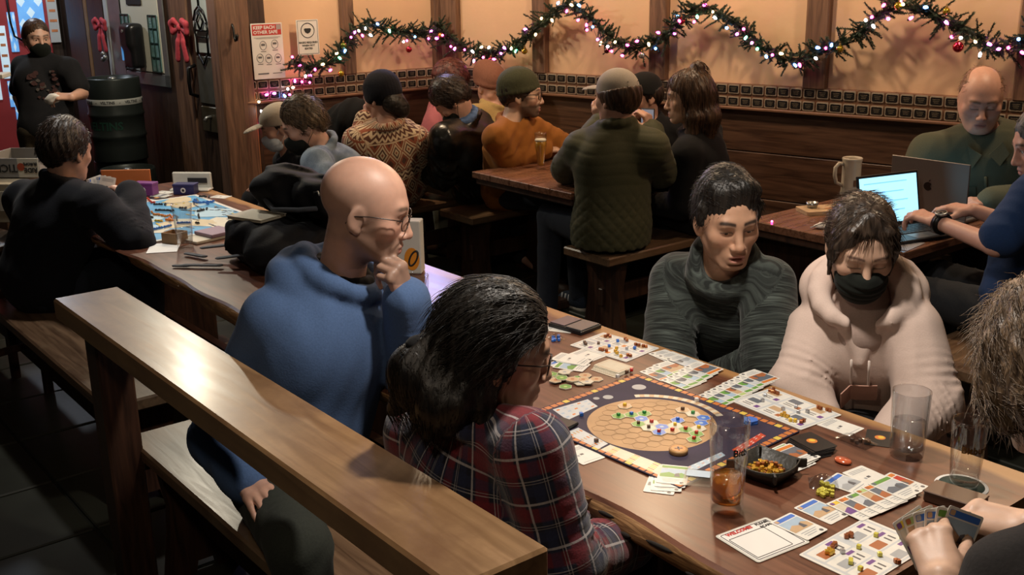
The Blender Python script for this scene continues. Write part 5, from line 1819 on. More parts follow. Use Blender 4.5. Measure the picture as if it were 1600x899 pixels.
tee, vt, _ = garment(p, 'tee_shirt', cloth('tee_black', (.010, .010, .012), .3, 150), .010, .012, .004, 0, 3, FC, .012, .01, short=.72)
q = MB(); pr = random.Random(4)
for i in range(34):
    a_ = pr.uniform(-.10, .08); u_ = pr.uniform(-.30, -.11)
    if ((a_+.01)/.10)**2+((u_+.20)/.10)**2 > 1: continue
    c_ = on_chest(p, vt, a_, u_, .003)-p.o; w_ = pr.uniform(.010, .024)
    q.add([c_+(p.rt*math.cos(k*.785)+p.up*math.sin(k*.785)*.8)*w_*pr.uniform(.6, 1.1) for k in range(8)], [tuple(range(8))], i % 3 == 0)
q.build('shirt_print', [mat('shirt_print', (.040, .014, .013), .9), mat('shirt_print_pale', (.06, .05, .045), .9)], p.root)
p.trousers(cloth('trouser_khaki', (.055, .042, .026), .3, 150), .014); p.shoes(m_shoe)
crop_hair(p, hair_brown, .006, 0, .095, .0, 3, .02, .0, .007)
cl = thing('bar_cloth', 'small white cloth in the hand of the standing person', 'cloth', p.wrL+np.array([-.10, -.03, .0]))
S = Solid(); S.el((0, 0, 0), (.045, .02, .032), None, .02); S.el((-.03, 0, -.02), (.03, .018, .02), None, .02)
V, Q = S.surface(.007, wrinkle(.006, 60, 2)); mesh_np('cloth', V, Q, m_white, cl)

# --- denim jacket man with black mask, and the one in the cap behind
def denim_mat():
    m, nt, b_ = _new('denim_jacket'); x = NX(nt); o = x.obj()
    n = x.noise(o, 9, 5.); w_ = x.noise(o, 260, 2.)
    c = x.mix(x.rng(n, .35, .7), (.075, .105, .14), (.26, .32, .38)); c = x.mix(x.rng(w_, .3, .8, 0, .4), c, (.02, .03, .04))
    nt.links.new(c, b_.inputs['Base Color']); b_.inputs['Roughness'].default_value = .9; x.bump(w_, b_, .3); return m


p = Person('person in a faded denim jacket and black mask looking down, by the backpacks', J(474, 196, 5.62), (-.97, -.25), J(506, 234, 5.68), W(-5.06, 2.98, .55), torso=(-.80, -.55, 0), pitch=22, hs=1.06, build=.98,
           shR=J(526, 252, 5.78), shL=J(494, 254, 5.50), elL=J(535, 318, 5.42), wrL=J(455, 308, 5.45), elR=J(500, 320, 5.8), wrR=J(440, 300, 5.75), legs=(-.8, -.5, 0))
p.body(SK_FAIR, FV, .0045, hands={'L': dict(fwd=(-.9, -.3, -.1), back=(0, -.3, .9), curl=[(30, 30, 15)]*4)}, brow=(.05, .03, .02), hand_vox=.006)
mask_for(p.H, p.root, p.o, MATS['mask_black'], .0055, False)
_, vd, _ = garment(p, 'denim_jacket', denim_mat(), .020, .018, .008, .006, 6, .0085, .026, .03, amp=.009)
q = MB()
for a_, u_ in ((-.08, -.16), (.08, -.16)):
    c_ = on_chest(p, vd, a_, u_, .004)-p.o
    q.add([c_+p.rt*.045+p.up*.02, c_-p.rt*.045+p.up*.02, c_-p.rt*.045-p.up*.012, c_-p.up*.028, c_+p.rt*.045-p.up*.012], [(0, 1, 2, 3, 4)])
o = q.build('pocket_flap', MATS.setdefault('denim_jacket', bpy.data.materials['denim_jacket']), p.root); o.modifiers.new('thick', 'SOLIDIFY').thickness = .006
p.trousers(m_trou, .014); p.shoes(m_shoe)
hair_fair = hair_mat('hair_ash', (.022, .013, .008), (.15, .10, .055), .42)
crop_hair(p, hair_fair, .009, 900, .088, .012, 5, .035, .014, .006)

p = Person('person in a beige cap and pale surgical mask behind the denim jacket', J(436, 197, 5.98), (-.98, -.2), J(452, 238, 6.05), W(-5.42, 2.98, .55), torso=(-.8, -.5, 0), pitch=20, hs=.98, legs=(-.8, -.5, 0))
p.body(SK_FAIR, FV, FH, brow=(.05, .03, .02))
mask_for(p.H, p.root, p.o, mat('mask_pale', (.50, .56, .62), .8, noise=.1, scale=40), .006, True)
cap_for(p, cloth('cap_beige', (.36, .31, .25), .15, 150)); crop_hair(p, hair_dkbr, .006, 0, hat=True)
garment(p, 'jacket', cloth('jacket_black', (.010, .010, .011), .3, 140), .02, .02, .006, 0, 9); p.trousers(m_trou, .015); p.shoes(m_shoe)

# --- patterned fleece
def aztec_mat():
    m, nt, b_ = _new('aztec_fleece'); x = NX(nt); vec, u, v = x.attr()
    rust = (.26, .065, .025); cream = (.60, .46, .30); brown = (.085, .028, .014)
    # rows of diamonds and zigzags
    uu = x.m('ABSOLUTE', x.m('SUBTRACT', x.m('FRACT', x.m('DIVIDE', u, .085)), .5))        # 0 .. .5
    vv = x.m('ABSOLUTE', x.m('SUBTRACT', x.m('FRACT', x.m('DIVIDE', v, .120)), .5))
    dia = x.m('ADD', uu, vv)
    c = x.mix(x.rng(dia, .40, .43), cream, rust)
    c = x.mix(x.m('MULTIPLY', x.rng(dia, .30, .28), 1.), c, brown)
    c = x.mix(x.rng(dia, .20, .18), c, cream)
    c = x.mix(x.rng(dia, .09, .07), c, rust)
    c = x.mix(x.m('MULTIPLY', x.rng(dia, .50, .53), x.rng(dia, .62, .59)), c, cream)
    c = x.mix(x.rng(dia, .78, .81), c, brown)
    # bands
    band = x.stripe(v, .24, .12, .22, .05)
    zig = x.m('FRACT', x.m('ADD', x.m('DIVIDE', v, .030), x.m('MULTIPLY', x.m('PINGPONG', u, .022), 30.)))
    zc = x.mix(x.rng(zig, .45, .55), brown, cream)
    c = x.mix(band, c, zc)
    c = x.mix(x.stripe(v, .24, .26, .035, .05), c, rust); c = x.mix(x.stripe(v, .24, .99, .035, .05), c, cream)
    n = x.noise(x.obj(), 160, 3.)
    c = x.mix(x.rng(n, .3, .8, 0, .35), c, brown)
    nt.links.new(c, b_.inputs['Base Color']); b_.inputs['Roughness'].default_value = .95; b_.inputs['Sheen Weight'].default_value = .2; x.bump(n, b_, .5, .003)
    return m


p = Person('person in a rust and cream patterned fleece and black beanie, chin on hand', J(596, 152, 6.12), (-.72, .55), J(605, 196, 6.12), W(-5.38, 3.36, .55), torso=(-.55, .83, 0), pitch=18, hs=1.06, build=1.08,
           shL=J(560, 222, 6.1), shR=J(650, 222, 6.2), elL=J(556, 268, 6.3), wrL=J(572, 188, 6.35), legs=(-.7, .7, 0))
p.body(SK_FAIR, FV, FH, hands={'L': dict(fwd=(.1, .0, 1), back=(-.8, -.5, .1), curl=[(50, 50, 25)]*4)}, lip=LIP, brow=(.05, .03, .02), hand_vox=.006)
garment(p, 'fleece', aztec_mat(), .030, .030, .006, 0, 11, .0085, .024, .03, segs='limbs')
p.trousers(m_jean, .014); p.shoes(m_shoe)
beanie_for(p, cloth('beanie_black', (.006, .006, .010), .3, 160), .006, False, .0, -.035)
S = Solid(); S.el(p.H(0, -.075, -.045), p.H.r(.075, .055, .07), p.H.M, .02); S.el(p.H(.03, -.09, -.09), p.H.r(.05, .04, .05), p.H.M, .03)
ho, V, Q = p.emit('hair', S, hair_black, .008, wrinkle(.006, 90, 2))

# --- black leather jacket, head bowed
m_leather = mat('leather_black', (.008, .009, .009), .30, noise=.4, scale=14, bump=.35, bscale=60, coat=.2)
p = Person('person in a black leather jacket with bowed head and mask, by the corner', J(706, 158, 6.22), (-.82, .10), J(728, 190, 6.25), W(-5.20, 3.86, .55), torso=(-.75, .35, 0), pitch=48, hs=1.0, build=1.12,
           shL=J(694, 216, 6.1), shR=J(752, 212, 6.4), legs=(-.7, .5, 0))
p.body(SK_FAIR, FV, FH, brow=(.03, .02, .015))
mask_for(p.H, p.root, p.o, MATS['mask_black'], .006, False)
garment(p, 'leather_jacket', m_leather, .026, .030, .008, 0, 12, .0085, .028, .03, amp=.013)
S = Solid(); ring(S, p.neck+p.up*.02+p.fw*.02, p.rt, p.fw, p.up, .075, .08, 20, 300, .022, .026, .03, k=.01); p.emit('scarf', S, cloth('scarf_blue', (.10, .17, .34), .5, 60), .007, wrinkle(.006, 80, 3))
p.trousers(cloth('trouser_stone', (.20, .20, .15), .2, 150), .012); p.shoes(m_shoe)
crop_hair(p, hair_dkbr, .015, 500, .085, .0, 7, .04, .012)

p = Person('person with auburn hair in a pink top in the corner', J(702, 128, 7.0), (-.9, -.3), J(700, 162, 7.0), W(-5.86, 4.02, .52), torso=(-.9, -.3, 0), pitch=20, hs=1.02)
p.body(SK_LIGHT, FV, .006, lip=LIP, brow=(.08, .04, .03)); garment(p, 'top', cloth('top_pink', (.42, .13, .14), .2, 120), vox=.011)
p.trousers(m_trou, .016)
crop_hair(p, hair_mat('hair_auburn', (.045, .012, .010), (.15, .045, .035), .45), .018, 300, .080, -.05, 3, .04, .004, back=-.10)

p = Person('person in a tan slouchy beanie behind the green beanie', J(768, 136, 6.85), (.45, -.45), J(772, 168, 6.85), W(-5.46, 4.12, .52), torso=(.5, -.5, 0), pitch=26, hs=1.02)
p.body(SK_FAIR, FV, .006, brow=(.08, .04, .03)); garment(p, 'jacket', cloth('jacket_tan', (.36, .25, .10), .2, 120), vox=.011); p.trousers(m_trou, .016)
beanie_for(p, cloth('beanie_tan', (.20, .085, .055), .25, 140), .007, True, .01)

# --- orange sweatshirt man
p = Person('bearded person with glasses and a green beanie in an orange sweatshirt', J(815, 147, 6.0), (.985, -.10), J(800, 190, 6.02), W(-4.92, 3.86, .55), torso=(.80, -.50, 0), pitch=2, hs=1.06, build=1.04,
           shR=J(776, 216, 5.90), shL=J(838, 206, 6.18), elR=J(792, 250, 6.0), wrR=J(848, 234, 6.12), elL=J(874, 226, 6.22), wrL=J(832, 236, 6.2), legs=(.75, -.6, 0))
p.body(SK_LIGHT, FV, .0042, hands={'R': dict(fwd=(.9, .4, 0), back=(.1, -.4, .9), curl=[(20, 25, 10)]*4), 'L': dict(fwd=(-.7, -.6, 0), back=(.1, -.3, .9), curl=[(20, 25, 10)]*4)},
       lip=(.42, .16, .13), brow=(.03, .018, .012), stubble=((.045, .025, .015), .88), hand_vox=.006)
glasses_for(p.H, p.root, p.o, m_frame_dk, 'square', .046, .036, .0022)
garment(p, 'sweatshirt', cloth('sweat_orange', (.255, .095, .018), .15, 220, big=.2), .022, .022, .007, .005, 15, .008, .014, .01, amp=.007)
p.trousers(m_jean, .012); p.shoes(m_shoe)
crop_hair(p, hair_dkbr, .010, 200, .10, .0, 8, .025, hat=True)
beanie_for(p, cloth('beanie_green', (.050, .052, .028), .25, 140), .006, True)

# --- quilted jacket seen from behind
def quilt(p):
    def fn(P_):
        q = P_-p.neck; u = np.arctan2(q @ p.rt, -(q @ p.fw)+.02)*.20; v = q @ p.up
        low = 1/(1+np.exp((v+.30)*60))
        a = np.abs(np.sin((u+v)*52)); b_ = np.abs(np.sin((u-v)*52))
        dia = np.minimum(np.minimum(a, b_), .6)/.6
        rib = np.minimum(np.abs(np.sin(v*62+.4*np.sin(u*20))), .6)/.6
        return -.006*(dia*low+rib*(1-low)*.45)+.003
    return fn


p = Person('person in a grey cap and long quilted olive jacket seen from behind', J(963, 152, 5.16), (-.60, .80), J(962, 200, 5.22), W(-3.80, 3.62, .55), torso=(-.55, .83, 0), pitch=4, hs=1.06, build=1.12, sw=.185,
           shL=J(908, 232, 5.26), shR=J(1018, 230, 5.18), elL=J(886, 262, 5.45), wrL=J(938, 196, 5.50), elR=J(1034, 268, 5.40), wrR=J(1018, 206, 5.50), legs=(-.60, .80, 0),
           knL=W(-4.18, 3.55, .56), anL=W(-4.06, 3.42, .10))
p.body(SK_FAIR, FV, FH, hands={'L': dict(fwd=(-.15, .1, 1), back=(-.5, -.8, .1), curl=[(35, 45, 20), (30, 40, 20), (25, 40, 20), (20, 35, 20)], spread=8), 'R': dict(fwd=(-.3, .2, 1), back=(.6, -.6, .2), curl=[(45, 50, 25)]*4)}, brow=(.05, .03, .02), hand_vox=.0055)


def skirt(S):
    S.rc(p.neck-p.up*.30, p.pel-p.up*.05, .155, .205, .05, flat=(p.fw, .85)); S.cut(p.pel-p.up*.075, -p.up, .006)


garment(p, 'quilted_jacket', cloth('jacket_olive', (.058, .058, .030), .2, 160, rough=.7, sheen=.05), .026, .02, .006, .004, 16, .0070, .026, .035, extra=skirt, disp=quilt(p))
p.trousers(m_jean, .012)
m_snk = cloth('sneaker_blue', (.02, .028, .045), .2, 100)
p.shoes(m_snk, mat('sole_gum', (.28, .26, .22), .7))
for an in (p.anL, p.anR):
    q = MB()
    for k in range(3):
        c_ = an-p.o+p.fl*(.035+.028*k)-np.array([0, 0, an[2]-.075])
        sd = np.cross(p.fl, [0, 0, 1.])*(-1)
        for s_ in (-1, 1):
            q.tube([c_+sd*s_*.036+np.array([0, 0, .012]), c_+sd*s_*.043-np.array([0, 0, .022])], .006, 6)
    q.build('shoe_stripes', mat('stripe_white', (.55, .55, .55), .7), p.root)
crop_hair(p, hair_brown, .012, 300, .10, -.02, 6, .03, back=-.075, hat=True)
c_ = cap_for(p, cloth('cap_grey', (.30, .26, .22), .15, 170), .0055)
q = MB()
for x in (-1, 1): q.lathe([(.0, .0), (.003, .001), (.004, .003), (0, .004)], 8, c=tuple(p.H(x*.030, -.112, .068)-p.o))
q.tube([p.H(-.020, -.122, .040)-p.o, p.H(0, -.124, .038)-p.o, p.H(.020, -.122, .040)-p.o], .003, 5)
q.build('cap_eyelets', m_ink, c_)
capman = p

# --- black cap person and long haired person beyond the table
p = Person('person in a black cap behind the grey cap at the plank table', J(1004, 150, 5.95), (-.75, -.30), J(1012, 192, 6.0), W(-4.25, 4.42, .52), torso=(-.3, -.9, 0), pitch=8, hs=1.0)
p.body(SK_FAIR, FV, FH, lip=LIP, brow=(.03, .02, .015), stubble=((.06, .035, .02), .5)); garment(p, 'shirt', cloth('shirt_black', (.008, .008, .009), .3, 140), vox=.010)
p.trousers(m_trou, .015); p.shoes(m_shoe)
cap_for(p, cloth('cap_black', (.008, .008, .008), .2, 150)); crop_hair(p, hair_dkbr, .008, 0, hat=True)

p = Person('person with long brown hair and a topknot in a black sweater', J(1075, 152, 5.42), (-.97, .10), J(1086, 204, 5.48), W(-3.70, 4.22, .55), torso=(-.75, .40, 0), pitch=6, hs=1.04, legs=(-.6, .8, 0))
p.body(SK_LIGHT, FV, FH, lip=(.4, .15, .13), brow=(.05, .03, .02))
garment(p, 'sweater', cloth('sweater_black', (.007, .007, .008), .3, 140), .020, .022, .006, 0, 18, .009)
p.trousers(m_trou, .014); p.shoes(m_shoe)
H = p.H; S = Solid(); shell_hair(H, S, .014, .085, -.03, .012, back=-.12)
S.el(H(0, -.055, .135), H.r(.038, .036, .032), H.M, .014)
S.chain([H(.03, -.06, .0), H(.04, -.075, -.09), H(.04, -.06, -.18), H(.035, -.04, -.27)], [.06, .062, .055, .025], .03)
S.chain([H(-.04, -.03, .0), H(-.065, -.02, -.09), H(-.06, .00, -.18), H(-.055, .01, -.25)], [.04, .038, .032, .015], .03)
S.chain([H(.0, -.07, .0), H(-.02, -.08, -.10), H(-.02, -.07, -.20)], [.06, .065, .04], .03)
ho, V, Q = p.emit('hair', S, hair_brown, .006, hair_disp(H, .002))
hair_strands(p, H, V, hair_brown, 900, .08, 12, .0014, .5, .06, parent=ho, flowdir=lambda q: np.stack([q[:, 0]*.5, -.1+0*q[:, 0], -1+0*q[:, 0]], 1))

# --- olive shirt man at the laptop
p = Person('heavy balding person in an olive button shirt typing at the wall', J(1533, 153, 4.72), (-.28, -.95), J(1540, 210, 4.82), W(-2.52, 4.86, .56), torso=(-.40, -.9, 0), pitch=20, hs=1.08, build=1.30, sw=.215,
           shR=J(1452, 240, 4.90), shL=J(1628, 236, 4.74), elR=J(1420, 292, 4.92), wrR=W(-2.56, 4.44, .80), elL=J(1632, 312, 4.62), wrL=W(-2.30, 4.42, .80), legs=-NV)
p.body(SK_PINK, FV, .0040, hands={'L': dict(fwd=-NV*.8-TV*.5, back=(0, -.3, .95), curl=[(25, 35, 15)]*4), 'R': dict(fwd=(.6, -.6, -.1), back=(0, -.1, 1), curl=[(25, 35, 15)]*4)}, eyes='closed', lip=(.38, .14, .12), brow=(.20, .11, .07), jaw=1.12, fat=.012,
       blush=.4, eye_mesh=False, hand_vox=.005)
_, vo, _ = garment(p, 'shirt', cloth('shirt_olive', (.080, .085, .058), .15, 200, big=.2), .022, .03, .008, 0, 19, .008, .020, .02, amp=.006)
S = Solid(); ring(S, p.neck+p.up*.0, p.rt, p.fw, p.up, .070, .074, 0, 360, .016, .016, .02, k=.01); S.rc(p.neck-p.up*.01+p.fw*.02, p.neck-p.up*.08+p.fw*.075, .05, .045, .03); p.emit('undershirt', S, cloth('tee_teal', (.018, .026, .024), .2, 150), .008)
q = MB()
for a_, u_ in ((-.10, -.18), (.10, -.18)):
    c_ = on_chest(p, vo, a_, u_, .004)-p.o
    q.add([c_+p.rt*.055+p.up*.03, c_-p.rt*.055+p.up*.03, c_-p.rt*.055-p.up*.02, c_+p.rt*.055-p.up*.02], [(0, 1, 2, 3)])
o = q.build('chest_pocket', MATS['shirt_olive'], p.root); o.modifiers.new('thick', 'SOLIDIFY').thickness = .008
for sx in (-1, 1):
    q = MB(); q.add([on_chest(p, vo, sx*x_, u_, .014)-p.o for x_, u_ in ((.070, .030), (.014, -.005), (.055, -.055), (.095, -.015))], [(0, 1, 2, 3)])
    o = q.build('collar_flap', MATS['shirt_olive'], p.root); o.modifiers.new('thick', 'SOLIDIFY').thickness = .010
q = MB(); q.tube([on_chest(p, vo, .004, u_, .005)-p.o for u_ in (-.10, -.16, -.22, -.28, -.34)], .006, 6); q.build('placket', MATS['shirt_olive'], p.root)
q = MB(); c_ = on_chest(p, vo, .115, -.125, .008)-p.o; q.add([c_-p.rt*.028+p.up*.007, c_+p.rt*.028+p.up*.007, c_+p.rt*.028-p.up*.007, c_-p.rt*.028-p.up*.007][::-1], [(0, 1, 2, 3)])
o = q.build('name_tag', mat('tag_pale', (.5, .5, .48), .6), p.root); o.modifiers.new('thick', 'SOLIDIFY').thickness = .003
p.trousers(m_trou, .014); p.shoes(m_shoe)
hair_grey = hair_mat('hair_thin', (.16, .08, .05), (.32, .18, .12), .5)
S = Solid(); shell_hair(p.H, S, .0015, .03, .0, .012, back=-.04); S.el(p.H(0, .05, .13), p.H.r(.062, .12, .075), p.H.M, .02, 's')
ho, V, Q = p.emit('hair', S, hair_grey, .006); hair_strands(p, p.H, V, hair_grey, 350, .025, 3, .0012, .1, .15, parent=ho)
q = MB(); d_ = unit(p.wrL-p.elL); q.tube([p.wrL-d_*.025-p.o, p.wrL-d_*.005-p.o], .036, 14); q.build('wrist_watch', m_black, p.root)

# --- blue tee man
p = Person('person in a blue tee and wristwatch typing on the lit laptop', J(1632, 225, 3.92), (-.99, .12), J(1650, 290, 3.95), W(-1.83, 3.84, .55), torso=-TV, pitch=16, hs=1.04, build=1.16, sw=.19,
           shL=J(1618, 306, 3.72), shR=J(1652, 300, 4.10), elL=J(1556, 384, 3.72), wrL=J(1462, 346, 3.98), elR=J(1585, 352, 4.15), wrR=J(1520, 328, 4.18), legs=-TV)
p.body(SK_PINK, FV, .0045, hands={'L': dict(fwd=J(1418, 330, 4.10)-p.wrL, back=(-.1, -.2, .95), curl=[(20, 35, 20), (24, 38, 20), (28, 40, 20), (32, 42, 20)], s=1.1), 'R': dict(fwd=J(1470, 322, 4.28)-p.wrR, back=(0, -.2, .95), curl=[(18, 30, 15)]*4, s=1.08)},
       lip=LIP, brow=(.06, .04, .03), hand_vox=.004)
garment(p, 'tee_shirt', cloth('tee_blue', (.014, .036, .105), .2, 180), .016, .022, .006, 0, 20, .008, .014, .01, short=.80)
p.trousers(cloth('trouser_grey', (.022, .024, .028), .25, 160), .011); p.shoes(m_shoe)
crop_hair(p, hair_mat('hair_grey', (.03, .03, .035), (.14, .14, .15), .45), .008, 300, .092, .0, 4, .025)
d_ = unit(p.wrL-p.elL); c_ = p.wrL-d_*.03
q = MB(); q.tube([c_-d_*.012-p.o, c_+d_*.012-p.o], .040, 18); wt = q.build('wrist_watch', m_black, p.root)
Mx = Matrix(np.array(np.column_stack([unit(np.cross(d_, [0, -.5, .85])), d_, unit(np.array([0, -.5, .85])-d_*(d_ @ np.array([0, -.5, .85])))])).tolist()).to_4x4(); Mx.translation = Vector(c_-p.o+np.array(Mx.to_3x3() @ Vector((0, 0, .038))))
q = MB(); q.lathe([(.0, -.002), (.021, -.002), (.023, .004), (.020, .009), (.019, .0075), (0, .0075)], 20, M=Mx); q.build('watch_case', m_steel, wt)
q = MB(); q.lathe([(0, .0078), (.0185, .0080), (.0185, .0085), (0, .0085)], 20, M=Mx); q.build('watch_dial', mat('dial_dark', (.03, .03, .035), .2), wt)

# --- heap of black coat on the bench behind the patterned fleece
e = thing('black_coat', 'black coat heaped against the wainscot beside the patterned fleece', 'coat', J(540, 200, 6.55))
S = Solid(); S.el((0, 0, 0), (.16, .10, .14), None, .05); S.el((.06, 0, .09), (.10, .08, .09), None, .05); S.el((-.06, 0, -.13), (.15, .11, .14), None, .05); S.el((.02, 0, -.32), (.17, .12, .22), None, .05)
V, Q = S.surface(.010, wrinkle(.014, 26, 7)); mesh_np('cloth', V, Q, cloth('coat_black', (.006, .006, .007), .3, 120), e)
# ================================================================== things on the tables
rt_ = random.Random(21)


def rectfit(quad, z):
    """pixel corners (left, top, right, bottom) on plane z -> centre, rotation, width along first edge dir, depth"""
    a, b_, c, d = [P(x, y, z) for x, y in quad]
    ctr = (a+b_+c+d)/4
    e1 = ((c-b_)+(d-a))/2; e2 = ((b_-a)+(c-d))/2            # e1 runs along the slab, e2 across
    return ctr, math.atan2(e1[1], e1[0]), float(np.linalg.norm(e1)), float(np.linalg.norm(e2))


PAL = {'paper': (.70, .69, .64), 'blue': (.05, .16, .55), 'green': (.13, .30, .06), 'orange': (.62, .20, .04), 'red': (.48, .05, .03), 'grey': (.34, .36, .38), 'tan': (.50, .34, .20),
       'ink': (.10, .10, .11), 'sky': (.34, .46, .58), 'yellow': (.70, .50, .06), 'black': (.012, .012, .013), 'violet': (.16, .07, .25), 'cream': (.58, .53, .42), 'slate': (.12, .14, .17), 'pale': (.52, .55, .57), 'lime': (.42, .52, .20), 'rust': (.38, .13, .05)}


def pm_(k, rough=.35): return mat('print_'+k, PAL[k], rough, noise=.12, scale=60)


CW, CH = .063, .088
_cards = {}


def card_mesh(style):
    if style in _cards: return _cards[style]
    hd_, a1, a2, tx = style
    ks = ['paper', hd_, a1, a2, tx, 'ink']
    b_ = MB(); b_.prism(rrect(CW, CH, .0035, 3), 0, .0009)
    z = .00105
    if hd_ == 'back':
        ks = ['black', 'black', 'orange', 'yellow', 'slate', 'ink']
        b_.flat(circ(.012, 18, 0, .004), z, 2); b_.flat(circ(.007, 14, .002, .006), z+.0001, 3)
    elif hd_ == 'blank':
        ks = ['paper', 'cream', 'grey', 'ink', 'grey', 'ink']
        for k in range(3): b_.flat(rrect(.046, .0022, .0008, 2, 0, .034-.005*k), z, 4)
        b_.flat(rrect(.009, .007, .001, 2, .0, 0), z, 3); b_.flat(rrect(.006, .007, .001, 2, -.011, -.002), z, 2)
        b_.flat(rrect(.046, .002, .0008, 2, 0, -.036), z, 4)
    elif hd_ == 'beige':
        ks = ['cream', 'tan', 'cream', 'tan', 'cream', 'ink']
        b_.flat(rrect(.052, .076, .003, 3), z, 1); b_.flat(rrect(.048, .072, .003, 3), z+.0001, 0)
    else:
        b_.flat(rrect(.055, .011, .002, 2, 0, .034), z, 1)
        b_.flat(rrect(.009, .009, .002, 2, -.022, .0345), z+.0001, 3)
        b_.flat(rrect(.055, .040, .001, 2, 0, .006), z, 2)
        b_.flat([(-.0275, -.014), (.0275, -.014), (.0275, .002), (.016, .010), (.004, .001), (-.010, .009), (-.0275, .0)], z+.0001, 3)
        b_.flat([(.002, -.010), (.015, -.010), (.011, .008), (.004, .004)], z+.0002, 5)
        for k in range(3): b_.flat(rrect(.044-.008*k, .0022, .0008, 2, -.002*k, -.022-.006*k), z, 4)
        b_.flat(circ(.0045, 12, .021, -.036), z, 5)
    _cards[style] = b_.mesh('card', [pm_(k) for k in ks])
    return _cards[style]


ST = [('blue', 'sky', 'tan', 'grey'), ('green', 'sky', 'green', 'grey'), ('green', 'pale', 'slate', 'grey'), ('orange', 'slate', 'rust', 'grey'), ('blue', 'pale', 'grey', 'grey'), ('lime', 'tan', 'rust', 'grey'), ('yellow', 'cream', 'violet', 'grey'), ('orange', 'red', 'rust', 'grey')]
BACK = ('back', 0, 0, 0); BLANK = ('blank', 0, 0, 0); BEIGE = ('beige', 0, 0, 0)


def card(x, y, style, label, rot=0., lift=0., group=None, tilt=0.):
    o = link(bpy.data.objects.new('playing_card', card_mesh(style)))
    o.location = Vector(P(x, y, ZT)+np.array([0, 0, .0004+lift])); o.rotation_euler = (tilt, 0, TH+R(90+rot))
    return tag(o, label, 'card', group)


ORD = ('first', 'second', 'third', 'fourth', 'fifth', 'sixth', 'seventh', 'eighth')


def fan(pts, label, group, styles, rot=0., jit=4., lift0=0., order=False):
    for i, (x, y) in enumerate(pts):
        card(x, y, styles[i % len(styles)], (ORD[i]+' card from the left in'+label.split('card in')[1]) if order else label, rot+rt_.uniform(-jit, jit), lift0+.0012*i, group)


card(1284, 800, ST[0], 'single blue banner card lying clear between the laminated sign and card fan', 0)
card(1313, 667.5, BLANK, 'blank white card beside the resource board near the tumbler', 2)
card(909, 711, BLANK, 'white card at the slab edge under the plaid sleeve', -3)
card(919, 555, BLANK, 'white card tucked under the far resource board', 6)
fan([(884, 571), (893, 573), (898, 565), (890, 563)], 'card in the loose pile in front of the glasses wearer', 'loose pile by the glasses wearer', [ST[4], ST[1], ST[2], BLANK], 20, 16)
fan([(954, 580), (956, 579), (957, 578), (958, 577), (958.5, 576.5), (959, 576)], 'beige backed card in the neat pile behind the board corner', 'beige card pile', [BEIGE], 6, 2)
fan([(1042, 557), (1055, 561), (1068, 566)], 'card in the row nearest the streaked sweater', 'row nearest the sweater', [ST[2], ST[1], ST[4]], 178, 4, order=True)
fan([(1030, 585), (1040, 580), (1050, 576)], 'card in the short overlapping row beside the board top', 'short row beside the board top', [ST[3], ST[1], ST[5]], 180, 4, .0, True)
fan([(1064, 598), (1073, 594), (1082, 589), (1091, 584), (1099, 579)], 'card in the green overlapping column before the streaked sweater', 'green column before the sweater', [ST[1], ST[2], ST[1], ST[2], ST[3]], 182, 4, .0005, True)
fan([(1124, 622), (1133, 618), (1142, 614), (1151, 610), (1160, 606), (1169, 602), (1178, 598), (1186, 594)], 'card in the long overlapping column beside the hoodie wearer', 'long column beside the hoodie', [ST[1], ST[2], ST[1], ST[5], ST[2], ST[1], ST[2], ST[3]], 180, 3, order=True)
fan([(1260, 706), (1262, 705), (1263, 704), (1264, 703), (1265, 702.5), (1266, 702), (1267, 701), (1268, 700), (1269, 699), (1270, 698)], 'black backed card in the draw deck with the orange disc', 'black draw deck', [BACK], -14, 3)
fan([(1228, 722), (1236, 721), (1230, 716), (1240, 717), (1236, 713), (1243, 714)], 'card in the fanned discard pile behind the leather tray', 'discard pile', [ST[3], ST[5], BLANK, ST[3], ST[2], ST[3]], -10, 14)
card(1375, 686, BACK, 'black card with orange disc under the clear bag by the tumbler', -60)
card(1357, 746, BLANK, 'white card at the head of the near fan', -5)
card(1326, 758, ST[4], 'grey landscape card beside the yellow cube bag', 6, .0006)
card(1408, 758, ST[7], 'red desert card at the far end of the near fan', 2, .0012)
fan([(1334, 796), (1348, 791), (1362, 786), (1375, 780), (1388, 774), (1398, 768)], 'card in the near fan behind the pale resource board', 'near fan', [ST[6], ST[3], ST[2], ST[5], ST[3], ST[2]], -6, 5, .0018, True)
fan([(1034, 757), (1041, 754), (1047, 749), (1052, 745)], 'card in the small pile at the slab edge beside the beer', 'small pile beside the beer', [ST[2], ST[1], ST[3], ST[1]], -52, 6, .0, True)

# ------------------------------------------------------------------ hexagon planet board
quad = [(817, 653), (988, 583), (1248, 672), (1063, 766)]
bc, br, bw, bd = rectfit(quad, ZT+.004)
brd = thing('planet_board', 'dark planet game board with orange track and hexagon tiles', 'board game', (bc[0], bc[1], ZT+.0003), br)
MB().box((0, 0, .0022), (bw, bd, .0044), bev=.001).build('board', mat('board_space', (.028, .021, .046), .65, noise=.55, scale=9), brd)


def bl(x, y, z=ZT+.005):
    q = P(x, y, z)-bc; c_, s_ = math.cos(br), math.sin(br)
    return float(q[0]*c_+q[1]*s_), float(-q[0]*s_+q[1]*c_)


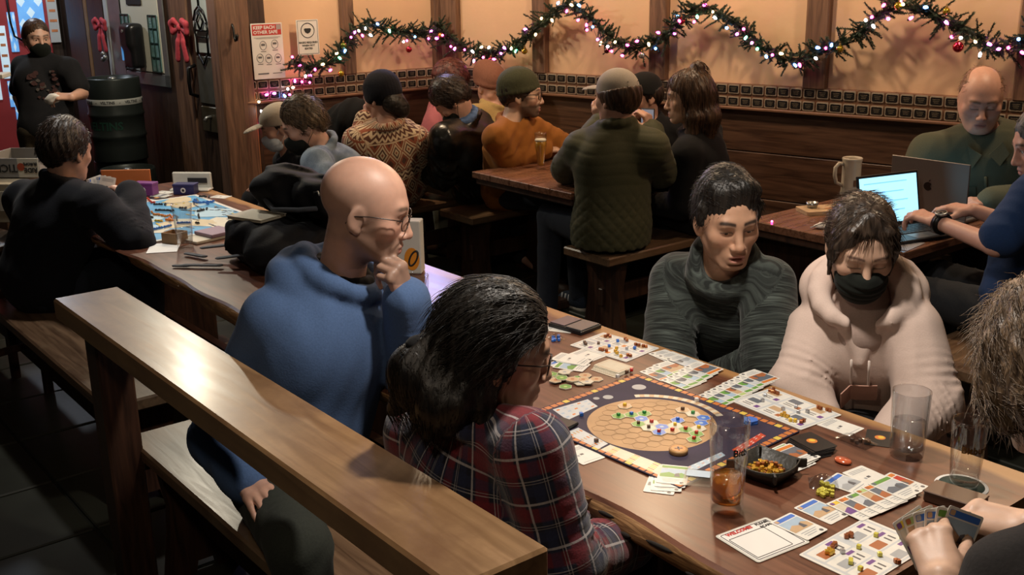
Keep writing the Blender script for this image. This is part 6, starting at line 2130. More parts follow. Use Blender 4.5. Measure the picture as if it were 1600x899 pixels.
trk = MB(); s_ = .0165; n1 = int(bw/.0195); n2 = int(bd/.0195)
for i in range(n1):
    x = -bw/2+bw*(i+.5)/n1
    for y in (-bd/2+.011, bd/2-.011): trk.flat(rrect(s_, s_*.92, .002, 2, x, y), .00455, 1 if i % 5 == 2 else 0)
for i in range(1, n2-1):
    y = -bd/2+bd*(i+.5)/n2
    for x in (-bw/2+.011, bw/2-.011): trk.flat(rrect(s_*.92, s_, .002, 2, x, y), .00455, 1 if i % 5 == 2 else 0)
tag(trk.build('score_track', [mat('track_orange', (.52, .17, .045), .4, noise=.2, scale=80), mat('track_yellow', (.66, .48, .08), .4)], brd), kind='stuff')
cx, cy = bl(1018, 662)
pl_ = MB(); pl_.flat(circ(.151, 60, cx, cy, 1.0, 1.0), .00455, 0)
pl_.build('planet_print', mat('planet_sand', (.42, .25, .12), .45, noise=.32, scale=14), brd)
grid = MB()
HR = .0182; hexes = []
for row in range(-4, 5):
    for k in range(9-abs(row)):
        hx = cx+(k-(8-abs(row))/2)*HR*1.76; hy = cy+row*HR*1.52
        hexes.append((hx, hy))
        grid.tube([(hx+HR*.94*math.cos(R(30+60*i)), hy+HR*.94*math.sin(R(30+60*i)), .0047) for i in range(6)], .0003, 4, closed=True)
tag(grid.build('hex_grid_lines', mat('grid_line', (.25, .15, .08), .6), brd), kind='stuff')
arc = MB()
A = [(cx+.163*math.cos(R(a)), cy+.163*math.sin(R(a))) for a in range(62, 150, 4)]; B_ = [(cx+.180*math.cos(R(a)), cy+.180*math.sin(R(a))) for a in range(62, 150, 4)]
for i in range(len(A)-1):
    if 1: arc.add([(*A[i], .0046), (*A[i+1], .0046), (*B_[i+1], .0046), (*B_[i], .0046)], [(3, 2, 1, 0)], i % 2)
tag(arc.build('oxygen_scale', [pm_('cream'), pm_('tan')], brd), kind='stuff')


def panel(name, quad_, k, lines=0, lk='ink'):
    pts = [bl(x, y) for x, y in quad_]
    b_ = MB(); b_.flat(pts[::-1] if (pts[1][0]-pts[0][0])*(pts[2][1]-pts[0][1])-(pts[1][1]-pts[0][1])*(pts[2][0]-pts[0][0]) < 0 else pts, .00465, 0)
    a, b2, c2, d2 = [np.array(q) for q in pts]
    for i in range(lines):
        for j in range(3):
            u0 = (i+.25)/lines; u1 = (i+.7)/lines; v0, v1 = (j+.3)/3, (j+.6)/3
            f_ = lambda u, v: tuple(a*(1-u)*(1-v)+b2*u*(1-v)+c2*u*v+d2*(1-u)*v)+(.00475,)
            q = [f_(u0, v0), f_(u1, v0), f_(u1, v1), f_(u0, v1)]
            b_.add(q, [(0, 1, 2, 3)], 1 if (i+j) % 3 else 2)
    return b_.build(name, [pm_(k), pm_(lk), pm_('orange')], brd)


g4 = lambda x, y: (850+x/2.9975, 480+y/2.9975)
panel('standard_projects', [g4(40, 480), g4(205, 432), g4(252, 465), g4(110, 530)], 'pale', 5, 'sky')
panel('milestones', [g4(100, 590), g4(160, 565), g4(300, 640), g4(255, 665)], 'pale', 4, 'tan')
panel('awards', [g4(265, 668), g4(310, 645), g4(585, 750), g4(545, 790)], 'cream', 6, 'yellow')
panel('heat_strip', [g4(880, 668), g4(1015, 590), g4(1040, 603), g4(905, 690)], 'red', 6, 'paper')
panel('cold_strip', [g4(665, 752), g4(830, 680), g4(850, 695), g4(690, 775)], 'sky', 6, 'paper')
for x, y, r_ in ((445, 375, .018), (245, 428, .008), (300, 422, .013)):
    q = MB(); q.flat(circ(r_, 22, *bl(*g4(x, y))), .00465); q.build('moon_print', pm_('grey'), brd)

hexm = {}


def hex_tile(loc, rot, k, label, group, img=None):
    if k not in hexm:
        b_ = MB(); b_.prism([(HR*math.cos(R(30+60*i)), HR*math.sin(R(30+60*i))) for i in range(6)], 0, .0022, 1, 1)
        b_.flat([(HR*.91*math.cos(R(30+60*i)), HR*.91*math.sin(R(30+60*i))) for i in range(6)], .0023, 0)
        b_.flat([(HR*.3*math.cos(R(60*i)), HR*.3*math.sin(R(60*i))) for i in range(6)], .0024, 2)
        pal = {'ocean': ('blue', 'sky'), 'green': ('green', 'lime'), 'city': ('cream', 'grey'), 'rust': ('tan', 'rust')}[k]
        hexm[k] = b_.mesh('hex_tile', [pm_(pal[0]), pm_('cream'), pm_(pal[1])])
    o = link(bpy.data.objects.new('hex_tile', hexm[k])); o.location = Vector([float(v) for v in loc]); o.rotation_euler = (0, 0, rot)
    return tag(o, label, 'tile', group)


used = set()


def snap(x, y):
    a, b_ = bl(*g4(x, y))
    k = sorted(range(len(hexes)), key=lambda i: (hexes[i][0]-a)**2+(hexes[i][1]-b_)**2)
    for i in k:
        if i not in used: used.add(i); return hexes[i]


def b2w(a, b_, z): return np.array([bc[0]+a*math.cos(br)-b_*math.sin(br), bc[1]+a*math.sin(br)+b_*math.cos(br), z])


ZB = ZT+.0050
cube_me = {}
CUB = {'copper': ((.30, .09, .03), .3, .6), 'bronze': ((.40, .13, .04), .3, .5), 'silver': ((.45, .45, .47), .3, .7), 'gold': ((.70, .42, .05), .25, .6), 'red': ((.55, .02, .02), .25, 0), 'blue': ((.03, .16, .60), .25, 0), 'green': ((.03, .30, .08), .25, 0),
       'yellow': ((.80, .52, .04), .25, 0), 'white': ((.7, .7, .7), .3, 0), 'brown': ((.10, .05, .03), .4, 0), 'lemon': ((.66, .60, .10), .25, .2)}


def cube(loc, k, label, group, s=.0085, rot=None):
    if (k, s) not in cube_me:
        c_, ro, me_ = CUB[k]
        b_ = MB(); b_.box((0, 0, s/2), (s, s, s), bev=s*.09); cube_me[(k, s)] = b_.mesh('cube', mat('cube_'+k, c_, ro, metal=me_, coat=.3))
    o = link(bpy.data.objects.new('resource_cube', cube_me[(k, s)])); o.location = Vector([float(v) for v in loc]); o.rotation_euler = (0, 0, rt_.uniform(0, 1.5) if rot is None else rot)
    return tag(o, label, 'cube', group)


LB = {'ocean': 'blue ocean hexagon tile laid on the sandy planet', 'green': 'green forest hexagon tile laid on the sandy planet', 'city': 'pale city hexagon tile laid on the sandy planet', 'rust': 'brown hexagon tile laid on the sandy planet'}
for x, y, k, c in ((355, 508, 'green', 'green'), (415, 503, 'green', 'blue'), (460, 490, 'green', 'green'), (462, 545, 'green', 'brown'), (480, 522, 'ocean', None), (520, 535, 'city', 'red'), (510, 572, 'city', 'brown'), (555, 555, 'ocean', None), (590, 530, 'ocean', 'blue'), (565, 592, 'ocean', 'red'),
                   (600, 560, 'city', 'yellow'), (620, 578, 'rust', 'red'), (650, 498, 'rust', 'brown'), (705, 515, 'city', 'green'), (750, 540, 'ocean', None), (790, 545, 'ocean', None), (688, 600, 'green', 'red'), (735, 575, 'city', 'yellow'), (728, 622, 'green', 'red'), (745, 598, 'green', 'red'), (375, 458, 'rust', 'yellow')):
    a, b_ = snap(x, y)
    hex_tile(b2w(a, b_, ZB-.0001), br, k, LB[k], k+' tiles on the planet')
    if c: cube(b2w(a, b_, ZB+.0024), c, 'small %s marker cube on a hexagon tile of the planet' % c, c+' markers on the planet', .0074)
cube(P(*g4(715, 442), ZB), 'white', 'white marker cube on the pale scale above the planet', None, .009)
for x, y, c in ((175, 510, 'blue'), (245, 633, 'brown')): cube(P(*g4(x, y), ZB), c, '%s marker cube on the board side panel' % c, None)
for x, y, c in ((410, 300, 'red'), (345, 330, 'white'), (388, 310, 'brown')): cube(P(*g4(x, y), ZB), c, '%s cube on the far corner of the score track' % c, None)
e = thing('first_player_token', 'round wooden disc token standing on the dark lower board', 'token', P(1060, 708, ZB))
MB().lathe([(.0, 0), (.0195, 0), (.021, .002), (.021, .009), (.0195, .011), (0, .011)], 24).build('disc', wood('token_wood', (.38, .2, .07), (.55, .32, .13), .5, 12, (1, 5, 5), .1), e)
q = MB(); q.flat(circ(.016, 20), .0112); q.build('print', pm_('orange'), e)
q = MB(); q.box((0, 0, .0115), (.018, .004, .0006)); q.box((0, 0, .0115), (.004, .018, .0006)); q.build('emblem', pm_('ink'), e)
e = thing('ocean_pile_tile', 'loose blue ocean tile on the right side of the board', 'tile', P(1173, 661, ZB), .3)
MB().prism([(HR*math.cos(R(60*i)), HR*math.sin(R(60*i))) for i in range(6)], 0, .0045).build('tile', pm_('blue'), e)
q = MB(); q.prism([(HR*.96*math.cos(R(60*i+8)), HR*.96*math.sin(R(60*i+8))) for i in range(6)], .0045, .0090); q.build('upper_tile', pm_('blue'), e)
# heap of spare tiles
for i in range(15):
    x, y = 858+rt_.uniform(2, 60), 582+rt_.uniform(2, 24)
    hex_tile(P(x, y, ZT)+np.array([0, 0, .0005+.0024*(i//4)]), rt_.uniform(0, 1), rt_.choice(('green', 'green', 'city', 'rust')), 'spare hexagon tile in the heap in front of the glasses wearer', 'heap of spare hexagon tiles')
hex_tile(P(932, 594, ZT)+np.array([0, 0, .0005]), .3, 'rust', 'brown hexagon tile lying apart from the heap near the board corner', None)


# ------------------------------------------------------------------ resource boards
def resource_board(quad_, label, cubes, flip=0., groups='', keys=('grey', 'tan', 'orange')):
    c_, r_, w_, d_ = rectfit(quad_, ZT+.002)
    e = thing('resource_board', label, 'game board', (c_[0], c_[1], ZT+.0004), r_+flip)
    MB().prism(rrect(w_, d_, .004, 3), 0, .0018).build('board', pm_('paper'), e)
    q = MB(); z = .0019
    q.flat(rrect(w_*.96, d_*.94, .003, 2), z, 0)
    for i in range(3):
        for j in range(2):
            x0 = w_*(-.31+.31*i); y0 = d_*(-.24+.48*j)
            q.flat(rrect(w_*.28, d_*.40, .002, 2, x0, y0), z+.0001, 1)
            q.flat(rrect(w_*.16, d_*.15, .002, 2, x0+w_*.04, y0-d_*.08), z+.0002, 2 if (i+j) % 2 else 3)
            q.flat(rrect(w_*.06, d_*.10, .001, 2, x0-w_*.09, y0+d_*.1), z+.0002, 4 if i % 2 else 5)
            for k in range(2): q.flat(rrect(w_*.12, d_*.022, .0005, 2, x0+w_*.04, y0+d_*(.13-.06*k)), z+.0002, 6)
    tag(q.build('print', [pm_('pale'), pm_('paper'), pm_(keys[0]), pm_(keys[1]), pm_(keys[2]), pm_('violet'), pm_('ink')], e), kind='stuff')
    for x, y, k in cubes:
        cube(P(x, y, ZT+.0028), k, '%s cube on %s' % (k, groups), k+' cubes on '+groups, .0078)
    return e


c1 = [(*g4(x, y), k) for x, y, k in ((300, 136, 'copper'), (288, 142, 'copper'), (310, 143, 'copper'), (380, 153, 'copper'), (388, 160, 'bronze'), (345, 163, 'blue'), (305, 187, 'blue'), (255, 174, 'brown'), (195, 178, 'brown'), (190, 170, 'brown'), (262, 202, 'bronze'), (275, 206, 'copper'), (292, 208, 'copper'),
                                      (340, 198, 'gold'), (335, 212, 'gold'), (342, 220, 'gold'), (360, 235, 'gold'), (405, 234, 'copper'), (392, 230, 'bronze'), (430, 180, 'copper'), (445, 183, 'copper'), (465, 187, 'copper'), (478, 190, 'bronze'), (425, 196, 'blue'), (388, 197, 'silver'))]
resource_board([(893, 540), (940, 519), (1027, 543), (982, 567)], 'pale resource board with copper cubes at the far end of the game', c1, math.pi, 'the far resource board')
g5 = lambda x, y: (1150+x/2.651, 560+y/2.651)
c2 = [(*g5(x, y), k) for x, y, k in ((140, 138, 'copper'), (150, 143, 'bronze'), (162, 146, 'copper'), (172, 150, 'copper'), (155, 134, 'copper'), (120, 158, 'silver'), (110, 180, 'silver'), (248, 205, 'silver'), (195, 215, 'silver'), (258, 227, 'silver'), (296, 225, 'silver'), (340, 208, 'bronze'), (350, 213, 'copper'), (378, 218, 'bronze'), (388, 222, 'copper'),
                                      (190, 240, 'gold'), (203, 243, 'gold'), (215, 248, 'gold'), (200, 234, 'gold'), (225, 262, 'yellow'), (245, 264, 'yellow'), (280, 264, 'copper'), (270, 268, 'bronze'))]
resource_board([(1150, 628), (1199, 605), (1312, 646), (1255, 675)], 'pale resource board with gold cubes in front of the hoodie wearer', c2, math.pi, 'the hoodie wearer resource board', ('slate', 'tan', 'rust'))
g6 = lambda x, y: (1100+x/4.3, 690+y/4.3)
c3 = [(*g6(x, y), k) for x, y, k in ((955, 650, 'copper'), (970, 640, 'copper'), (990, 645, 'copper'), (985, 633, 'copper'), (870, 710, 'copper'), (860, 725, 'copper'), (840, 740, 'gold'), (825, 755, 'gold'), (845, 762, 'gold'), (860, 752, 'gold'), (880, 700, 'bronze'), (930, 750, 'silver'), (1305, 820, 'copper'), (1290, 815, 'bronze'),
                                      (985, 810, 'lemon'), (985, 825, 'lemon'), (1050, 865, 'lemon'), (1155, 640, 'lemon'), (1180, 770, 'lemon'), (1040, 720, 'lemon'), (1330, 655, 'lemon'))]
resource_board([(1253, 869), (1346, 808), (1450, 850), (1358, 920)], 'pale resource board with yellow cubes below the near card fan', c3, 0, 'the near resource board', ('grey', 'rust', 'violet'))

# ------------------------------------------------------------------ laminated sign (its code square stays blank)
c_, r_, w_, d_ = rectfit([(1121, 843.5), (1192, 803), (1253, 843.5), (1199, 884)], ZT+.002)
e = thing('table_sign', 'laminated WELCOME sign lying on the slab edge by the beer', 'sign', (c_[0], c_[1], ZT+.0004), r_)
MB().prism(rrect(w_, d_, .006, 3), 0, .0015).build('laminate', mat('laminate', (.62, .62, .56), .15, coat=.4), e)
MB().prism(rrect(w_*.93, d_*.93, .003, 3), .0015, .0018).build('sheet', m_white, e)
q = MB(); q.tube([(x, y, .0019) for x, y in rrect(w_*.88, d_*.88, .003)], .0008, 4, closed=True)
q.tube([(x, y, .0019) for x, y in rrect(w_*.66, d_*.66, .002, cx=.06*w_, cy=-.08*d_)], .0008, 4, closed=True)
for k, tx in enumerate(('PLEASE', 'SCAN')):
    v, f = text_geo(tx, .0100, 'CENTER', .0003); q.add(v, f, 0, False, Matrix.Translation((w_*(-.385+.10*k), d_*.31, .0021)) @ Matrix.Rotation(R(90), 4, 'Z'))
q.build('print', m_ink, e)
q = MB(); v, f = text_geo('WELCOME!', .0125, 'CENTER', .0005); q.add(v, f, 0, False, Matrix.Translation((-w_*.385, -d_*.12, .0021)) @ Matrix.Rotation(R(90), 4, 'Z'))
q.build('red_lettering', m_red, e)
card(1248, 825, ST[0], 'blue banner card overlapping the laminated sign', 0, .0024)

# ------------------------------------------------------------------ glasses
m_glass = glass('clear_glass', (.97, .98, .98), .02, 1.5)
m_water = glass('water', (.93, .95, .97), .02, 1.33)


def amber(name, c, t=.55):
    return mat(name, c, .08, trans=t, ior=1.34, sss=0.)


def tumbler(name, label, loc, prof_out, wall, base, liquid=None, m=None, foam=None, cat='glass', seg=32):
    e = thing(name, label, cat, loc)
    inner = [(max(r_-wall, .001), max(z, base)) for r_, z in prof_out if z >= base*.6]
    b_ = MB(); b_.lathe([(0, 0)]+prof_out+inner[::-1]+[(0, base)], seg, cap=False)
    b_.build('glass_body', m or m_glass, e)
    if liquid:
        lv, lm = liquid
        pr = [(r_-wall-.0006, max(z, base+.0006)) for r_, z in prof_out if base*.6 <= z < lv]
        r_l = np.interp(lv, [z for _, z in prof_out], [r_ for r_, _ in prof_out])-wall-.0006
        MB().lathe([(0, base+.0006)]+pr+[(r_l, lv), (0, lv)], seg, cap=False).build('drink', lm, e)
        if foam: MB().lathe([(0, lv+.0003), (r_l, lv+.0003), (r_l*1.01, lv+foam*.6), (r_l*.9, lv+foam), (0, lv+foam)], seg).build('foam', mat('foam', (.78, .72, .60), .8), e)
    return e


pint = [(.030, 0), (.0315, .004), (.0325, .02), (.0355, .10), (.0385, .160), (.0390, .190)]
e = tumbler('beer_glass', 'tall beer glass one third full of amber beer near the slab edge', P(1135, 795, ZT), pint, .0022, .016, (.072, amber('beer_amber', (.85, .36, .05), .88)))
q = MB(); v, f = text_geo('Bitb', .020, 'CENTER', .0006, .0002)
v = [(.0378*math.sin(x/.0378), -.0378*math.cos(x/.0378), .135+y) for x, y, z in v]; q.add(v, f)
o = q.build('lettering', mat('glass_print', (.02, .015, .012), .5), e); e.rotation_euler = (0, 0, R(25))
tumb = [(.0335, 0), (.035, .003), (.036, .02), (.0405, .148), (.0405, .152)]
tumbler('plastic_tumbler', 'clear ribbed plastic tumbler half full of water', P(1416, 712, ZT), tumb, .0026, .006, (.082, m_water), glass('clear_plastic', (.90, .91, .92), .10, 1.5))
e = tumbler('beer_glass', 'empty beer glass with gold gothic lettering on a coaster', P(1505, 763, ZT)+np.array([0, 0, .0022]), [(.027, 0), (.028, .003), (.0285, .02), (.032, .08), (.0345, .14), (.0335, .150)], .0020, .014)
q = MB(); v, f = text_geo('Bitburger', .020, 'CENTER', .0006, .0002)
v = [(.0330*math.sin(x/.0330), -.0330*math.cos(x/.0330), .094+y) for x, y, z in v]; q.add(v, f)
q.build('lettering', mat('glass_gold', (.20, .11, .03), .4, metal=.3), e); e.rotation_euler = (0, 0, R(22))
e = thing('coaster', 'round white rimmed green beer mat under the empty glass', 'coaster', P(1502, 760, ZT)+np.array([0, 0, .0003]))
MB().lathe([(0, 0), (.052, 0), (.0525, .0008), (.052, .0016), (0, .0016)], 36).build('mat', m_white, e)
MB().lathe([(0, .0017), (.045, .0017), (.045, .0019), (0, .0019)], 36).build('print', mat('coaster_green', (.035, .055, .045), .6, noise=.5, scale=40), e)
tumbler('water_glass', 'tall glass with a little water beside the train game board', P(290, 386, ZT), [(.029, 0), (.031, .004), (.031, .02), (.036, .12), (.040, .165), (.0405, .170)], .0022, .018, (.055, m_water))
tumbler('clear_cup', 'clear cup standing on the slab behind the hand of the bald person', P(655, 487, ZT), [(.026, 0), (.028, .003), (.034, .115), (.0345, .120)], .0018, .008)

# ------------------------------------------------------------------ leather tray with gold cubes
c_, r_, w_, d_ = rectfit([(1160, 742), (1188, 705), (1243, 728), (1196, 772)], ZT+.004)
w_ = .118; cx_, cy_ = P(1197, 742, ZT)[:2]
e = thing('leather_tray', 'black leather tray with pinched corners', 'tray', (cx_, cy_, ZT+.0004), TH+R(6))
b_ = MB(); n = 32; lower = []; upper = []
for i in range(n):
    a = 2*math.pi*i/n+math.pi/4
    c0, s0 = math.cos(a), math.sin(a)
    sq = 1/max(abs(c0), abs(s0)); co = (sq-1)/.414
    lower.append((c0*sq*.046, s0*sq*.046, .003)); k = 1+.16*(1-co)-.02*co
    upper.append((c0*sq*.052*k, s0*sq*.052*k, .030+.006*co))
b_.v = lower+upper+[(0, 0, .003)]
for i in range(n):
    j = (i+1) % n
    b_.f += [(i, j, n+j, n+i), (2*n, j, i)]; b_.m += [0, 0]; b_.sm += [True, False]
o = b_.build('leather', mat('tray_leather', (.020, .018, .014), .45, noise=.4, scale=30, bump=.3, bscale=120), e); o.modifiers.new('thick', 'SOLIDIFY').thickness = .003
for i in range(4):
    a = R(90*i); k = .070
    q = MB(); q.box((k*math.cos(a+math.pi/4)*1.05, k*math.sin(a+math.pi/4)*1.05, .026), (.022, .005, .020), rz=a+math.pi/4, bev=.0015); q.build('corner_pinch', MATS['tray_leather'], e)
for i in range(80):
    a = rt_.uniform(0, 6.28); rr_ = .040*math.sqrt(rt_.random()); lv = i // 34
    cube((cx_+rr_*math.cos(a)*(1-.2*lv), cy_+rr_*math.sin(a)*(1-.2*lv), ZT+.0045+.0075*lv), rt_.choice(('gold', 'gold', 'bronze')), 'gold or bronze cube heaped in the leather tray', 'cubes in the leather tray', .0078)

# ------------------------------------------------------------------ bags, tokens, boxes
m_bag = glass('clear_bag', (.86, .87, .88), .12, 1.45)


def flat_bag(label, x, y, w_, d_, rot, h=.012, fill=None, name='zip_bag'):
    e = thing(name, label, 'bag', P(x, y, ZT)+np.array([0, 0, .0005]), TH+R(rot))
    n = 10; b_ = MB(); rr_ = random.Random(int(x)); Z = {}
    for side in (0, 1):
        for i in range(n+1):
            for j in range(n+1):
                u, v = i/n-.5, j/n-.5
                bu = (1-(2*u)**2)*(1-(2*v)**2)
                b_.v.append((u*w_, v*d_, (.0006+h*bu+(.003*rr_.random()*bu)) if side else 0.0002))
    for side in (0, 1):
        o_ = side*(n+1)**2
        for i in range(n):
            for j in range(n):
                f_ = (o_+i*(n+1)+j, o_+(i+1)*(n+1)+j, o_+(i+1)*(n+1)+j+1, o_+i*(n+1)+j+1)
                b_.f.append(f_ if side else f_[::-1]); b_.m.append(0); b_.sm.append(True)
    b_.build('film', m_bag, e)
    return e


flat_bag('crumpled clear bag lying between the white card and the tumbler', 1338, 690, .085, .050, -2, .012)
for i in range(6):
    o = cube(P(1345+rt_.uniform(-14, 18), 691+rt_.uniform(-3, 3), ZT+.001), 'brown', 'dark cube inside the crumpled bag by the tumbler', 'dark cubes in the bag', .0075)
flat_bag('open clear bag spilling yellow cubes beside the single card', 1287, 757, .060, .052, 40, .020)
for i in range(26):
    cube(P(1290+rt_.uniform(-12, 16), 766+rt_.uniform(-9, 12), ZT+.001), 'lemon', 'lemon yellow cube spilling from the clear bag', 'yellow cubes at the clear bag', .0075)
e = thing('card_sleeve', 'clear plastic sleeve sticking out beside the beer glass', 'sleeve', P(1090, 752, ZT)+np.array([0, 0, .0075]), TH+R(36))
MB().box((0, 0, 0), (.058, .080, .0012), bev=.0004).build('film', m_bag, e)
q = MB(); q.flat(rrect(.05, .03, .002, 2, 0, .018), .0012, 0); q.build('insert', pm_('sky'), e)
e = thing('orange_token', 'smooth orange oval token near the black deck', 'token', P(1317, 723, ZT)+np.array([0, 0, .0004]), TH)
MB().lathe([(0, 0), (.016, .001), (.0185, .004), (.016, .0075), (0, .009)], 24, sx=1.1, sy=.8).build('disc', mat('token_orange', (.55, .12, .05), .15, coat=.5), e)
e = thing('dark_case', 'small dark brown case on the slab behind the hands holding cards', 'case', P(1492, 788, ZT)+np.array([0, 0, .0004]), TH+R(8))
MB().box((0, 0, .011), (.105, .062, .022), bev=.003).build('body', mat('case_brown', (.07, .035, .022), .4, noise=.2, scale=20), e)
MB().box((0, 0, .0225), (.107, .064, .004), bev=.0015).build('lid', mat('case_lid', (.10, .05, .03), .35), e)
e = thing('folder', 'open dark card folder at the far slab edge', 'folder', P(898, 512, ZT)+np.array([0, 0, .0004]), TH+R(8))
MB().box((0, 0, .006), (.13, .095, .012), bev=.002).build('cover', mat('folder_black', (.012, .012, .014), .35), e)
MB().box((.03, 0, .0135), (.06, .085, .003), bev=.001).build('pocket', mat('folder_grey', (.13, .12, .12), .3), e)
MB().box((-.035, .0, .0135), (.055, .08, .003), bev=.001).build('sheet', mat('folder_mauve', (.14, .10, .11), .4), e)
card(875, 514, BLANK, 'white sheet under the dark card folder', 30, .0)
flat_bag('small clear bag of blue pieces under the dark folder', 869, 530, .05, .03, 10, .014)
for i in range(9): cube(P(869+rt_.uniform(-8, 8), 530+rt_.uniform(-4, 4), ZT+.001), 'blue', 'blue cube in the small clear bag by the folder', 'blue cubes in the bag', .0075)
e = thing('black_wallet', 'black wallet corner under the plaid sleeve on the board', 'wallet', P(876, 672, ZT)+np.array([0, 0, .006]), TH+R(10))
MB().box((0, 0, .004), (.05, .075, .008), bev=.002).build('body', mat('wallet_black', (.01, .01, .011), .4), e)

# fan of cards held at the table end
hl = fg.tips['L']; base = (hl[0][2]+hl[1][2]+hl[4][2])/3
LBH = ['frontmost yellow card of the fan held at the table end', 'second card of the held fan at the table end', 'third card of the held fan at the table end', 'fourth card of the held fan, middle of the hand', 'fifth card of the held fan at the table end', 'rearmost card of the held fan at the table end']
for i in range(6):
    o = link(bpy.data.objects.new('playing_card', card_mesh([ST[6], ST[5], ST[4], ST[0], ST[1], ST[0]][i])))
    f_ = unit(np.array([-.42, .30, .80])+np.array([.15, -.02, .0])*i)
    nrm = unit(np.array([.25, -.80, .55])); x_ = unit(np.cross(f_, nrm)); nrm = np.cross(x_, f_)
    Mx = Matrix(np.column_stack([x_, f_, nrm]).tolist()).to_4x4()
    c_ = J(1452, 872, 1.745)+f_*.034-nrm*.0014*i+np.array([.007, 0, 0])*i
    Mx.translation = Vector(c_); o.matrix_world = Mx
    tag(o, LBH[i], 'card', 'cards held in the hands at the table end')
# ================================================================== laptops and drinks on the plank tables
Z2 = .74
m_alu = mat('laptop_grey', (.15, .13, .12), .42, metal=.35)
m_scr = mat('screen_glow', (.55, .80, .95), .3, emit=1.35, ecol=(.30, .74, .98))


def laptop(name, label, loc, face, w_, d_, tilt, m, screen, logo=False):
    """face: direction the user looks along, towards the lid"""
    a = math.atan2(face[1], face[0])-math.pi/2
    e = thing(name, label, 'laptop', loc, a)
    MB().box((0, 0, .008), (w_, d_, .014), bev=.003).build('base', m, e)
    kb = MB().box((0, d_*.12, .0155), (w_*.90, d_*.50, .0015), bev=.0005).build('keyboard', m_ink, e)
    q = MB()
    for r_ in range(5):
        for k in range(13):
            q.box((-w_*.42+w_*.84*(k+.5)/13, d_*(.31-.095*r_), .0168), (w_*.055, d_*.075, .002))
    tag(q.build('keys', mat('laptop_keys', (.02, .02, .022), .5), kb), kind='stuff')
    MB().box((0, -d_*.30, .0152), (w_*.35, d_*.28, .001), bev=.0003).build('touchpad', mat('touchpad', (.13, .13, .13), .3), e)
    T_ = Matrix.Translation((0, d_/2-.004, .014)) @ Matrix.Rotation(R(tilt), 4, 'X')
    b_ = MB(); b_.box((0, .0, d_*.48), (w_, .007, d_*.96), bev=.002, M=T_); lid = b_.build('lid', m, e)
    b_ = MB(); b_.box((0, -.0040, d_*.49), (w_*.93, .0012, d_*.84), M=T_); sc = b_.build('screen', screen, lid)
    if screen is m_scr:
        b_ = MB()
        for k in range(4): b_.box((w_*(-.05), -.0050, d_*(.80-.17*k)), (w_*(.7-.12*(k % 2)), .0006, d_*.022), M=T_)
        b_.build('screen_text', mat('screen_text', (.20, .45, .75), .5, emit=1.2, ecol=(.2, .5, .9)), sc)
    if logo:
        b_ = MB(); Ml = T_ @ Matrix.Translation((0, .0040, d_*.50)) @ Matrix.Rotation(R(90), 4, 'X') @ Matrix.Rotation(math.pi, 4, 'Y')
        ap = [(.018*math.cos(R(t))*(1+.10*math.cos(R(2*t))), .0188*math.sin(R(t))-.001*(abs(t-90) < 40)) for t in range(0, 360, 15)]
        ap = [(x if x < .0142 or abs(y-.001) > .009 else .0098+(abs(y-.001)*.5), y) for x, y in ap]
        b_.prism(ap, -.0006, .0006, M=Ml); b_.prism([(.001, .020), (.004, .027), (.010, .029), (.007, .023)], -.0006, .0006, M=Ml)
        b_.build('fruit_emblem', mat('emblem_dark', (.004, .004, .004), .3), lid)
    return e


lb_loc = W(-2.33, 3.86, Z2+.0006)
laptop('laptop', 'dark laptop with a bright lit screen under the hands in the blue tee', lb_loc, unit(-TV+NV*.25), .32, .225, -12, mat('laptop_black', (.014, .014, .016), .4), m_scr)
laptop('laptop', 'grey laptop with a fruit emblem on its lid facing the camera', W(-2.46, 4.30, Z2+.0006), unit(-NV*.95+TV*.02), .355, .245, -1, m_alu, m_scr, True)
# stoneware mug
m_stone_w = mat('stoneware', (.44, .38, .30), .35, noise=.1, scale=30, coat=.4)
e = thing('stoneware_mug', 'tall cream stoneware mug with a handle by the wall bench', 'mug', P(1328, 304, Z2)+np.array([0, 0, .0006]), R(190))
MB().lathe([(0, 0), (.044, 0), (.047, .006), (.044, .02), (.0435, .15), (.046, .165), (.047, .172), (.043, .175), (.040, .165), (.040, .02), (0, .018)], 32, cap=False).build('body', m_stone_w, e)
q = MB(); q.tube([(.040, 0, .145), (.065, 0, .150), (.082, 0, .130), (.083, 0, .095), (.074, 0, .060), (.042, 0, .045)], [.008, .009, .0095, .0095, .009, .008], 10); q.build('handle', m_stone_w, e)
q = MB(); q.box((0, .045, .06), (.02, .002, .03), bev=.001); q.build('crest', mat('crest_brown', (.12, .06, .03), .6), e)
# glass mug
e = thing('glass_mug', 'dimpled glass beer mug beside the hand of the olive shirt', 'mug', P(1562, 300, Z2)+np.array([0, 0, .0006]))
b_ = MB(); n = 24; prof = [(.042, 0), (.045, .01), (.046, .03), (.045, .05), (.047, .07), (.046, .095), (.048, .12), (.048, .14), (.044, .14), (.042, .02), (0, .018)]
b_.lathe([(0, 0)]+prof, n, cap=False)
for i, v in enumerate(b_.v):
    a = math.atan2(v[1], v[0]); k = 1+.035*math.sin(8*a)*math.sin(v[2]*120) if .01 < v[2] < .12 else 1
    b_.v[i] = (v[0]*k, v[1]*k, v[2])
b_.build('glass_body', glass('mug_glass', (.80, .76, .80), .05, 1.5), e)
q = MB(); q.tube([(.046, 0, .12), (.075, 0, .118), (.086, 0, .09), (.082, 0, .05), (.046, 0, .03)], .008, 10); q.build('handle', MATS['mug_glass'], e)
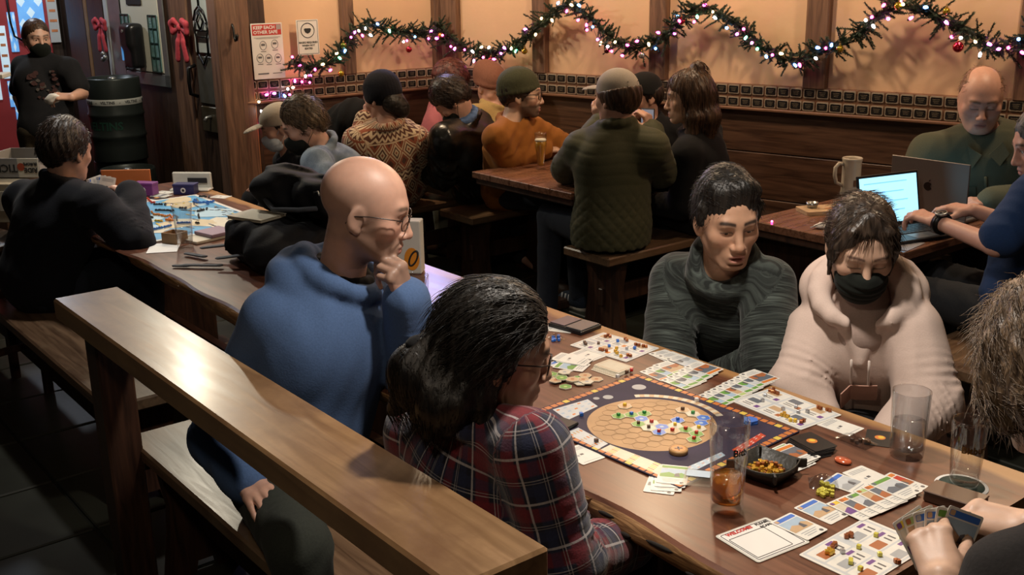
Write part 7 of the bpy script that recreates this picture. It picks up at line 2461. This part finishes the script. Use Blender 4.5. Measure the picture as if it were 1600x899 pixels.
# board with leftovers
e = thing('serving_board', 'pale wooden serving board with a dip pot on the plank table', 'board', P(1285, 331, Z2)+np.array([0, 0, .0006]), TH+R(62))
MB().prism(rrect(.20, .13, .012), 0, .016).build('board', wood('board_maple', (.42, .28, .15), (.62, .44, .26), .5, 8, (1, 8, 8), .1), e)
MB().lathe([(0, .016), (.022, .016), (.027, .040), (.024, .040), (.020, .022), (0, .022)], 20, c=(-.04, .02, 0), cap=False).build('dip_pot', mat('steel_pot', (.4, .4, .38), .3, metal=.8), e)
q = MB(); q.flat(circ(.023, 12, .03, -.015, 1.3, .6), .0165); q.build('crumbs', mat('crumb_brown', (.38, .15, .04), .7), e)
e = thing('fork_and_napkin', 'crumpled napkin with a fork at the edge of the plank table', 'napkin', P(1285, 357, Z2)+np.array([0, 0, .0006]), .3)
S = Solid(); S.el((0, 0, .010), (.04, .025, .010), None, .02); S.el((.03, .01, .008), (.03, .02, .008), None, .02); V, Q = S.surface(.005, wrinkle(.005, 90, 3)); mesh_np('napkin', V, Q, m_white, e)
q = MB(); q.tube([(-.07, -.02, .012), (-.02, -.01, .022), (.05, .0, .026)], .0025, 6); q.build('fork', m_steel, e)
flat = thing('paper_sheet', 'grey paper sheet at the corner of the laptop table', 'paper', W(-2.26, 3.70, Z2+.0006), TH+R(8))
MB().box((0, 0, .0008), (.11, .16, .0012)).build('sheet', mat('sheet_grey', (.24, .24, .26), .5), flat)
e = thing('red_fairy_light', 'tiny glowing pink light on the corner of the laptop table', 'light', P(1206, 348, Z2)+np.array([0, 0, .001]))
MB().lathe([(0, 0), (.004, .001), (.005, .004), (.003, .008), (0, .009)], 10).build('bulb', b_me['pink'].materials[0], e)
# amber wheat beer and napkin on the other table
pw = [(.026, 0), (.027, .004), (.020, .02), (.019, .035), (.023, .07), (.031, .12), (.034, .155), (.033, .185), (.0325, .195)]
e = tumbler('wheat_beer_glass', 'tall wheat beer glass of cloudy golden beer on the plank table', P(845, 264, Z2)+np.array([0, 0, .0006]), pw, .0018, .014, (.150, mat('wheat_beer', (.72, .36, .04), .25, trans=.25)), foam=.012)
e = thing('paper_napkin', 'white paper napkin on the table by the quilted jacket', 'napkin', P(893, 260, Z2)+np.array([0, 0, .0006]), .4)
MB().box((0, 0, .002), (.14, .11, .003), bev=.001).build('sheet', m_white, e); MB().box((.01, .005, .005), (.12, .09, .002), rz=.2, bev=.0008).build('fold', m_white, e)
e = thing('phone', 'dark phone held up by the person in the grey cap', 'phone', J(1012, 192, 5.62), R(-30))
MB().box((0, 0, 0), (.075, .008, .15), bev=.003).build('body', m_ink, e); MB().box((0, -.0045, 0), (.068, .001, .138)).build('screen', mat('phone_screen', (.3, .32, .35), .2, emit=.25, ecol=(.5, .55, .7)), e)

# ================================================================== train game end of the slab
g7 = lambda x, y: (160+x/5.992, 250+y/5.992)
quad = [(214, 352), g7(910, 305), g7(1330, 440), g7(1075, 690)]
quad = [(182, 331), (312, 301), (384, 324), (300, 373)]
ca = P(232, 379, ZT+.004); cb = P(338, 366, ZT+.004); cc_ = P(383, 323, ZT+.004); cd = P(312, 301, ZT+.004)
tb_c = W(-4.60, 1.74, ZT)
e = thing('train_board', 'pale blue train route map board on the far end of the slab', 'board game', tb_c+np.array([0, 0, .0004]), TH)
tbw, tbd = .80, .53
MB().box((0, 0, .003), (tbw, tbd, .006), bev=.001).build('board', pm_('paper'), e)
q = MB(); q.flat(rrect(tbw*.95, tbd*.93, .004, 2), .0062, 0)
rm = random.Random(8)
for i in range(15):
    cx_, cy_ = rm.uniform(-.33, .33), rm.uniform(-.20, .20); r_ = rm.uniform(.05, .12); n = 11
    pts = [(max(-tbw*.47, min(tbw*.47, cx_+r_*rm.uniform(.6, 1.1)*math.cos(6.283*k/n))), max(-tbd*.46, min(tbd*.46, cy_+r_*rm.uniform(.5, 1.0)*math.sin(6.283*k/n)))) for k in range(n)]
    q.flat(pts, .0064+.0001*i, rm.choice((1, 1, 2, 3)))
for i in range(26):
    x0, y0 = rm.uniform(-.36, .30), rm.uniform(-.22, .22); a = rm.uniform(-.6, .6)
    for k in range(rm.randint(2, 4)):
        M_ = Matrix.Translation((x0+k*.028*math.cos(a), y0+k*.028*math.sin(a), .0085)) @ Matrix.Rotation(a, 4, 'Z')
        q.add([(-.011, -.004, 0), (.011, -.004, 0), (.011, .004, 0), (-.011, .004, 0)], [(0, 1, 2, 3)], rm.choice((4, 4, 5, 6)), False, M_)
tag(q.build('map_print', [mat('map_sea', (.10, .34, .58), .4, noise=.35, scale=9), mat('map_land', (.56, .47, .30), .5, noise=.2, scale=20), mat('map_land_pale', (.60, .57, .45), .5, noise=.2, scale=20), mat('map_ice', (.40, .58, .68), .4), pm_('ink'), pm_('yellow'), pm_('grey')], e), kind='stuff')
car = MB(); car.box((0, 0, .0045), (.022, .0075, .007), bev=.001); car.box((-.005, 0, .0090), (.007, .006, .003), bev=.0006); car.box((.006, 0, .0090), (.004, .004, .003), bev=.0006)
car_me = {k: car.mesh('train_car', mat('train_'+k, c, .4)) for k, c in (('blue', (.02, .14, .50)), ('red', (.55, .05, .02)), ('orange', (.65, .20, .02)), ('black', (.02, .02, .02)), ('yellow', (.66, .42, .03)))}
chains = [('blue', [(862, 402), (895, 408), (930, 408), (965, 405), (1000, 402), (1035, 398), (985, 418), (870, 385)]), ('red', [(400, 370), (425, 372), (440, 385), (455, 400), (475, 408), (120, 410), (160, 400), (190, 400)]),
          ('orange', [(430, 490), (465, 500), (495, 520), (530, 522), (565, 530), (600, 535), (635, 530), (655, 545), (625, 560), (610, 572), (650, 575)]), ('yellow', [(512, 580), (545, 582)]),
          ('black', [(500, 425), (545, 425), (590, 425), (515, 480), (550, 480), (590, 482), (625, 483), (655, 485), (740, 460), (780, 460), (925, 350), (960, 350), (1000, 356), (905, 486), (940, 477), (978, 466), (905, 545), (900, 525), (890, 600), (430, 540), (460, 545)]),
          ('blue', [(400, 450), (425, 456), (455, 662), (500, 655), (545, 645), (595, 635), (630, 626), (720, 600), (760, 598), (805, 598)])]
for k, pts in chains:
    for i, (x, y) in enumerate(pts):
        j = min(i+1, len(pts)-1); a = P(*g7(*pts[j]), ZT)-P(*g7(*pts[max(j-1, 0)]), ZT)
        o = link(bpy.data.objects.new('train_car', car_me[k])); o.location = Vector(P(*g7(x, y), ZT+.0088)); o.rotation_euler = (0, 0, math.atan2(a[1], a[0]))
        tag(o, 'small %s plastic train car on the route map' % k, 'train piece', k+' train cars on the map')


def deck_box(label, x, y, w_, d_, h_, m, rot=0., emblem=None, name='card_box'):
    e = thing(name, label, 'box', P(x, y, ZT)+np.array([0, 0, .0004]), TH+R(rot))
    MB().box((0, 0, h_/2), (w_, d_, h_), bev=.0025).build('body', m, e); MB().box((0, 0, h_-.004), (w_*1.03, d_*1.04, .012), bev=.002).build('lid', m, e)
    if emblem:
        q = MB(); Mx = Matrix.Translation((0, -d_/2-.0008, h_*.45)) @ Matrix.Rotation(R(90), 4, 'X'); q.prism(circ(h_*.26, 18), 0, .0008, M=Mx); q.prism(circ(h_*.13, 12), .0008, .0014, 1, M=Mx); q.build('emblem', [m_white, m_ink], e)
    return e


def Pz(e, dz): e.location.z += dz


deck_box('small purple card box standing behind the train board', 229, 305, .105, .055, .062, mat('box_purple', (.17, .045, .20), .4), 38, True)
e = deck_box('dark blue card box with a white crest in front of the pale tray', 291, 303, .105, .06, .050, mat('box_navy', (.020, .020, .095), .4), 44, True)
e = thing('card_tray', 'pale upright card holder leaning at the far end of the slab', 'tray', P(297, 299, ZT)+np.array([0, 0, .0006]), TH+R(45))
MB().box((0, .04, .045), (.20, .016, .086), bev=.006).build('panel', mat('tray_ivory', (.56, .55, .48), .4), e)
MB().box((.03, .029, .048), (.10, .004, .026), bev=.002).build('slot', m_ink, e)
MB().box((0, .02, .006), (.20, .07, .012), bev=.004).build('base', MATS['tray_ivory'], e)
e = thing('box_lid', 'orange cardboard box lid standing behind the raised hands', 'box', P(200, 300, ZT)+np.array([0, 0, .0006]), TH+R(52))
MB().box((0, 0, .055), (.24, .012, .11), bev=.002).build('panel', mat('card_orange', (.42, .12, .03), .6), e); MB().box((0, .03, .006), (.24, .06, .012), bev=.002).build('rim', MATS['card_orange'], e)
for i, (x, y) in enumerate(((240, 313), (246, 310), (252, 307), (236, 316))): card(x, y, [ST[4], BACK, ST[2], BLANK][i], 'card in the display row beside the purple box', 30, .0012*i, 'train card display row')
for i, (x, y) in enumerate(((345, 308), (258, 301))): card(x, y, BLANK, ['white card lying past the train board corner', 'white card between the purple and blue boxes'][i], 30)
e = thing('paper_pad', 'blank white paper sheet on the slab edge beside the water glass', 'paper', P(256, 388, ZT)+np.array([0, 0, .0005]), TH+R(62))
MB().box((0, 0, .0008), (.115, .15, .0014)).build('sheet', mat('bright_paper', (.82, .82, .80), .6), e)
e = thing('small_wooden_box', 'small open tan box beside the water glass', 'box', P(274, 379, ZT)+np.array([0, 0, .0006]), TH+R(28))
for x, y, a, b2 in ((0, -.032, .075, .005), (0, .032, .075, .005), (-.035, 0, .005, .064), (.035, 0, .005, .064)): MB().box((x, y, .022), (a, b2, .044), bev=.001).build('side', mat('tan_box', (.30, .18, .09), .6, noise=.2, scale=30), e)
MB().box((0, 0, .003), (.07, .06, .005)).build('bottom', MATS['tan_box'], e)
e = thing('rule_book', 'stack of thin printed boards under the backpack side', 'book', P(321, 374, ZT)+np.array([0, 0, .0006]), TH+R(12))
MB().box((0, 0, .006), (.11, .16, .012), bev=.002).build('lower_board', pm_('cream'), e); MB().box((.0, .05, .020), (.12, .12, .014), bev=.002).build('upper_board', mat('box_mauve', (.26, .18, .24), .5), e)
# cards held by the train player
tp = train_player
for i in range(4):
    o = link(bpy.data.objects.new('playing_card', card_mesh(BLANK if i % 2 else ST[4])))
    f_ = unit(np.array([-.35+.18*i, .2, .9])); nrm = unit(np.array([.3, -.85, .3])); x_ = unit(np.cross(f_, nrm)); nrm = np.cross(x_, f_)
    Mx = Matrix(np.column_stack([x_, f_, nrm]).tolist()).to_4x4(); Mx.translation = Vector(J(152+5*i, 292, 4.62)+nrm*.0012*i); o.matrix_world = Mx
    tag(o, 'card in the fan held by the black pullover at the train game', 'card', 'cards held at the train game')

# backpack, book and black bag
m_pack = mat('nylon_black', (.006, .006, .007), .75, spec=.2, noise=.35, scale=40, bump=.2, bscale=160)
m_packg = mat('nylon_grey', (.055, .06, .07), .7, noise=.3, scale=50, bump=.2, bscale=180)
pb = P(418, 415, ZT)
e = thing('backpack', 'black and grey backpack lying on the slab beside the blue hoodie', 'backpack', pb+np.array([0, 0, .0]), TH)
Mt = np.eye(3)
S = Solid(); S.bx((-.02, .06, .075), (.17, .14, .075), .055, None, .03); S.bx((-.10, .05, .085), (.10, .13, .07), .05, None, .03); S.el((.10, .02, .07), (.14, .14, .07), None, .05); S.cut((0, 0, .001), (0, 0, -1), .002)
V, Q = S.surface(.008, wrinkle(.012, 26, 5)); mesh_np('main_compartment', V, Q, m_pack, e)
S = Solid(); S.bx((-.18, .06, .08), (.035, .13, .068), .03, None, .02); V, Q = S.surface(.007, wrinkle(.005, 30, 6)); mesh_np('front_pocket', V, Q, m_packg, e)
q = MB(); q.tube([(-.20, .12, .14), (-.19, .14, .175), (-.15, .15, .185), (-.12, .13, .165)], .009, 8); q.build('grab_handle', m_pack, e)
for pts in ([(-.16, -.06, .06), (-.24, -.14, .012), (-.33, -.17, .008)], [(-.02, -.07, .05), (-.08, -.15, .012), (-.17, -.24, .008), (-.20, -.27, .008)]):
    S = Solid(); S.chain(pts, [.016, .015, .014, .013][:len(pts)], .01, flat=(np.array([0, 0, 1.]), .3)); V, Q = S.surface(.004); mesh_np('strap', V, Q, m_packg, e)
q = MB(); q.tube([(-.205, -.05, .10), (-.212, .06, .13), (-.20, .16, .10)], .003, 5); q.build('zip', m_black, e)
e = thing('tan_book', 'tan paper book lying open on the backpack', 'book', pb+W(-.10, .02, .158), TH+R(20))
MB().box((0, 0, .006), (.17, .13, .010), bev=.002).build('pages', mat('book_tan', (.50, .44, .32), .7, noise=.1, scale=30), e); MB().box((0, 0, .0125), (.175, .135, .003), bev=.001).build('cover', mat('book_cover', (.55, .50, .38), .7, noise=.1, scale=30), e)
e = thing('shoulder_bag', 'slouched black bag resting on top of the backpack', 'bag', pb+W(-.06, .20, .0), TH+R(10))
S = Solid(); S.bx((.02, .02, .235), (.20, .10, .065), .05, None, .03); S.el((-.10, -.02, .25), (.11, .12, .085), None, .05); S.el((.12, .03, .22), (.14, .10, .06), None, .05); S.el((0, .08, .10), (.2, .09, .12), None, .05); S.cut((0, 0, .001), (0, 0, -1), .002)
V, Q = S.surface(.008, wrinkle(.016, 24, 9)); mesh_np('bag_body', V, Q, m_pack, e)
q = MB(); q.tube([(-.15, -.10, .24), (-.02, -.13, .19), (.10, -.11, .20), (.24, -.05, .22)], .010, 6); q.build('strap', m_packg, e)
q = MB(); q.tube([(.16, -.07, .24), (.165, -.08, .27), (.185, -.08, .275), (.19, -.07, .245)], .004, 6); q.build('buckle', m_steel, e)
e = thing('paper_bag', 'white paper bag with an orange mark behind the glasses of the bald person', 'bag', P(640, 425, ZT)+np.array([0, 0, .0006]), R(-8))
MB().box((0, 0, .095), (.10, .06, .19), bev=.003).build('paper', mat('bag_white', (.55, .53, .48), .7, noise=.08, scale=20), e)
q = MB(); Mx = Matrix.Translation((.018, -.0305, .055)) @ Matrix.Rotation(R(90), 4, 'X'); q.prism(circ(.034, 20, 0, 0, .8, 1.2), 0, .0012, M=Mx); q.build('orange_mark', mat('mark_orange', (.65, .24, .02), .6), e)
q = MB(); Mx = Matrix.Translation((.024, -.032, .058)) @ Matrix.Rotation(R(90), 4, 'X') @ Matrix.Rotation(R(-25), 4, 'Z'); q.tube([tuple(Mx @ Vector((x, y, 0))) for x, y in circ(.024, 18, 0, 0, .5, 1.2)], .0035, 6, closed=True); q.build('black_swirl', m_ink, e)

# game boxes on the chair
cb_ = J(-5, 300, 4.75)
e = thing('game_box', 'open game box with upside down TICKET and RIDE lettering on its side', 'box', J(18, 258, 5.0)*np.array([1, 1, 0])+np.array([0, 0, .90]), R(-6))
m_gb = mat('gamebox_grey', (.27, .26, .25), .6, noise=.1, scale=20); m_gc = mat('gamebox_cream', (.56, .52, .42), .6, noise=.1, scale=20)
bx0 = MB(); bx0.box((-.02, .15, .006), (.30, .30, .010)); bx0.build('bottom', m_gb, e)
for x, y, a, b2, m in ((-.07, 0, .20, .006, m_gb), (.08, 0, .10, .006, m_gc), (-.02, .30, .30, .006, m_gb), (-.17, .15, .006, .30, m_gb), (.13, .15, .006, .30, m_gb)): MB().box((x, y, .045), (a, b2, .088), bev=.001).build('side', m, e)
q = MB(); Mx = Matrix.Translation((-.055, -.0042, .045)) @ Matrix.Rotation(R(90), 4, 'X') @ Matrix.Rotation(math.pi, 4, 'Z')
v, f = text_geo('TICKET', .050, 'CENTER', .0012); q.add(v, f, 0, False, Mx)
Mx = Matrix.Translation((.092, -.0042, .036)) @ Matrix.Rotation(R(90), 4, 'X') @ Matrix.Rotation(math.pi, 4, 'Z'); v, f = text_geo('RIDE', .030, 'CENTER', .0010); q.add(v, f, 0, False, Mx)
Mx = Matrix.Translation((.092, -.0042, .064)) @ Matrix.Rotation(R(90), 4, 'X') @ Matrix.Rotation(math.pi, 4, 'Z'); v, f = text_geo('EUROPE', .018, 'CENTER', .0007); q.add(v, f, 0, False, Mx)
q.build('lettering', m_ink, e)
q = MB(); q.prism(circ(.018, 14), 0, .001, M=Matrix.Translation((.046, -.0035, .05)) @ Matrix.Rotation(R(90), 4, 'X')); q.build('red_picture', mat('box_red', (.40, .07, .03), .6), e)
e = thing('cardboard_box', 'tan box below the lettered game box at the picture edge', 'box', J(-12, 300, 4.95)*np.array([1, 1, 0])+np.array([0, 0, .716]), R(-6))
MB().box((0, .1, .09), (.26, .28, .178), bev=.003).build('carton', mat('carton_tan', (.40, .34, .24), .7, noise=.1, scale=20), e); MB().box((.08, -.042, .10), (.06, .004, .09), bev=.001).build('label_sticker', m_gc, e)
e = thing('counter_shelf', 'pale shelf board at the picture edge beside the standing person', 'shelf', J(2, 118, 6.3), R(10))
MB().box((-.1, 0, 0), (.26, .18, .025), bev=.003).build('board', mat('shelf_pale', (.50, .48, .44), .5), e); MB().box((-.14, .05, -.55), (.10, .06, 1.08), bev=.004).build('support', m_dark, e)

# ================================================================== kegs, bows, dispenser
m_keg = mat('keg_black', (.024, .030, .028), .38, noise=.3, scale=6, metal=.3)
m_band = mat('keg_band', (.45, .45, .42), .5)
m_kgrn = mat('keg_lettering', (.03, .10, .07), .5)


def keg(loc, label, rot=0., text=True):
    e = thing('beer_keg', label, 'keg', loc, rot, 'stacked beer kegs')
    r_, h_ = .178, .56
    MB().lathe([(0, .02), (r_*.93, .02), (r_*.99, .0), (r_, .012), (r_, .10), (r_*1.0, .155), (r_*1.035, .165), (r_*1.035, .18), (r_, .19), (r_, .30), (r_*1.035, .31), (r_*1.035, .325), (r_, .335), (r_, .44), (r_*.985, h_-.01), (r_*.96, h_), (r_*.90, h_-.004), (r_*.88, h_-.05), (r_*.7, h_-.035), (r_*.25, h_-.03), (.04, h_-.02), (0, h_-.02)], 40, cap=False).build('shell', m_keg, e)
    MB().lathe([(r_+.0012, .385), (r_+.0022, .387), (r_+.0022, .423), (r_+.0012, .425)], 40, cap=False).build('label_band', m_band, e)
    q = MB()
    for k in range(14):
        a0 = 2*math.pi*k/14; tx = 'VELTINS' if k % 2 else '-'
        v, f = text_geo(tx, .026, 'CENTER', .0008, .0003)
        R_ = r_+.0027; v = [(R_*math.sin(a0+x/R_), -R_*math.cos(a0+x/R_), .404+y) for x, y, z in v]; q.add(v, f)
    tag(q.build('band_lettering', m_ink, e), kind='stuff')
    if text:
        q = MB(); v, f = text_geo('VELTINS', .075, 'CENTER', .002, .0004); R_ = r_+.0015; v = [(R_*math.sin(x/R_+.15), -R_*math.cos(x/R_+.15), .245+y) for x, y, z in v]; q.add(v, f); q.build('big_lettering', m_kgrn, e)
    MB().lathe([(.0, h_-.03), (.028, h_-.03), (.028, h_-.004), (.015, h_+.002), (0, h_+.002)], 16).build('valve', m_steel, e)
    return e


k1 = J(231, 222, 7.5)
kb = np.array([k1[0], k1[1], 0])
def keg_xy(x, y, z): return P(x, y, z)
kA = P(203, 118, 1.08)*np.array([1, 1, 0])
def clear(k, d=.27): return k+WD.n*max(0., d-float((k-WD.o) @ WD.n))


kA = clear(kA)+WD.d*.44
keg(kA+np.array([0, 0, .5615]), 'black keg on top of the stack with a white label band', R(-22))
keg(kA+np.array([-.02, .03, 0]), 'black keg at the bottom under the top one', R(-10), False)
kB = P(233, 232, .54)*np.array([1, 1, 0]); kB = kB+unit(kB)*-.12; kB[2] = 0; kB = clear(kB, .30)+WD.d*.40
kB = kB if np.linalg.norm(kB-kA) > .37 else kA+unit(kB-kA)*.38
keg(kB, 'black keg standing alone in front of the stack', R(-25))

m_bow = cloth('bow_red', (.46, .055, .075), .35, 40, rough=.6, bump=.1)


def bow(label, pl, x, y, s=1., bells=False):
    a, z = pl.hit(x, y)
    e = put(thing('ribbon_bow', label, 'bow'), pl, a, z, .07)
    for sx in (-1, 1):
        S = Solid(); S.chain([(0, 0, 0), (sx*.05*s, -.015, .035*s), (sx*.085*s, -.01, .02*s), (sx*.08*s, -.005, -.025*s), (0, 0, -.004)], [.010*s, .018*s, .020*s, .018*s, .010*s], .01, flat=(np.array([0, 1., 0]), .7))
        V, Q = S.surface(.005); mesh_np('loop', V, Q, m_bow, e)
        S = Solid(); S.chain([(sx*.01, 0, 0), (sx*.03*s, -.01, -.08*s), (sx*.05*s, 0, -.17*s)], [.012*s, .020*s, .024*s], .01, flat=(np.array([0, 1., 0]), .45)); V, Q = S.surface(.005); mesh_np('tail', V, Q, m_bow, e)
    S = Solid(); S.el((0, -.008, 0), (.018*s, .016, .020*s)); V, Q = S.surface(.005); mesh_np('knot', V, Q, m_bow, e)
    if bells:
        for i, (dx, dz) in enumerate(((.03, -.20), (.055, -.225), (.02, -.24))):
            MB().lathe([(.018*math.sin(math.pi*k/8), -.018*math.cos(math.pi*k/8)) for k in range(9)], 14, c=(dx, -.02, dz)).build('jingle_bell', m_steel, e)
    return e


bow('red ribbon bow with jingle bells on the glazed door', WD, 172, 38, 1.0, True)
bow('red ribbon bow hanging on the iron grille door', WD, 297, 42, 1.15)
a, z = WD.hit(228, 70)
e = put(thing('soap_dispenser', 'black wall dispenser on the cream door panel', 'dispenser'), WD, a, z, .09)
S = Solid(); S.bx((0, 0, 0), (.085, .05, .15), .03, None, .01); S.bx((0, -.03, .06), (.075, .04, .075), .03, None, .03); V, Q = S.surface(.009); mesh_np('housing', V, Q, mat('dispenser_black', (.010, .010, .011), .3), e)
MB().box((-.07, -.045, -.05), (.02, .02, .10), bev=.004).build('lit_window', mat('dispenser_blue', (.08, .25, .5), .3, emit=.4, ecol=(.1, .35, .8)), e)
MB().prism(circ(.012, 14), 0, .004, M=Matrix.Translation((0, -.071, .10)) @ Matrix.Rotation(R(90), 4, 'X')).build('button', m_steel, e)
